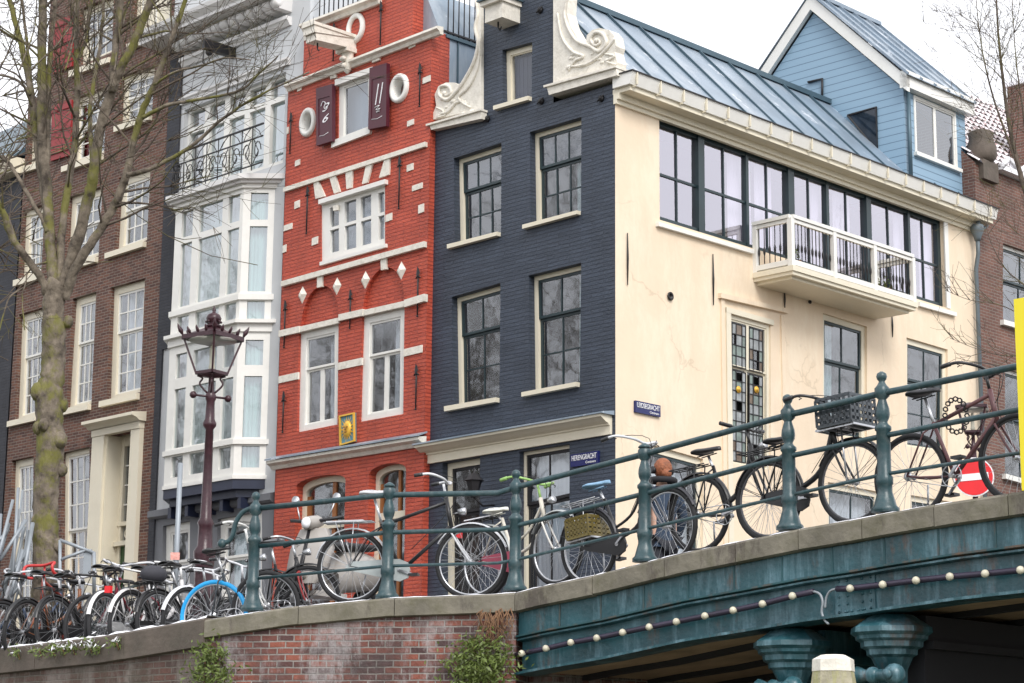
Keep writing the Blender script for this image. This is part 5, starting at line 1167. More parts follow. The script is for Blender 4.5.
# column capitals, shafts
for k, (pxc, ytop) in enumerate(((790,622),(889,603))):
    x, z = FBR.loc(pxc, ytop, .30); zt = zb(x) - .737; mb = bmesh_()
    pr = [(.17,0),(.29,-.08),(.32,-.10),(.325,-.14),(.29,-.165),(.285,-.19),(.25,-.21),(.245,-.25),(.205,-.27),(.20,-.31),(.165,-.33),(.15,-.36),(.12,-.42),(.11,-.62),(.13,-.66),(.13,-.70),(.105,-.74),(.10,-3.6)]
    mb.lathe(pr, (x,.32,zt), 8, smooth=False, ph=pi/8); c = mb.build('column', M['girder'], br)
    mb = bmesh_(); mb.tube([(x-.22,.12,zt-.47),(x-.18,.12,zt-.47),(x-.10,.12,zt-.47),(x+.08,.12,zt-.47),(x+.12,.12,zt-.47)], [.05,.075,.042,.045,.07], 12); mb.ball((x-.04,.12,zt-.47), .065, 12); mb.ball((x+.16,.12,zt-.47), .085, 12); mb.tube([(x+.16,.04,zt-.47),(x+.16,.01,zt-.47)], .04, 10); mb.build('scroll', M['girder'], c)
    # cross beam running back under the deck with its own mouldings
    mb = bmesh_()
    for a, b, t in ((.20,-.0,.20),(.26,-.20,.26),(.18,-.26,.55)): mb.box(x-a, x+a, .5, 8.9, zt-t, zt-abs(b))
    for j in range(5): mb.lathe([(.12,0),(.12,-3.6)], (x, 2+j*1.7, zt-.5), 8)
    mb.build('cross_beam', M['beam'] if k else M['girder'], c)

# ---- railing
rr = empty('iron_railing', FBR.M @ Matrix.Translation((0,.12,cop_b[0][1])), 'blue green iron railing with baluster posts and three rails climbing over the bridge', 'railing')
def towrr(F): return rr.matrix_world.inverted() @ F.M
bpy.context.view_layer.update()
def rail_pt(F, px, py, d=.14): x, z = F.loc(px, py, d); return towrr(F) @ Vector((x, d, z))
posts = [(FL2,252,611,492,'ball'),(FL2,387,599,486,'cap'),(FBR,515,591,470,'ball'),(FBR,645,562,447,'cap'),(FBR,790,530,394,'ball'),(FBR,885.5,512.5,371,'ball')]
X7, Z7 = FBR.loc(885.5,512.5,.14); 
Pinfo = []
for F, px, yb, yt, kind in posts:
    p = rail_pt(F, px, yb); pt = rail_pt(F, px, yt); Pinfo.append((p, pt.z - p.z, kind))
for k in range(1,7):
    xx = X7 + k*1.35; q = towrr(FBR) @ Vector((xx, .14, zb(xx))); Pinfo.append((q, 1.05, 'ball'))
for p, H, kind in Pinfo:
    if kind == 'cap': H = H + .03
    s = H/1.05 if kind == 'ball' else H/.98; mb = MB()
    pr = [(.105,0),(.105,.03),(.085,.05),(.062,.13),(.056,.15),(.056,.20),(.064,.21),(.064,.26),(.052,.275),(.052,.60),(.062,.61),(.062,.635),(.040,.655),(.034,.67),(.048,.70),(.054,.73),(.050,.77),(.032,.83),(.030,.84),(.056,.865),(.056,.925),(.038,.945)]
    pr += [(.026,.965),(.022,.975),(.034,.99),(.041,1.012),(.034,1.036),(.012,1.05)] if kind == 'ball' else [(.055,.945),(.05,.96),(.01,.985)]
    mb.lathe([(r*1.05, z*s) for r, z in pr], p - Vector((0,0,.0)), 10); mb.build('post', M['railgreen'], rr)
tops = {252:(509,547,579),387:(495,532.5,566),515:(487.5,526,560),645:(454,493.5,529),790:(414.5,456,495),885.5:(392.5,435.5,474),1017:(366.4,409.9,453.4)}
for i, rad in ((0,.027),(1,.022),(2,.015)):
    pts = []
    for px, ys in tops.items():
        F = FL2 if px < 500 else FBR; pts.append(rail_pt(F, px, ys[i]))
        if px == 387: pts.append(rail_pt(FL2, 498, (493,529.5,563)[i]))
    zz_ = [pts[-1].z - (Pinfo[6][0].z)]; h_off = pts[-2].z - Pinfo[5][0].z
    for p, H, kd in Pinfo[7:]: pts.append(Vector((p.x, p.y, p.z + h_off)))
    mb = MB(); mb.tube(pts, rad, 8); mb.build('rail', M['railgreen'], rr)
mb = MB(); pts = [rail_pt(FL2, a, b) for a, b in ((252,508),(243,512),(236,522),(233,534),(229,541),(222,543.5))]; mb.tube(spline(pts,4), .024, 8); mb.ball(pts[-1], .045, 8); mb.build('curved_end', M['railgreen'], rr)
# yellow board
x0, z1 = FBR.loc(1016,300,-.03); z0 = FBR.loc(1016,492,-.03)[1]
yb_ = empty('yellow_board', FBR.M @ Matrix.Translation((x0, -.05, z0)), 'plain bright yellow upright board at the right edge, against the bridge railing', 'board')
mb = MB(); mb.box(0, .55, -.012, .012, .0, z1-z0); mb.build('board', M['yellow'], yb_)
mb = MB(); mb.tube([(.27,.03,-.02),(.27,.03,z1-z0-.1)], .024, 8); mb.build('pole', M['galv'], yb_)

# ---- mooring post in the water in front
c = at(833, 655, 13.0); r = empty('mooring_post', Matrix.Translation((c.x, c.y, -.6)), 'weathered timber mooring post with pale cap and green algae in front of the bridge', 'mooring post')
h = c.z + .6; wood = pmat('algae covered wood', (.36,.33,.24), .85, var=.35, vs=9, dirt=(.38,.40,.03), dirt_amt=.9, ds=7, streak=True, bump=.006)
mb = MB(); mb.lathe([(.19,0),(.165,h-.35),(.128,h-.10)], (0,0,0), 8, smooth=False); mb.build('timber', wood, r)
mb = MB(); mb.lathe([(.132,h-.10),(.128,h-.028),(.075,h+.0),(.0,h+.004)], (0,0,0), 8, smooth=False); mb.build('cap', M['stone'], r)

# ---- plants on the quay wall
def clump(F, pxs, n, label, name='wall_plant', snow=False, spread=.11, d=.0, leaf=.026):
    x0, z0 = F.loc(pxs[0][0], pxs[0][1], d); r = empty(name, F.M @ Matrix.Translation((x0, d, z0)), label, 'plant')
    mb = MB(); ms = MB(); mt = MB()
    for (a, b, w) in pxs:
        x, z = F.loc(a, b, d); x -= x0; z -= z0
        mt.tube([(x,.02,z-.1),(x,-.03,z)], .006, 4)
        for i in range(int(n*w)):
            rr_ = spread*w; p = Vector((x+random.gauss(0,rr_), -abs(random.gauss(.02,.06)), z+random.gauss(0,rr_*.9))); u = Vector((random.uniform(-1,1),random.uniform(-1,.3),random.uniform(-1,1))).normalized()*leaf*random.uniform(.6,1.5); v = u.cross(Vector((random.uniform(-1,1),1,random.uniform(-1,1)))).normalized()*leaf*random.uniform(.4,.8)
            (ms if snow and random.random() < .35 and p.z > z else mb).add([p-u, p+v*.6, p+u, p-v*.6], [(0,1,2,3)])
    mb.build('foliage', M['leaf'], r); mt.build('stem', M['dryroot'], r)
    if ms.v: ms.build('snow_cover', M['snow'], r)
    return r
clump(FL2, [(478,668,1.2),(488,652,1),(470,660,1.0),(464,676,1.2),(492,670,1.2),(484,683,1.2),(500,655,.7),(474,648,.5)], 170, 'bushy green wall plant growing beside the bridge girder')
clump(FL2, [(207,650,.7),(206,662,.9),(213,670,1),(205,676,.9),(225,675,.6),(222,655,.4)], 130, 'green ivy trailing down the brick below the coping step')
clump(FL1, [(20,653,.35),(42,651,.35)], 130, 'small snowy fern in the quay wall, furthest left', snow=True, spread=.10)
clump(FL1, [(55,650,.45),(65,649,.4),(75,648,.4)], 150, 'widest snowy fern tuft in the quay wall', snow=True, spread=.10)
clump(FL1, [(92,646.5,.5),(100,647,.3)], 150, 'snowy fern tuft in the quay wall, between the widest tuft and the last one', snow=True, spread=.10)
clump(FL1, [(119,643,.4)], 150, 'small snowy fern in the quay wall, nearest the railing', snow=True, spread=.10)
rt_ = empty('hanging_roots', FL2.M @ Matrix.Translation((FL2.loc(497,615)[0], 0, FL2.loc(497,615)[1])), 'dry brown roots hanging from the coping where the quay meets the bridge', 'roots')
mb = MB()
for i in range(46):
    x = random.uniform(-.16,.14); p = [Vector((x,-.01,random.uniform(-.02,.06)))]
    for k in range(4): p.append(p[-1]+Vector((random.uniform(-.05,.05),-random.uniform(-.01,.025),-random.uniform(.03,.10))))
    mb.tube(p, [.006,.005,.004,.003,.002], 3)
mb.build('root_mass', M['dryroot'], rt_)

# ================================================================== TREES
def grow(mb, p, d, L, r, lvl, up=.25, gmin=.0035, seg=.28):
    n = max(2, int(L/seg)); pts = [p.copy()]; rs = [r]; kids = []
    for i in range(n):
        d = (d + Vector((random.gauss(0,.16), random.gauss(0,.16), random.gauss(0,.13)+up*.12))).normalized()
        p = p + d*(L/n); pts.append(p.copy()); rs.append(max(gmin*.7, r*(1-.75*(i+1)/n)))
        if lvl > 0 and (i > 0 or n < 3): kids.append((p.copy(), d.copy(), rs[-1]))
    mb.tube(pts, rs, 5 if r > .02 else (4 if r > .008 else 3), cap=False)
    if lvl > 0:
        m = {3:5, 2:5, 1:4}.get(lvl, 4)
        for j in range(m):
            q, dd, rr_ = random.choice(kids); ax = Vector((random.gauss(0,1), random.gauss(0,1), random.gauss(0,.6))); ax = (ax - dd*ax.dot(dd)).normalized()
            a = random.uniform(.4,.95); nd = (dd*cos(a) + ax*sin(a)).normalized()
            grow(mb, q, nd, L*random.uniform(.45,.75), max(gmin, rr_*.62), lvl-1, up, gmin, seg)
tb = at(46, 600, 23.6); tb.z = 2.5
tree = empty('bare_tree', Matrix.Translation(tb), 'large bare elm with mossy burled trunk before the brown house at left', 'tree', 'bare elm trees on the quay')
DT = 23.6
def tp(a, b, dd=0): return at(a, b, DT+dd) - tb
mt = MB()
def limb(mb, pts, r0, r1, d0=0, d1=0, n=8, twigs=0, lv=2, tl=1.2, side=None, t0=.25):
    k = len(pts)-1; P = [tp(a, b, d0+(d1-d0)*i/k) for i, (a, b) in enumerate(pts)]; S = spline(P, 5); m = len(S)-1
    R_ = [(r0+(r1-r0)*i/m)*DT/2149*(1+.06*random.uniform(-1,1)) for i in range(m+1)]
    S = [s + Vector((random.uniform(-1,1),random.uniform(-1,1),0))*.008 for s in S]
    mb.tube(S, R_, n)
    for j in range(twigs):
        i = int(random.uniform(t0, 1)*m); i = max(1, min(m-1, i)); dd = (S[i+1]-S[i-1]).normalized(); ax = Vector((random.gauss(0,1), random.gauss(0,.8), random.gauss(0,.5))); ax = (ax-dd*ax.dot(dd)).normalized(); a = random.uniform(.5,1.1)
        grow(cr, S[i], (dd*cos(a)+ax*sin(a)).normalized(), tl*random.uniform(.5,1.3), min(R_[i]*.45, .018), lv)
    return S
cr = MB()
pts = [(46,640),(46,600),(46,560),(46,520),(47,480),(50,440),(49,400),(53,370),(54,340),(53,310),(57,284)]
P = spline([tp(a,b) for a,b in pts], 6); m = len(P)-1; Rk = [16,15,13.5,13,13,14.5,15,12,12.5,11,12]
def rk(i): t = i/m*(len(Rk)-1); j = min(int(t), len(Rk)-2); return (Rk[j]+(Rk[j+1]-Rk[j])*(t-j))*DT/2149*(1+random.uniform(-.05,.05))
mt.tube([p+Vector((random.uniform(-1,1)*.012,random.uniform(-1,1)*.012,0)) for p in P], [rk(i) for i in range(m+1)], 14)
for a, b, r_, e in ((39,392,9,-.05),(68,322,6,0),(38,428,6,-.1),(60,440,8,-.08),(62,405,7,.02),(44,425,6,-.15),(62,470,6,-.02),(36,520,5,-.03),(58,545,6,-.06)): mt.ball(tp(a,b,e), r_*DT/2149, 9, (1,1,1.25))
o_tr = mt.build('trunk', M['bark'], tree)
big = MB()
limb(big, [(55,292),(50,245),(48,200),(43,150),(42,100),(42,50),(43,0),(46,-60)], 6, 4.4, 0, .3, 10, 9, 2, 1.1)
limb(big, [(60,294),(76,245),(88,200),(93,175),(100,130),(112,90),(120,70),(133,45),(147,10),(160,-30)], 6.6, 3.8, 0, -.6, 10, 12, 2, 1.2)
limb(big, [(112,92),(114,60),(118,30),(121,-5),(123,-50)], 4.2, 3.2, -.4, -.2, 8, 5, 2, 1.1)
limb(big, [(64,300),(74,272),(90,245),(105,222),(118,198),(127,170),(134,140),(142,112),(154,85),(168,50),(180,15),(195,-30)], 5.6, 2.2, 0, -.9, 9, 14, 2, 1.2)
limb(big, [(127,175),(150,169),(190,147),(225,117),(260,95),(310,72)], 2.8, .8, -.5, -1.2, 6, 15, 1, .7)
limb(big, [(142,118),(165,106),(190,101),(236,92),(258,75),(278,56)], 2.3, .7, -.7, -1.5, 6, 11, 1, .7)
limb(big, [(154,85),(175,72),(200,66),(225,58),(250,60)], 1.6, .6, -.8, -1.6, 5, 8, 1, .6)
limb(big, [(48,300),(42,280),(28,260),(12,237),(3,212),(-12,185)], 4.5, 3.2, 0, -.5, 7, 6, 2, 1.0)
limb(big, [(48,232),(40,215),(25,190),(10,165),(-8,150)], 2.6, 1.8, 0, .4, 6, 6, 2, .8)
limb(big, [(52,240),(44,190),(38,150),(33,110),(28,75),(19,35),(8,-5),(0,-40)], 4.8, 2.6, .1, .6, 7, 9, 2, 1.0)
limb(big, [(30,95),(20,82),(5,76),(-10,74)], 1.8, 1.2, .3, .6, 5, 4, 1, .8)
limb(big, [(34,110),(29,60),(24,20),(20,-30)], 2.2, 1.5, .3, .7, 5, 5, 2, .8)
limb(big, [(60,290),(61,240),(67,190),(74,150),(77,100),(77,55),(76,20),(80,-30)], 4.6, 2.6, 0, .5, 8, 9, 2, 1.0)
limb(big, [(46,170),(49,120),(50,60),(54,20),(58,-30)], 3, 2, .1, .4, 6, 5, 2, .9)
limb(big, [(77,60),(86,40),(90,10),(98,-30)], 2.4, 1.6, .3, .8, 6, 5, 2, .9)
limb(big, [(93,180),(90,130),(92,90),(100,50),(104,0)], 3, 1.8, -.2, .4, 6, 6, 2, .9)
limb(big, [(40,278),(20,290),(8,300),(0,330),(-6,345)], 1.2, .6, 0, -.2, 5, 4, 1, .5)
limb(big, [(47,262),(30,270),(22,300),(25,330)], 1.1, .6, 0, -.3, 5, 5, 1, .45)
for k in range(11): # long fine whips across the upper left
    a0 = random.uniform(-15, 175); limb(big, [(a0, -20),(a0+random.uniform(-20,12), 25),(a0+random.uniform(-32,14), 70)][::-1], 1.0, .6, random.uniform(-1,1), random.uniform(-1,1), 4, 5, 1, .7)
big.build('limbs', M['bark'], tree); cr.build('crown', M['barktwig'], tree)
# generic bare tree used along the quay outside the picture (seen only in the window panes)
def generic_tree(pos, label, seed, parent_copy=None, s=1.0, group='bare elm trees on the quay', h=3.2, lv=3, r0=.12, gm=.011):
    random.seed(seed); r = empty('bare_tree', Matrix.Translation(pos) @ Matrix.Scale(s, 4), label, 'tree', group)
    t = MB(); H = h; t.tube([(0,0,-.2),(0.02,0,H*.4),(-.03,.02,H*.75),(0,0,H)], [.24,.19,.17,.15], 10); t.build('trunk', M['bark'], r)
    c = MB()
    for k in range(7):
        a = 2*pi*k/7 + random.uniform(-.3,.3); e = random.uniform(.9,1.35); d = Vector((cos(a)*cos(e), sin(a)*cos(e), sin(e)))
        grow(c, Vector((0,0,H-.15+.1*random.random())), d, random.uniform(4.5,6.5), r0, lv, .4, gm, .6)
    c.build('crown', M['barktwig'], r); return r
pos = [FL1.o + UR*x + YR*1.9 for x in (-13.5, -18.5, -24, -30)]
g1_ = generic_tree(Vector((pos[0].x,pos[0].y,2.42)), 'bare elm on the quay, first one beyond the left edge of the picture', 21)
for k, p in enumerate(pos[1:]):
    c = copy_tree(g1_); c.location = (p.x, p.y, 2.42); c.rotation_euler = (0,0,1.3+k*2); c['label'] = ('bare elm on the quay, second one beyond the left edge','bare elm on the quay, third one beyond the left edge','bare elm on the quay, fourth one beyond the left edge')[k]
# tree at the right on the side street, most of it outside the picture
random.seed(5); bt = at(1068, 560, 30.0); bt.z = 2.42; g2_ = empty('bare_tree', Matrix.Translation(bt), 'bare young tree on the side street at the right edge, before the brick house', 'tree')
t = MB(); t.tube([(0,0,0),(.02,0,1.6),(-.02,0,3.2),(0,0,4.6)], [.15,.13,.12,.11], 10); t.build('trunk', M['bark'], g2_)
cr2 = MB()
for pp, r0, nt_, tl_ in (([(1068,360),(1052,300),(1040,240),(1022,180),(1010,130),(1003,80),(998,30),(995,-30)], .06, 16, 1.1),([(1068,350),(1075,260),(1070,180),(1060,100),(1050,20),(1045,-40)], .06, 14, 1.2),
      ([(1022,180),(1008,140),(994,100),(984,60),(978,20),(974,-30)], .022, 12, .8),([(1040,240),(1030,190),(1024,120),(1016,60),(1012,0)], .025, 12, .8),
      ([(1050,300),(1025,285),(1005,268),(990,240),(984,215)], .014, 8, .5),([(1060,350),(1035,352),(1008,356),(980,350),(950,338)], .013, 14, .45),([(1060,340),(1030,320),(1000,305),(970,300),(945,290)], .012, 14, .45),([(1062,390),(1030,378),(1000,366),(975,362)], .011, 8, .4)):
    P = spline([(at(a,b,29.6)-bt) for a,b in pp], 5); m = len(P)-1; cr2.tube(P, [max(.004, r0*(1-.85*i/m)) for i in range(m+1)], 5)
    for jj in range(nt_):
        i = random.randint(1, m-1); d = (P[i+1]-P[i]).normalized(); ax = Vector((random.gauss(0,1),random.gauss(0,.6),random.gauss(.5,.6))); ax=(ax-d*ax.dot(d)).normalized(); grow(cr2, P[i], (d*.8+ax*.6).normalized(), tl_*random.uniform(.5,1.2), .008, 2 if tl_ > .7 else 1, .5, .0035, .2)
cr2.build('crown', M['barktwig'], g2_)
random.seed(11)
# trees across the side canal, reflected in the studio windows
c = copy_tree(g1_); c.location = (26, 37, 2.3); c.rotation_euler = (0,0,2.2); c['label'] = 'bare elm across the side canal, nearer one'; c['group'] = 'bare elms across the side canal'
c = copy_tree(g1_); c.location = (33, 46, 2.3); c.rotation_euler = (0,0,4.2); c['label'] = 'bare elm across the side canal, farther one'; c['group'] = 'bare elms across the side canal'

# brick houses on the opposite bank, which the street windows mirror
random.seed(3)
for k in range(5):
    wd = random.uniform(6.5, 8.5); ht_ = random.uniform(10.5, 14); Fo = Frame(FL1.o - YR*39 - UR*(34 + k*8.6), -UR); Fo.o.z = 1.9
    ro = empty('canal_house', Fo.M, ('brown','dark red','grey brown','tall brown','reddish')[k]+' brick canal house on the opposite bank, number '+('one','two','three','four','five')[k]+' from the bridge', 'house', 'canal houses on the opposite bank')
    oh = []
    for r_ in range(4):
        for c_ in range(3):
            x0 = .8 + c_*(wd-1.2)/3; z0 = .9 + r_*(ht_-1.2)/4; Q = [(x0,z0+1.9),(x0+1.2,z0+1.9),(x0+1.2,z0),(x0,z0)]; oh.append(Q)
            mb = MB(); [mb.slab(sub(Q,*c), .06, .12) for c in ((0,.08,0,1),(.92,1,0,1),(.08,.92,.94,1),(.08,.92,0,.06),(.08,.92,.47,.53))]; f_ = mb.build('window', M['white'], ro); mb = MB(); mb.add([(x,.10,z) for x, z in Q], [(0,1,2,3)]); mb.build('glass', M['darkglass'], f_)
    wall(ro, 'front_wall', [(0,0),(8.58,0),(8.58,ht_),(8.58*.7,ht_+1.5),(8.58*.3,ht_+1.5),(0,ht_)], oh, (M['nbrick'],M['brownbrick'])[k % 2], .15); shell(ro, 'rear_walls', 0, 8.58, 0, ht_, 0, 8, M['brownbrick'])
    mb = MB(); mb.add([(0,.1,ht_),(4.3,.1,ht_+3),(8.58,.1,ht_),(0,8,ht_),(4.3,8,ht_+3),(8.58,8,ht_)], [(0,1,4,3),(1,2,5,4),(3,4,5)]); mb.build('roof', M['zincdark'], ro)
random.seed(12)
# ================================================================== STREET FURNITURE
def lantern_post(loc, s, label, crown=True, H0=3.30, rot=.18):
    """crowned four sided street lantern on a fluted post; H0 = height of the lantern base"""
    r = empty('street_lamp', Matrix.Translation(loc) @ Matrix.Rotation(rot, 4, 'Z') @ Matrix.Scale(s, 4), label, 'street lamp')
    mb = MB(); b = H0
    mb.lathe([(.17,0),(.17,.12),(.13,.16),(.13,.62),(.145,.66),(.115,.72),(.10,.78),(.105,.95),(.125,1.10),(.125,1.14),(.085,1.20),(.078,1.42),(.095,1.46),(.064,1.52),(.054,1.9),(.044,b-.62),(.075,b-.58),(.078,b-.55),(.055,b-.50),(.046,b-.30),(.06,b-.27),(.06,b-.22),(.035,b-.18),(.03,b-.02),(.14,b),(.14,b+.02),(.03,b+.03)], (0,0,0), 12); mb.build('post', M['lamp'], r)
    mb = MB()
    mb.tube([(-.2,-.08,b-.24),(.2,.08,b-.24)], .013, 6); mb.ball((-.2,-.08,b-.24), .042, 8); mb.ball((.2,.08,b-.24), .042, 8)
    for k in range(4):
        a = pi/2*k; c_, s_ = cos(a), sin(a)
        mb.tube(spline([(.04*c_,.04*s_,b-.20),(.13*c_,.13*s_,b-.10),(.10*c_,.10*s_,b-.03),(.16*c_,.16*s_,b+.0)], 4), .012, 5)
    mb.build('brackets', M['lamp'], r)
    w0, w1, h = .175, .335, .44; mb = MB()
    cs = [(1,0),(0,1),(-1,0),(0,-1)]
    for k in range(4):
        a, c = cs[k], cs[(k+1)%4]
        mb.bar((w0*a[0],w0*a[1],b+.02),(w1*a[0],w1*a[1],b+h), .022, .022)
        mb.bar((w0*a[0],w0*a[1],b+.03),(w0*c[0],w0*c[1],b+.03), .03, .035)
        mb.bar((w1*a[0],w1*a[1],b+h),(w1*c[0],w1*c[1],b+h), .055, .05)
        # crown leaves along each edge
        for j in range(4 if crown else 0):
            t = (j)/4; x, y = w1*1.02*(a[0]*(1-t)+c[0]*t), w1*1.02*(a[1]*(1-t)+c[1]*t); big_ = 1.25 if j == 0 else .85; o = Vector((x,y,0)).normalized()*.02*big_
            mb.tube([(x,y,b+h+.02),(x+o.x,y+o.y,b+h+.06*big_),(x+o.x*2.2,y+o.y*2.2,b+h+.10*big_),(x+o.x*2.6,y+o.y*2.6,b+h+.125*big_)], [.008,.024*big_,.014,.003], 5)
    fr = mb.build('lantern_frame', M['lamp'], r)
    mb = MB(); 
    for k in range(4):
        a, c = cs[k], cs[(k+1)%4]; mb.add([(w0*a[0],w0*a[1],b+.04),(w0*c[0],w0*c[1],b+.04),(w1*c[0],w1*c[1],b+h-.02),(w1*a[0],w1*a[1],b+h-.02)], [(0,1,2,3)])
    mb.build('glass', M['clear'], fr)
    mb = MB(); mb.lathe([(.345,b+h+.02),(.17,b+h+.09),(.10,b+h+.12),(.08,b+h+.13)] if crown else [(.345,b+h+.02),(.2,b+h+.07),(.05,b+h+.10)], (0,0,0), 4, smooth=False)
    if crown: mb.lathe([(.075,b+h+.12),(.10,b+h+.145),(.06,b+h+.165),(.05,b+h+.175),(.08,b+h+.20),(.088,b+h+.235),(.07,b+h+.275),(.03,b+h+.295),(.016,b+h+.31),(.024,b+h+.325),(.016,b+h+.345),(.002,b+h+.385)], (0,0,0), 12)
    for k in range(8 if crown else 0): a = 2*pi*k/8; mb.ball((.083*cos(a),.083*sin(a),b+h+.19), .016, 6)
    mb.build('crown_roof', M['lamp'], fr)
    mb = MB(); mb.lathe([(.28,b+h-.03),(.24,b+h-.012),(.0,b+h-.01)], (0,0,0), 16); mb.build('reflector', M['white'], fr)
    mb = MB(); mb.lathe([(.03,b+.03),(.04,b+.10),(.03,b+.14),(.035,b+.30),(.02,b+.36)], (0,0,0), 10); mb.build('bulb', bulb, fr)
    return r
lb = at(211.5, 376, 23.5); gz = 2.50
lantern_post(Vector((lb.x, lb.y, gz)), 1.0, 'plum coloured street lamp with crowned glass lantern before the grey house', H0=lb.z-gz)
l2 = at(973, 434, 28.0); 
def z_(px, py, D): return at(px, py, D).z
lp2 = lantern_post(Vector((l2.x, l2.y, 2.47)), .80, 'distant street lamp behind the bicycles, carrying the no entry sign', H0=(l2.z-2.47)/.80, rot=.5, crown=False)
sg = at(974, 477, 27.6); r = empty('no_entry_sign', Matrix.Translation(sg) @ Matrix.Rotation(-.25, 4, 'Z') @ Matrix.Rotation(radians(-4), 4, 'Y'), 'round red no entry sign with white bar seen through the bicycle frame', 'traffic sign')
mb = MB(); mb.lathe([(.0,-.012),(.262,-.012),(.262,.012),(.0,.012)], (0,0,0), 32, 'y', smooth=False); mb.build('rim', M['signwhite'], r)
mb = MB(); mb.lathe([(.0,-.018),(.245,-.018),(.245,-.012),(.0,-.012)], (0,0,0), 32, 'y', smooth=False); mb.build('disc', M['signred'], r)
mb = MB(); mb.box(-.19, .19, -.024, -.018, -.045, .045); mb.build('bar', M['signwhite'], r)
mb = MB(); q = Vector((l2.x, l2.y, sg.z)) ; mb.tube([(-.0,.014,0),(-.02,.2,0)], .02, 6); mb.build('clamp', M['galv'], r)
# steel pole with stickers
c = at(180.5, 463, 22.9); r = empty('steel_pole', Matrix.Translation((c.x, c.y, 2.48)), 'thin bare galvanised pole with a red sticker, left of the street lamp', 'pole')
mb = MB(); mb.tube([(0,0,0),(0,0,c.z-2.48)], .028, 10); mb.build('tube', M['galv'], r)
zs = z_(177, 556, 22.9)-2.48; mb = MB(); mb.box(-.06, .04, -.034, -.030, zs-.045, zs+.035); st = mb.build('sticker', pmat('sticker', (.75,.35,.30), .5, var=.4, vs=30), r)
mb = MB(); mb.lathe([(.031,zs-.03),(.031,zs+.03)], (0,0,0), 12); mb.build('sticker_band', M['signred'], r)
# galvanised barriers leaning at far left
c = at(15, 600, 23.2); r = empty('steel_barrier', Matrix.Translation((c.x, c.y, 2.48)), 'heap of galvanised crowd barrier frames leaning at the far left', 'barrier')
mb = MB(); o_ = Vector((c.x, c.y, 2.48))
for k in range(15):
    a0 = random.uniform(-8, 24); y0 = random.uniform(575, 625); a1 = a0 + random.uniform(2, 22); y1 = y0 - random.uniform(50, 105); dd = random.uniform(-.3,.4)
    mb.tube([at(a0,y0,23.2+dd)-o_, at(min(a1,33),max(y1,488),23.5+dd)-o_], random.choice((.014,.02,.026)), 6)
for (a, b, e, f) in ((0,560,26,520),(2,585,30,548),(4,604,31,572),(0,540,8,530)): mb.tube([at(a,b,23.1)-o_, at(e,f,23.3)-o_], .022, 6)
mb.build('tubes', M['galv'], r)
c = at(92, 600, 23.3); r = empty('tube_barrier', Matrix.Translation((c.x, c.y, 2.48)), 'galvanised steel tube frame standing right of the tree trunk', 'barrier'); o_ = Vector((c.x, c.y, 2.48)); mb = MB()
for (a, b, e, f, w) in ((60,540,94,553,.02),(60,560,86,550,.018),(94,552,94,600,.022),(92,552,80,548,.015),(60,540,60,610,.02)): mb.tube([at(a,b,23.3)-o_, at(e,f,23.3)-o_], w, 6)
mb.build('tubes', M['galv'], r); mb = MB(); p = at(87.5,562,23.32)-o_; mb.box(p.x-.045,p.x+.045,p.y-.01,p.y+.01,p.z-.17,p.z+.14); mb.build('plate', M['galv'], r)
# wall lantern by the shop door
x, z = FR.loc(474, 490, -.45); r = empty('wall_lantern', FR.M @ Matrix.Translation((x, 0, z)), 'small dark wall lantern on a bracket beside the charcoal house shop door', 'lantern')
mb = MB(); mb.tube([(0,0,-.2),(0,-.25,-.24),(0,-.45,-.12)], .016, 6); mb.lathe([(.05,-.12),(.06,-.10),(.13,.14),(.17,.15),(.06,.26),(.02,.28),(.01,.36)], (0,-.45,0), 6, smooth=False); mb.build('lantern_body', M['iron'], r)

# ================================================================== BICYCLES
R_W = .345
_wh = {}
def wheel_meshes():
    t = MB(); t.tube([((R_W-.02)*cos(a),0,(R_W-.02)*sin(a)) for a in [2*pi*i/36 for i in range(36)]], .0235, 7, closed=True)
    rim = MB(); rim.tube([((R_W-.042)*cos(a),0,(R_W-.042)*sin(a)) for a in [2*pi*i/36 for i in range(36)]], .011, 5, closed=True)
    s = MB()
    for k in range(28):
        a = 2*pi*k/28; off = .35*(1 if k % 2 else -1); y = .02*(1 if k % 4 < 2 else -1)
        s.tube([(.022*cos(a+off*3),y,.022*sin(a+off*3)),((R_W-.045)*cos(a),0,(R_W-.045)*sin(a))], .0019, 3, cap=False)
    s.lathe([(.012,-.05),(.024,-.045),(.018,-.02),(.018,.02),(.024,.045),(.012,.05)], (0,0,0), 8, 'y')
    return t, rim, s
def mesh_only(mb, nm, mat):
    o = mb.build(nm, mat); me = o.data; bpy.data.objects.remove(o); return me
_t, _r, _s = wheel_meshes()
ME_T, ME_R, ME_S = mesh_only(_t,'tyre',M['tyre']), mesh_only(_r,'rim',M['steel']), mesh_only(_s,'spokes',M['steel'])
paint_cache = {}
def paint(c, rough=.35):
    k = tuple(c)
    if k not in paint_cache: paint_cache[k] = pmat('bicycle paint', c, rough, var=.12, vs=6)
    return paint_cache[k]
BLACK = (.018,.018,.02)
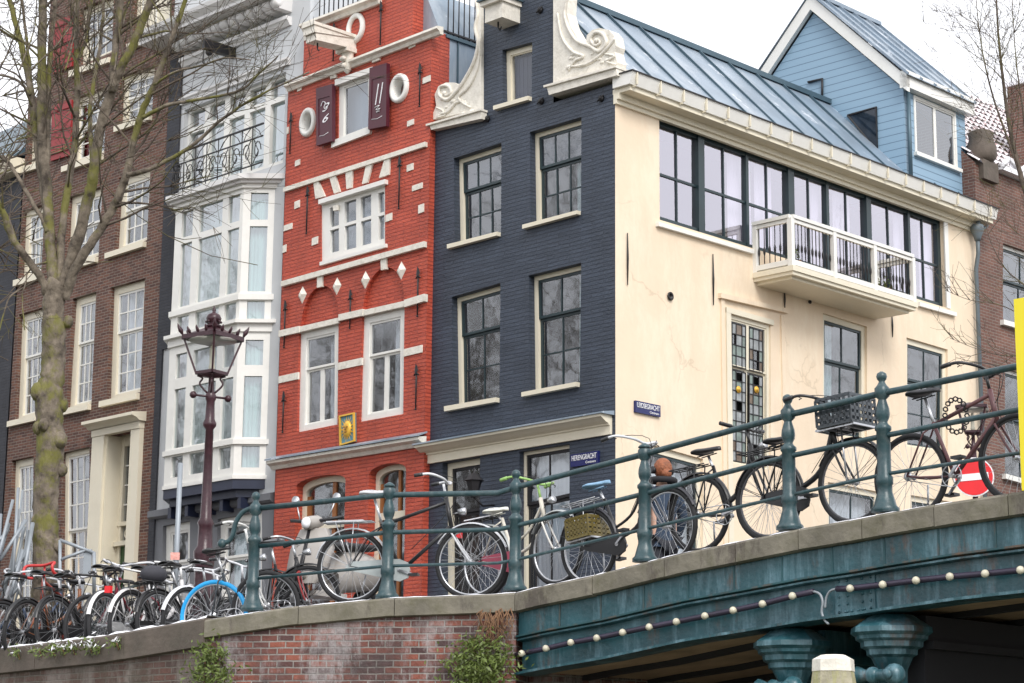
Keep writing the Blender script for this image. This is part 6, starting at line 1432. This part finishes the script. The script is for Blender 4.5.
def bike(Mw, label, wb=1.08, col=BLACK, style='step', fork=None, bar='city', barcol=None, saddle=BLACK, tyre=None, rimcol=None, guard=BLACK, rack=True, case=True, crate=None, light=True, tail=False, grip=BLACK, steer=0.0, snow=True, bag=None, sh=0.0, ss=0.0, stand=True, skirt=False, group='bicycles parked along the railing'):
    r = empty('bicycle', Mw, label, 'bicycle', group); k = wb/1.08; P_ = paint(col); BK = paint(BLACK); R = R_W
    def wh(x, nm, st=0):
        w = bpy.data.objects.new(nm, ME_T if tyre is None else ME_T.copy()); COL.objects.link(w); w.parent = r; w.location = (x,0,R); w.rotation_euler = (0, random.uniform(0,1), st)
        if tyre is not None and nm == tyre[0]: w.data.materials.clear(); w.data.materials.append(paint(tyre[1]))
        a = bpy.data.objects.new('rim', ME_R.copy() if rimcol else ME_R); COL.objects.link(a); a.parent = w
        if rimcol: a.data.materials.clear(); a.data.materials.append(paint(rimcol))
        b = bpy.data.objects.new('spokes', ME_S); COL.objects.link(b); b.parent = w; return w
    wh(0,'rear_wheel'); wh(wb,'front_wheel', steer)
    bb = Vector((.45*k,0,.29)); sc = Vector((.27*k,0,.74)); ht = Vector((.86*k,0,.86+sh)); hl_ = Vector((.91*k,0,.66)); rh = Vector((0,0,R)); fh = Vector((wb,0,R))
    mb = MB(); tb_ = .017
    mb.tube([bb, sc], .016, 7); mb.tube([hl_+(ht-hl_)*-.1, ht], .021, 8)
    if style == 'step':
        mb.tube(spline([hl_+(ht-hl_)*.25, Vector((.72*k,0,.44)), bb+Vector((-.01,0,.06))], 5), tb_, 7); mb.tube(spline([hl_+(ht-hl_)*.65, Vector((.66*k,0,.56)), bb+(sc-bb)*.36], 5), .013, 7)
    elif style == 'mono': mb.tube(spline([ht-(ht-hl_)*.4, Vector((.70*k,0,.50)), bb+(sc-bb)*.2], 5), .024, 8)
    else:
        mb.tube([hl_+(ht-hl_)*.1, bb], .019, 8); mb.tube([ht-(ht-hl_)*.15, sc-(sc-bb)*.04], tb_, 8)
    for y in (-.055,.055):
        mb.tube([bb, Vector((.12*k,y,.32)), rh+Vector((0,y,0))], .009, 5); mb.tube([sc-(sc-bb)*.05, Vector((.2*k,y,.66)), rh+Vector((0,y,0))], .008, 5)
    mb.build('frame', P_, r)
    FK = paint(fork) if fork else P_
    mb = MB(); mb.tube([hl_-(ht-hl_)*.1, hl_+(fh-hl_)*.12+Vector((.0,0,0))], .02, 7)
    for y in (-.052,.052): mb.tube(spline([hl_+Vector((0,y*.8,-.03)), hl_+(fh-hl_)*.6+Vector((-.012,y,0)), fh+Vector((0,y,0))], 4), .010, 6)
    mb.build('fork', FK, r)
    # seat post and saddle
    st = Vector((.205*k,0,.93+ss)); mb = MB(); mb.tube([sc-(sc-bb)*.1, st], .013, 7); mb.build('seat_post', M['steel'], r)
    mb = MB(); vs = []; n = 9
    prof_ = [(-.13,.075,.0),(-.12,.095,.01),(-.07,.10,.012),(-.02,.075,.008),(.04,.035,.008),(.10,.024,.006),(.14,.014,.0)]
    for x, w, z in prof_:
        for j in range(n):
            a = pi*j/(n-1); vs.append((st.x+x, w*cos(a), st.z+.025+z+.035*sin(a)))
    fs = [(i*n+j, i*n+j+1, (i+1)*n+j+1, (i+1)*n+j) for i in range(len(prof_)-1) for j in range(n-1)]
    fs += [tuple(range(n)), tuple(range((len(prof_)-1)*n, len(prof_)*n))] + [((i+1)*n, (i+2)*n-1, (i+1)*n-1, i*n) for i in range(len(prof_)-1)]
    mb.add(vs, fs, True); mb.tube([(st.x-.1,.03,st.z),(st.x+.08,.02,st.z+.01)], .006, 4); mb.tube([(st.x-.1,-.03,st.z),(st.x+.08,-.02,st.z+.01)], .006, 4)
    sd = mb.build('saddle', paint(saddle, .6), r)
    if snow:
        mb = MB(); mb.ball((st.x-.05,0,st.z+.066), .07, 8, (1.1,.9,.12)); mb.build('snow_cover', M['snow'], sd)
    # mudguards
    if guard is not None:
        for cx, a0, a1 in ((0,-5,165),(wb,20,150)):
            mb = MB(); pts = []
            for i in range(17):
                a = radians(a0+(a1-a0)*i/16); rr_ = R+.022
                pts.append((a, rr_))
            vs = []
            for a, q in pts:
                for y, e in ((-.026,-.012),(-.014,.003),(.014,.003),(.026,-.012)): vs.append((cx+(q+e)*cos(a), y, R+(q+e)*sin(a)))
            mb.add(vs, [(i*4+j, i*4+j+1, i*4+j+5, i*4+j+4) for i in range(16) for j in range(3)], True)
            e = radians(a1-12 if cx == 0 else 35); 
            for y in (-.05,.05): mb.tube([(cx,y,R),(cx+(R+.02)*cos(e),y*.5,R+(R+.02)*sin(e))], .003, 3)
            mb.build('mudguard', paint(guard), r)
    if skirt:
        mb = MB(); vs = [(.02,.03,R)] + [((R-.02)*cos(radians(a)),.03,R+(R-.02)*sin(radians(a))) for a in range(60,176,12)]; mb.add(vs, [(0,i,i+1) for i in range(1,len(vs)-1)]); mb.add([(x,-.03,z) for x,y,z in vs], [(0,i,i+1) for i in range(1,len(vs)-1)]); mb.build('coat_guard', BK, r)
    # drive
    mb = MB(); mb.lathe([(.018,-.07),(.018,.07)], bb, 8, 'y'); ca = random.uniform(-.6,.9)
    for s_ in (1,-1): 
        e = bb + Vector((.165*cos(ca)*s_, -.075*s_, .165*sin(ca)*s_)); mb.bar(bb+Vector((0,-.07*s_,0)), e, .016, .02); 
    mb.tube([bb+Vector((.088*cos(a),-.045,.088*sin(a))) for a in [2*pi*i/20 for i in range(20)]], .005, 4, closed=True); [mb.tube([bb+Vector((0,-.045,0)), bb+Vector((.088*cos(a),-.045,.088*sin(a)))], .005, 3) for a in [2*pi*i/5 for i in range(5)]]; cr_ = mb.build('crankset', M['steel'], r)
    for s_ in (1,-1):
        e = bb + Vector((.165*cos(ca)*s_, -.075*s_, .165*sin(ca)*s_)); mp = MB(); mp.box(e.x-.045, e.x+.045, min(e.y, e.y-.08*s_), max(e.y, e.y-.08*s_), e.z-.011, e.z+.011); mp.build('pedal', BK, cr_)
    if case:
        mb = MB(); ol = [(bb.x+.10,.29),(bb.x+.08,.36),(bb.x,.395),(0.02,.39),(-.05,.345),(0.02,.30),(bb.x,.185),(bb.x+.08,.215)]
        mb.slab(ol, -.062, -.036); mb.build('chain_case', paint(case if isinstance(case, tuple) else BLACK), r)
    else:
        mb = MB(); mb.tube([(0,-.043,R+.035),(bb.x,-.043,bb.z+.088)], .005, 4); mb.tube([(0,-.043,R-.035),(bb.x,-.043,bb.z-.088)], .005, 4); mb.lathe([(.035,-.047),(.038,-.043),(.035,-.039)], rh, 12, 'y'); mb.build('chain', M['steel'], r)
    if rack:
        mb = MB(); z = R*2+.075
        for y in (-.06,0,.06): mb.tube([(-.26,y,z),(.2*k,y,z)], .006, 5)
        for x in (-.26,-.1,.06): mb.tube([(x,-.065,z),(x,.065,z)], .006, 4)
        for y in (-.07,.07): mb.tube([(0,y,R),(-.14,y,z)], .006, 4); mb.tube([(0,y,R),(.04,y,z)], .006, 4)
        rk_ = mb.build('rack', M['steel'] if rack == 2 else BK, r)
        if snow: mb = MB(); mb.box(-.24,.12,-.055,.055,z+.006,z+.018); mb.build('snow_cover', M['snow'], rk_)
    # bars
    top = ht + (ht-hl_).normalized()*.13; HB = paint(barcol) if barcol else M['steel']; mb = MB(); mb.tube([ht, top], .013, 7)
    if bar == 'city':
        B = [top+Vector((-.20,-.30,.045)), top+Vector((-.06,-.27,.06)), top+Vector((.035,-.14,.03)), top+Vector((.045,0,0)), top+Vector((.035,.14,.03)), top+Vector((-.06,.27,.06)), top+Vector((-.20,.30,.045))]; gp = ((0,1),(-1,-2))
    elif bar == 'flat': B = [top+Vector((-.05,-.29,.03)), top+Vector((0,-.1,.0)), top+Vector((.02,0,0)), top+Vector((0,.1,0)), top+Vector((-.05,.29,.03))]; gp = ((0,1),(-1,-2))
    else: B = [top+Vector((-.02,-.20,-.12)), top+Vector((.08,-.21,-.11)), top+Vector((.11,-.205,-.04)), top+Vector((.06,-.19,.01)), top+Vector((.02,0,0)), top+Vector((.06,.19,.01)), top+Vector((.11,.205,-.04)), top+Vector((.08,.21,-.11)), top+Vector((-.02,.20,-.12))]; gp = ()
    S = spline(B, 5)
    if steer: S = [top + Matrix.Rotation(steer, 3, 'Z') @ (p-top) for p in S]; 
    mb.tube(S, .0125 if bar != 'drop' else .017, 7); hb_ = mb.build('handlebar', HB, r)
    if gp:
        for sl in (S[:4], S[-4:]): g_ = MB(); g_.tube(sl, .018, 7); g_.build('grip', paint(grip, .7), hb_)
        g_ = MB(); g_.tube([S[4], S[4]+Vector((.05,.0,-.03)), S[3]+Vector((.06,0,-.035))], .005, 4); g_.tube([S[-5], S[-5]+Vector((.05,0,-.03)), S[-4]+Vector((.06,0,-.035))], .005, 4)
        g_.tube(spline([S[5], top+Vector((.14,-.05,.02)), ht+Vector((.06,0,-.12)), hl_+Vector((.04,0,0))], 4), .004, 4); g_.tube(spline([S[-6], top+Vector((.13,.05,.0)), ht+Vector((.05,0,-.1)), bb+Vector((.1,0,.2))], 4), .004, 4); g_.build('cables', BK, hb_)
    if light:
        mb = MB(); c = hl_ + Vector((.10,0,.16)); mb.lathe([(.02,-.04),(.034,0),(.036,.035),(.0,.04)], c, 10, 'x'); mb.tube([c, hl_+Vector((.01,0,.14))], .007, 4); mb.build('headlight', M['steel'], r)
    if tail: mb = MB(); mb.box(-.40,-.36,-.035,.035,R*2-.06,R*2+.01); mb.build('tail_light', M['signred'], r)
    if stand: mb = MB(); mb.tube([(.12,.05,.27),(.02,.16,.01)], .009, 5); mb.build('kickstand', M['steel'], r)
    if crate:
        mb = MB(); cx, cw, ch_ = crate[0]*wb, (crate[3] if len(crate) > 3 else .34), (crate[4] if len(crate) > 4 else .22); z = crate[1]
        for zz in (z, z+ch_*.25, z+ch_*.5, z+ch_*.75, z+ch_): 
            for a, b in (((cx-cw/2,-.17),(cx+cw/2,-.17)),((cx+cw/2,-.17),(cx+cw/2,.17)),((cx+cw/2,.17),(cx-cw/2,.17)),((cx-cw/2,.17),(cx-cw/2,-.17))): mb.bar((a[0],a[1],zz),(b[0],b[1],zz), .012, .028)
        for t in range(7):
            x = cx-cw/2+cw*t/6; mb.bar((x,-.17,z),(x,-.17,z+ch_), .02, .012); mb.bar((x,.17,z),(x,.17,z+ch_), .02, .012)
        for t in range(1,6): y = -.17+.34*t/6; mb.bar((cx-cw/2,y,z),(cx-cw/2,y,z+ch_), .012, .02); mb.bar((cx+cw/2,y,z),(cx+cw/2,y,z+ch_), .012, .02)
        mb.box(cx-cw/2, cx+cw/2, -.17, .17, z-.01, z+.01); mb.build('crate', paint(crate[2]), r)
        mb = MB(); mb.box(cx-cw/2-.03, cx+cw/2, -.15, -.13, z-.03, z-.012); mb.box(cx-cw/2-.03, cx+cw/2, .13, .15, z-.03, z-.012)
        for t in range(5): x = cx-cw/2-.03+(cw+.03)*t/4; mb.bar((x,-.15,z-.02),(x,.15,z-.02), .015, .015)
        if crate[0] > .5: 
            for y in (-.08,.08): mb.tube([(wb,y,R),(cx,y,z-.02)], .008, 4)
        mb.build('front_carrier' if crate[0] > .5 else 'carrier', M['steel'], r)
    if bag: mb = MB(); mb.ball((-.06,0,R*2+.16), .14, 10, (1.2,.8,.7)); mb.build('bag', paint(bag, .8), r)
    return r
def bike_on(F, rear, front, d, label, **k):
    xa, za = F.loc(rear[0], rear[1], d); xb, zb2 = F.loc(front[0], front[1], d); a = F.M @ Vector((xa,d,za)); b = F.M @ Vector((xb,d,zb2)); X = (b-a); wb = X.length; X.normalize(); Yv = Vector((0,0,1)).cross(X).normalized(); Zv = X.cross(Yv)
    lean = k.pop('lean', 0.0)
    o = a - Zv*R_W; m = Matrix(((X.x,Yv.x,Zv.x,o.x),(X.y,Yv.y,Zv.y,o.y),(X.z,Yv.z,Zv.z,o.z),(0,0,0,1))) @ Matrix.Rotation(lean, 4, 'X')
    return bike(m, label, wb=wb, **k)
LT = (.62,.63,.66)
bike_on(FL2, (352,567), (471,562), .38, 'silver and black city bicycle beside the second railing post, saddle high under snow', col=BLACK, fork=LT, style='diamond', barcol=LT, saddle=(.5,.5,.52), guard=LT, case=(.42,.46,.46), rack=2, rimcol=None, sh=.10, ss=.06, grip=BLACK)
bike_on(FBR, (486,562), (557,549), .75, 'cream bicycle with white covered saddle and lime green handlebar stem behind the third post', col=(.62,.58,.50), fork=(.66,.64,.60), barcol=(.28,.48,.14), grip=(.28,.48,.14), saddle=(.74,.74,.66), guard=(.40,.42,.42), tail=True, case=(.35,.06,.10), style='step', ss=-.15)
bike_on(FBR, (589,547), (667,526.5), .42, 'black step through bicycle with pale blue saddle cover and yellowish rear basket', col=BLACK, fork=(.20,.20,.22), saddle=(.22,.38,.55), rack=2, crate=(.03, .42, (.17,.13,.035), .27, .17), guard=(.05,.05,.06), rimcol=LT, style='step', snow=False, barcol=LT, sh=.14, ss=-.09, light=False)
bike_on(FBR, (699,514.5), (768,500.5), .50, 'black bicycle with flat saddle, its front wheel overlapping the next bicycle', col=BLACK, style='mono', rimcol=(.05,.05,.055), bar='flat', guard=BLACK, case=False, snow=False, barcol=BLACK, rack=1, ss=-.09)
bike_on(FBR, (769,499.5), (853,482.5), .38, 'black transport bicycle with a slatted crate on its front carrier', col=BLACK, style='mono', rimcol=(.10,.10,.11), crate=(.98, R_W*2+.12, (.045,.055,.065)), snow=False, barcol=BLACK, sh=.03, ss=-.15)
bike_on(FBR, (911,477), (1018,458), .36, 'plum brown bicycle with straight top tube and dark chain lock, furthest right', col=(.13,.055,.06), style='diamond', rimcol=(.06,.06,.065), bar='city', rack=False, case=False, guard=None, snow=False, barcol=BLACK, sh=.05, saddle=(.03,.03,.035), light=False, ss=.02)
bike_on(FL2, (214,616), (266,607), .55, 'white handled bicycle with a bright blue rear tyre beside the first railing post', col=(.05,.06,.07), tyre=('rear_wheel',(.01,.33,.72)), barcol=(.78,.78,.76), fork=(.70,.70,.68), guard=None, style='step', case=False, snow=False, sh=.12, rack=False)
bike_on(FL2, (268,606), (307,601), 1.0, 'small black folding style bicycle low behind the railing, left of the scooter', col=BLACK, fork=(.35,.04,.04), style='mono', case=False, snow=False, sh=-.08, rack=False, saddle=(.10,.10,.11))
def bike_free(px, py, D, yaw, label, zg=2.30, lean=None, **k):
    D += .15; yaw += random.uniform(-9,9); lean = random.uniform(-.13,.13) if lean is None else lean; zg += .05*px/182; k.setdefault('rack', random.random()<.4); k.setdefault('steer', random.uniform(-.5,.5)); k['ss'] = k.get('sh',0)*.6+random.uniform(-.06,.02)
    p = at(px, py, D); m = Matrix.Translation((p.x, p.y, zg)) @ Matrix.Rotation(radians(yaw), 4, 'Z') @ Matrix.Rotation(lean, 4, 'X'); k.setdefault('group', 'bicycles parked in a row on the quay at left'); return bike(m, label, **k)
bike_free(3, 624, 22.4, 58, 'blue grey bicycle cut by the left edge of the picture', col=(.06,.09,.16), sh=.0, barcol=LT)
bike_free(22, 624, 22.3, 68, 'bicycle with rusty brown frame and silver guards near the left edge', snow=False, col=(.26,.10,.045), guard=BLACK, barcol=LT, sh=.02, saddle=(.03,.03,.035))
bike_free(60, 622, 23.5, -116, 'silver framed bicycle with wide black saddle below the tree trunk', col=(.45,.46,.48), guard=BLACK, barcol=LT)
bike_free(84, 622, 23.6, -108, 'racing bicycle with red and white taped drop handlebar facing the water', col=(.30,.05,.035), style='diamond', bar='drop', barcol=(.55,.04,.04), guard=None, rack=False, case=False, light=False, sh=.10, stand=False, snow=False, fork=(.50,.13,.06))
bike_free(88, 620, 21.9, 62, 'dark green diamond frame bicycle with narrow saddle, right of the drop bar racer', col=(.03,.045,.045), style='diamond', bar='flat', guard=None, case=False, rack=False, sh=.08, barcol=BLACK)
bike_free(60, 621, 22.0, 71, 'black bicycle half hidden behind the silver one under the tree', snow=False, col=BLACK, barcol=BLACK, saddle=BLACK)
bike_free(108, 618, 21.7, 75, 'gleaming white city bicycle with black saddle in the middle of the quay row', col=(.72,.72,.72), fork=(.72,.72,.72), guard=(.70,.70,.70), barcol=(.75,.75,.74), tail=False, case=(.6,.6,.6))
bike_free(129, 617, 21.5, 60, 'white bicycle with a large red tail light, right of the white city bicycle', snow=False, col=(.66,.64,.64), guard=(.68,.66,.66), barcol=(.72,.72,.72), style='mono', sh=.02, tail=True)
bike_free(160, 614, 22.8, -112, 'dark red step through bicycle with snow on its saddle near the steel pole', col=(.20,.015,.03), barcol=LT, bag=None)
bike_free(163, 613, 21.5, 55, 'black bicycle carrying a dark saddle bag, in front of the steel pole', snow=False, col=BLACK, bag=(.04,.04,.05), barcol=LT, rack=1)
bike_free(182, 611, 21.3, 61, 'black and silver bicycle with curved silver handlebar, left of the blue tyre', col=(.03,.03,.035), barcol=LT, guard=LT)

bike_free(30, 612, 23.4, 38, 'dark teal bicycle in the second row, behind the rusty brown one', col=(.03,.07,.08), barcol=LT, guard=BLACK, snow=False)
bike_free(104, 612, 23.0, 48, 'black bicycle in the second row, behind the gleaming white one', col=BLACK, barcol=LT, guard=BLACK, snow=False)
bike_free(140, 610, 22.6, 30, 'grey bicycle in the second row, behind the bicycle with the saddle bag', col=(.14,.14,.15), barcol=LT, guard=BLACK, snow=False)
# chain lock on the rightmost bicycle
a = FBR.M @ Vector((*FBR.loc(955,402,.30)[:1], .30, FBR.loc(955,402,.30)[1])); r = empty('chain_lock', Matrix.Translation(a), 'dark chain lock looped over the top tube of the plum brown bicycle', 'lock')
mb = MB()
for k in range(16):
    t = 2*pi*k/16; cpt = Vector((.085*cos(t), -.02, -.11+.13*sin(t))); mb.tube([cpt+Vector((.014*cos(t+2*pi*j/6)*1.3,.006*(k%2),.018*sin(t+2*pi*j/6))) for j in range(6)], .007, 4, closed=True)
mb.build('chain', M['iron'], r)

# ================================================================== SCOOTER
c = at(318, 596, 21.2); r = empty('scooter', Matrix.Translation((c.x, c.y, 2.66)) @ Matrix.Rotation(radians(58), 4, 'Z'), 'pale silver beige scooter with round mirror behind the railing, in front of the red house', 'scooter')
sm = pmat('scooter paint', (.36,.335,.31), .3, var=.05); x0 = -.02
def loft(mb, secs, n=10):
    vs = []
    for (x, y0, z0, w, h) in secs:
        for j in range(n): a = 2*pi*j/n; vs.append((x, y0 + w*cos(a)*(abs(cos(a))**-.25 if abs(cos(a))>.05 else 1), z0 + h*sin(a)))
    m = len(secs); mb.add(vs, [(i*n+j, i*n+(j+1)%n, (i+1)*n+(j+1)%n, (i+1)*n+j) for i in range(m-1) for j in range(n)] + [tuple(range(n)), tuple(range((m-1)*n, m*n))], True)
mb = MB(); loft(mb, [(.20,0,.42,.12,.16),(.35,0,.55,.17,.22),(.6,0,.58,.19,.22),(.85,0,.58,.17,.18),(1.05,0,.60,.10,.10)]); mb.build('body', sm, r)
mb = MB(); P = [(-.30,0,.38),(-.24,0,.55),(-.18,0,.75),(-.12,0,.95)]; vs = []
for (x,_,z), w in zip(P, (.16,.24,.25,.15)):
    for y in (-w,-w*.5,0,w*.5,w): vs.append((x-.06+abs(y)*.35, y, z))
for (x,_,z), w in zip(P, (.16,.24,.25,.15)):
    for y in (-w,-w*.5,0,w*.5,w): vs.append((x+.02+abs(y)*.35, y, z))
mb.add(vs, [(i*5+j, i*5+j+1, i*5+j+6, i*5+j+5) for i in range(3) for j in range(4)] + [(20+i*5+j, 20+i*5+j+5, 20+i*5+j+6, 20+i*5+j+1) for i in range(3) for j in range(4)] + [(i*5, i*5+5, 25+i*5, 20+i*5) for i in range(3)] + [(i*5+4, 24+i*5, 29+i*5, i*5+9) for i in range(3)] + [(15,16,17,18,19,39,38,37,36,35)], True); mb.box(-.22,.3,-.14,.14,.27,.32); mb.build('leg_shield', sm, r)
for x, nm in ((-.38,'front_wheel'),(.82,'rear_wheel')):
    mb = MB(); mb.tube([(x+.17*cos(a),0,.22+.17*sin(a)) for a in [2*pi*i/20 for i in range(20)]], .055, 8, closed=True); w = mb.build(nm, M['tyre'], r); mb = MB(); mb.lathe([(.0,-.05),(.12,-.04),(.12,.04),(0,.05)], (x,0,.22), 14, 'y'); mb.build('rim', M['steel'], w)
mb = MB(); loft(mb, [(-.62,0,.36,.03,.03),(-.5,0,.44,.09,.05),(-.36,0,.47,.10,.05),(-.2,0,.42,.08,.05)]); mb.build('front_fender', sm, r)
mb = MB(); loft(mb, [(.15,0,.80,.10,.03),(.3,0,.82,.14,.045),(.6,0,.83,.14,.045),(.85,0,.85,.12,.04),(.98,0,.86,.06,.02)]); mb.build('seat', M['tyre'], r)
mb = MB(); mb.tube([(-.38,0,.25),(-.14,0,.98)], .03, 8); mb.tube([(-.05,-.33,1.06),(-.12,-.12,1.03),(-.13,0,1.02),(-.12,.12,1.03),(-.05,.33,1.06)], .018, 7); hbk = mb.build('handlebar', M['iron'], r)
mb = MB(); loft(mb, [(-.24,0,1.0,.05,.04),(-.20,0,1.0,.08,.07),(-.10,0,1.02,.11,.07),(-.02,0,1.02,.07,.04)]); mb.build('headlight_cowl', sm, hbk)
mb = MB(); mb.lathe([(0,-.245),(.055,-.24),(.06,-.2)], (0,0,1.0), 12, 'x'); mb.build('headlight', M['signwhite'], hbk)
for s_ in (-1,1): mb = MB(); mb.tube([(-.1,.18*s_,1.05),(-.08,.24*s_,1.22)], .007, 5); mb.lathe([(0,-.01),(.045,-.008),(.045,.012),(0,.014)], (-.08,.26*s_,1.26), 12, 'x'); mb.build('mirror', M['steel'], hbk)

# ================================================================== PERSON
def skin_body(name, joints, edges, mat, parent, root=0, lv=2):
    me = bpy.data.meshes.new(name); me.from_pydata([j[0] for j in joints], edges, []); o = bpy.data.objects.new(name, me); COL.objects.link(o); o.parent = None
    o.modifiers.new('s', 'SKIN'); 
    if not me.skin_vertices: me.skin_vertices.new()
    for i, j in enumerate(joints): me.skin_vertices[0].data[i].radius = (j[1], j[2] if len(j) > 2 else j[1])
    me.skin_vertices[0].data[root].use_root = True
    o.modifiers.new('d', 'SUBSURF').levels = lv
    dg = bpy.context.evaluated_depsgraph_get(); m2 = bpy.data.meshes.new_from_object(o.evaluated_get(dg)); bpy.data.objects.remove(o)
    m2.materials.clear(); m2.materials.append(mat)
    for p in m2.polygons: p.use_smooth = True
    o = bpy.data.objects.new(name, m2); COL.objects.link(o); o.parent = parent; return o
hd = at(662, 475, 21.2); gz2 = 2.70; H = hd.z + .12 - gz2
r = empty('person', Matrix.Translation((hd.x, hd.y, gz2)) @ Matrix.Rotation(radians(205), 4, 'Z') @ Matrix.Scale(H/1.72, 4), 'person with auburn hair and dark blue coat, seen from behind, walking past the bicycles', 'person')
coat = pmat('dark blue coat', (.018,.035,.065), .8, var=.2, vs=12, bump=.006); trou = pmat('dark trousers', (.02,.022,.03), .8)
J = [((0,0,.95),.14,.11),((0,.01,1.15),.13,.10),((0,.01,1.33),.165,.11),((0,0,1.45),.09,.07),((0,-.005,1.52),.05,.05),((0,-.01,1.58),.062,.07),((0,-.015,1.65),.072,.085),
     ((-.17,0,1.40),.06,.06),((-.24,.02,1.15),.045,.045),((-.22,-.10,.93),.034,.034),((-.21,-.14,.85),.03,.02),((.17,0,1.40),.06,.06),((.24,.03,1.15),.045,.045),((.23,.05,.90),.034,.034),((.23,.05,.82),.03,.02),
     ((-.09,0,.88),.09,.09),((-.10,-.08,.50),.06,.06),((-.10,.02,.10),.04,.04),((-.10,-.12,.04),.035,.03),((.09,0,.88),.09,.09),((.10,.06,.50),.06,.06),((.10,.18,.12),.04,.04),((.10,.06,.05),.035,.03)]
skin_body('body', J, [(0,1),(1,2),(2,3),(3,4),(4,5),(5,6),(2,7),(7,8),(8,9),(9,10),(2,11),(11,12),(12,13),(13,14),(0,15),(15,16),(16,17),(17,18),(0,19),(19,20),(20,21),(21,22)], M['skin'], r)
C_ = [((0,0,.80),.17,.14),((0,0,.95),.165,.135),((0,.01,1.15),.155,.125),((0,.01,1.33),.19,.135),((0,.0,1.46),.10,.09),((-.18,0,1.39),.08,.075),((-.25,.02,1.15),.06,.06),((-.23,-.09,.95),.05,.05),((.18,0,1.39),.08,.075),((.25,.03,1.15),.06,.06),((.24,.05,.92),.05,.05)]
skin_body('coat', C_, [(0,1),(1,2),(2,3),(3,4),(3,5),(5,6),(6,7),(3,8),(8,9),(9,10)], coat, r, root=1)
T_ = [((0,0,.92),.15,.13),((-.09,0,.84),.105,.105),((-.10,-.08,.50),.075,.075),((-.10,.02,.12),.055,.055),((.09,0,.84),.105,.105),((.10,.06,.50),.075,.075),((.10,.18,.14),.055,.055)]
skin_body('trousers', T_, [(0,1),(1,2),(2,3),(0,4),(4,5),(5,6)], trou, r)
hair = pmat('auburn hair', (.26,.085,.035), .6, var=.35, vs=30, bump=.01, bs=60)
mb = MB(); mb.ball((0,.02,1.66), .105, 14, (.95,1.05,1.12)); mb.ball((0,.10,1.60), .06, 8, (1.1,.8,1)); mb.build('hair', hair, r)
mb = MB(); mb.ball((0,-.095,1.635), .014, 6, (1,1,1.6)); mb.build('nose', M['skin'], r)
mb = MB(); mb.tube([(.13*cos(a), .0+.11*sin(a)+.02, 1.53) for a in [2*pi*i/16 for i in range(16)]], .035, 8, closed=True); mb.build('collar', pmat('black scarf', (.012,.012,.015), .8), r)
for s_ in (-1,1):
    mb = MB(); mb.lathe([(.0,-.02),(.04,-.02),(.04,.02),(0,.02)], (.105*s_,0,1.64), 10, 'x'); mb.build('earphone', M['iron'], r)
# ================================================================== ROOTS OF THE HOUSES TO THEIR OWN BASE
bpy.context.view_layer.update()
for o, F, xm in ((hr, FR, (xr0+xr1)/2), (hg, FR, (gx0+gx1)/2), (hw, FR, (wx0+wx1)/2), (hn, FR, (nx0+nx1)/2)):
    o.matrix_world = F.M @ Matrix.Translation((xm,0,0))
    for c in o.children: c.location.x -= xm
# ================================================================== SKY AND LIGHT
w = bpy.data.worlds.new('World'); SC.world = w; w.use_nodes = True; nt = w.node_tree; bg = nt.nodes['Background']
SUN_EL, SUN_AZ = radians(42), radians(160)      # azimuth clockwise from +Y
sky = nt.nodes.new('ShaderNodeTexSky'); sky.sky_type = 'NISHITA'; sky.sun_disc = False; sky.sun_elevation = SUN_EL; sky.sun_rotation = SUN_AZ; sky.air_density = 1.0; sky.dust_density = 3.0
hs_ = nt.nodes.new('ShaderNodeHueSaturation'); hs_.inputs['Saturation'].default_value = .30; nt.links.new(sky.outputs[0], hs_.inputs['Color'])
# high thin cloud layer brightening the sky unevenly
tc = nt.nodes.new('ShaderNodeTexCoord'); nz = nt.nodes.new('ShaderNodeTexNoise'); nz.inputs['Scale'].default_value = 2.2; nz.inputs['Detail'].default_value = 7; nt.links.new(tc.outputs['Generated'], nz.inputs['Vector'])
mr = nt.nodes.new('ShaderNodeMapRange'); mr.inputs['From Min'].default_value = .35; mr.inputs['From Max'].default_value = .65; mr.inputs['To Min'].default_value = .6; mr.inputs['To Max'].default_value = .95; nt.links.new(nz.outputs['Fac'], mr.inputs['Value'])
mi = nt.nodes.new('ShaderNodeMix'); mi.data_type = 'RGBA'; nt.links.new(mr.outputs[0], mi.inputs[0]); nt.links.new(hs_.outputs[0], mi.inputs[6]); mi.inputs[7].default_value = (9.0,9.1,9.5,1)
nt.links.new(mi.outputs[2], bg.inputs['Color']); bg.inputs['Strength'].default_value = .112
ld = bpy.data.lights.new('sun', 'SUN'); ld.energy = 1.35; ld.angle = radians(22); ld.color = (1,.965,.92); lo = bpy.data.objects.new('sun', ld); COL.objects.link(lo)
dv = Vector((sin(SUN_AZ)*cos(SUN_EL), cos(SUN_AZ)*cos(SUN_EL), sin(SUN_EL))); lo.rotation_euler = (-dv).to_track_quat('-Z', 'Y').to_euler()
SC.view_settings.view_transform = 'Standard'; SC.view_settings.look = 'None'; SC.view_settings.exposure = .70; SC.view_settings.gamma = 1.0; SC.view_settings.use_curve_mapping = False
SC.cycles.max_bounces = 8; SC.cycles.transparent_max_bounces = 12; SC.cycles.caustics_reflective = False; SC.cycles.caustics_refractive = False
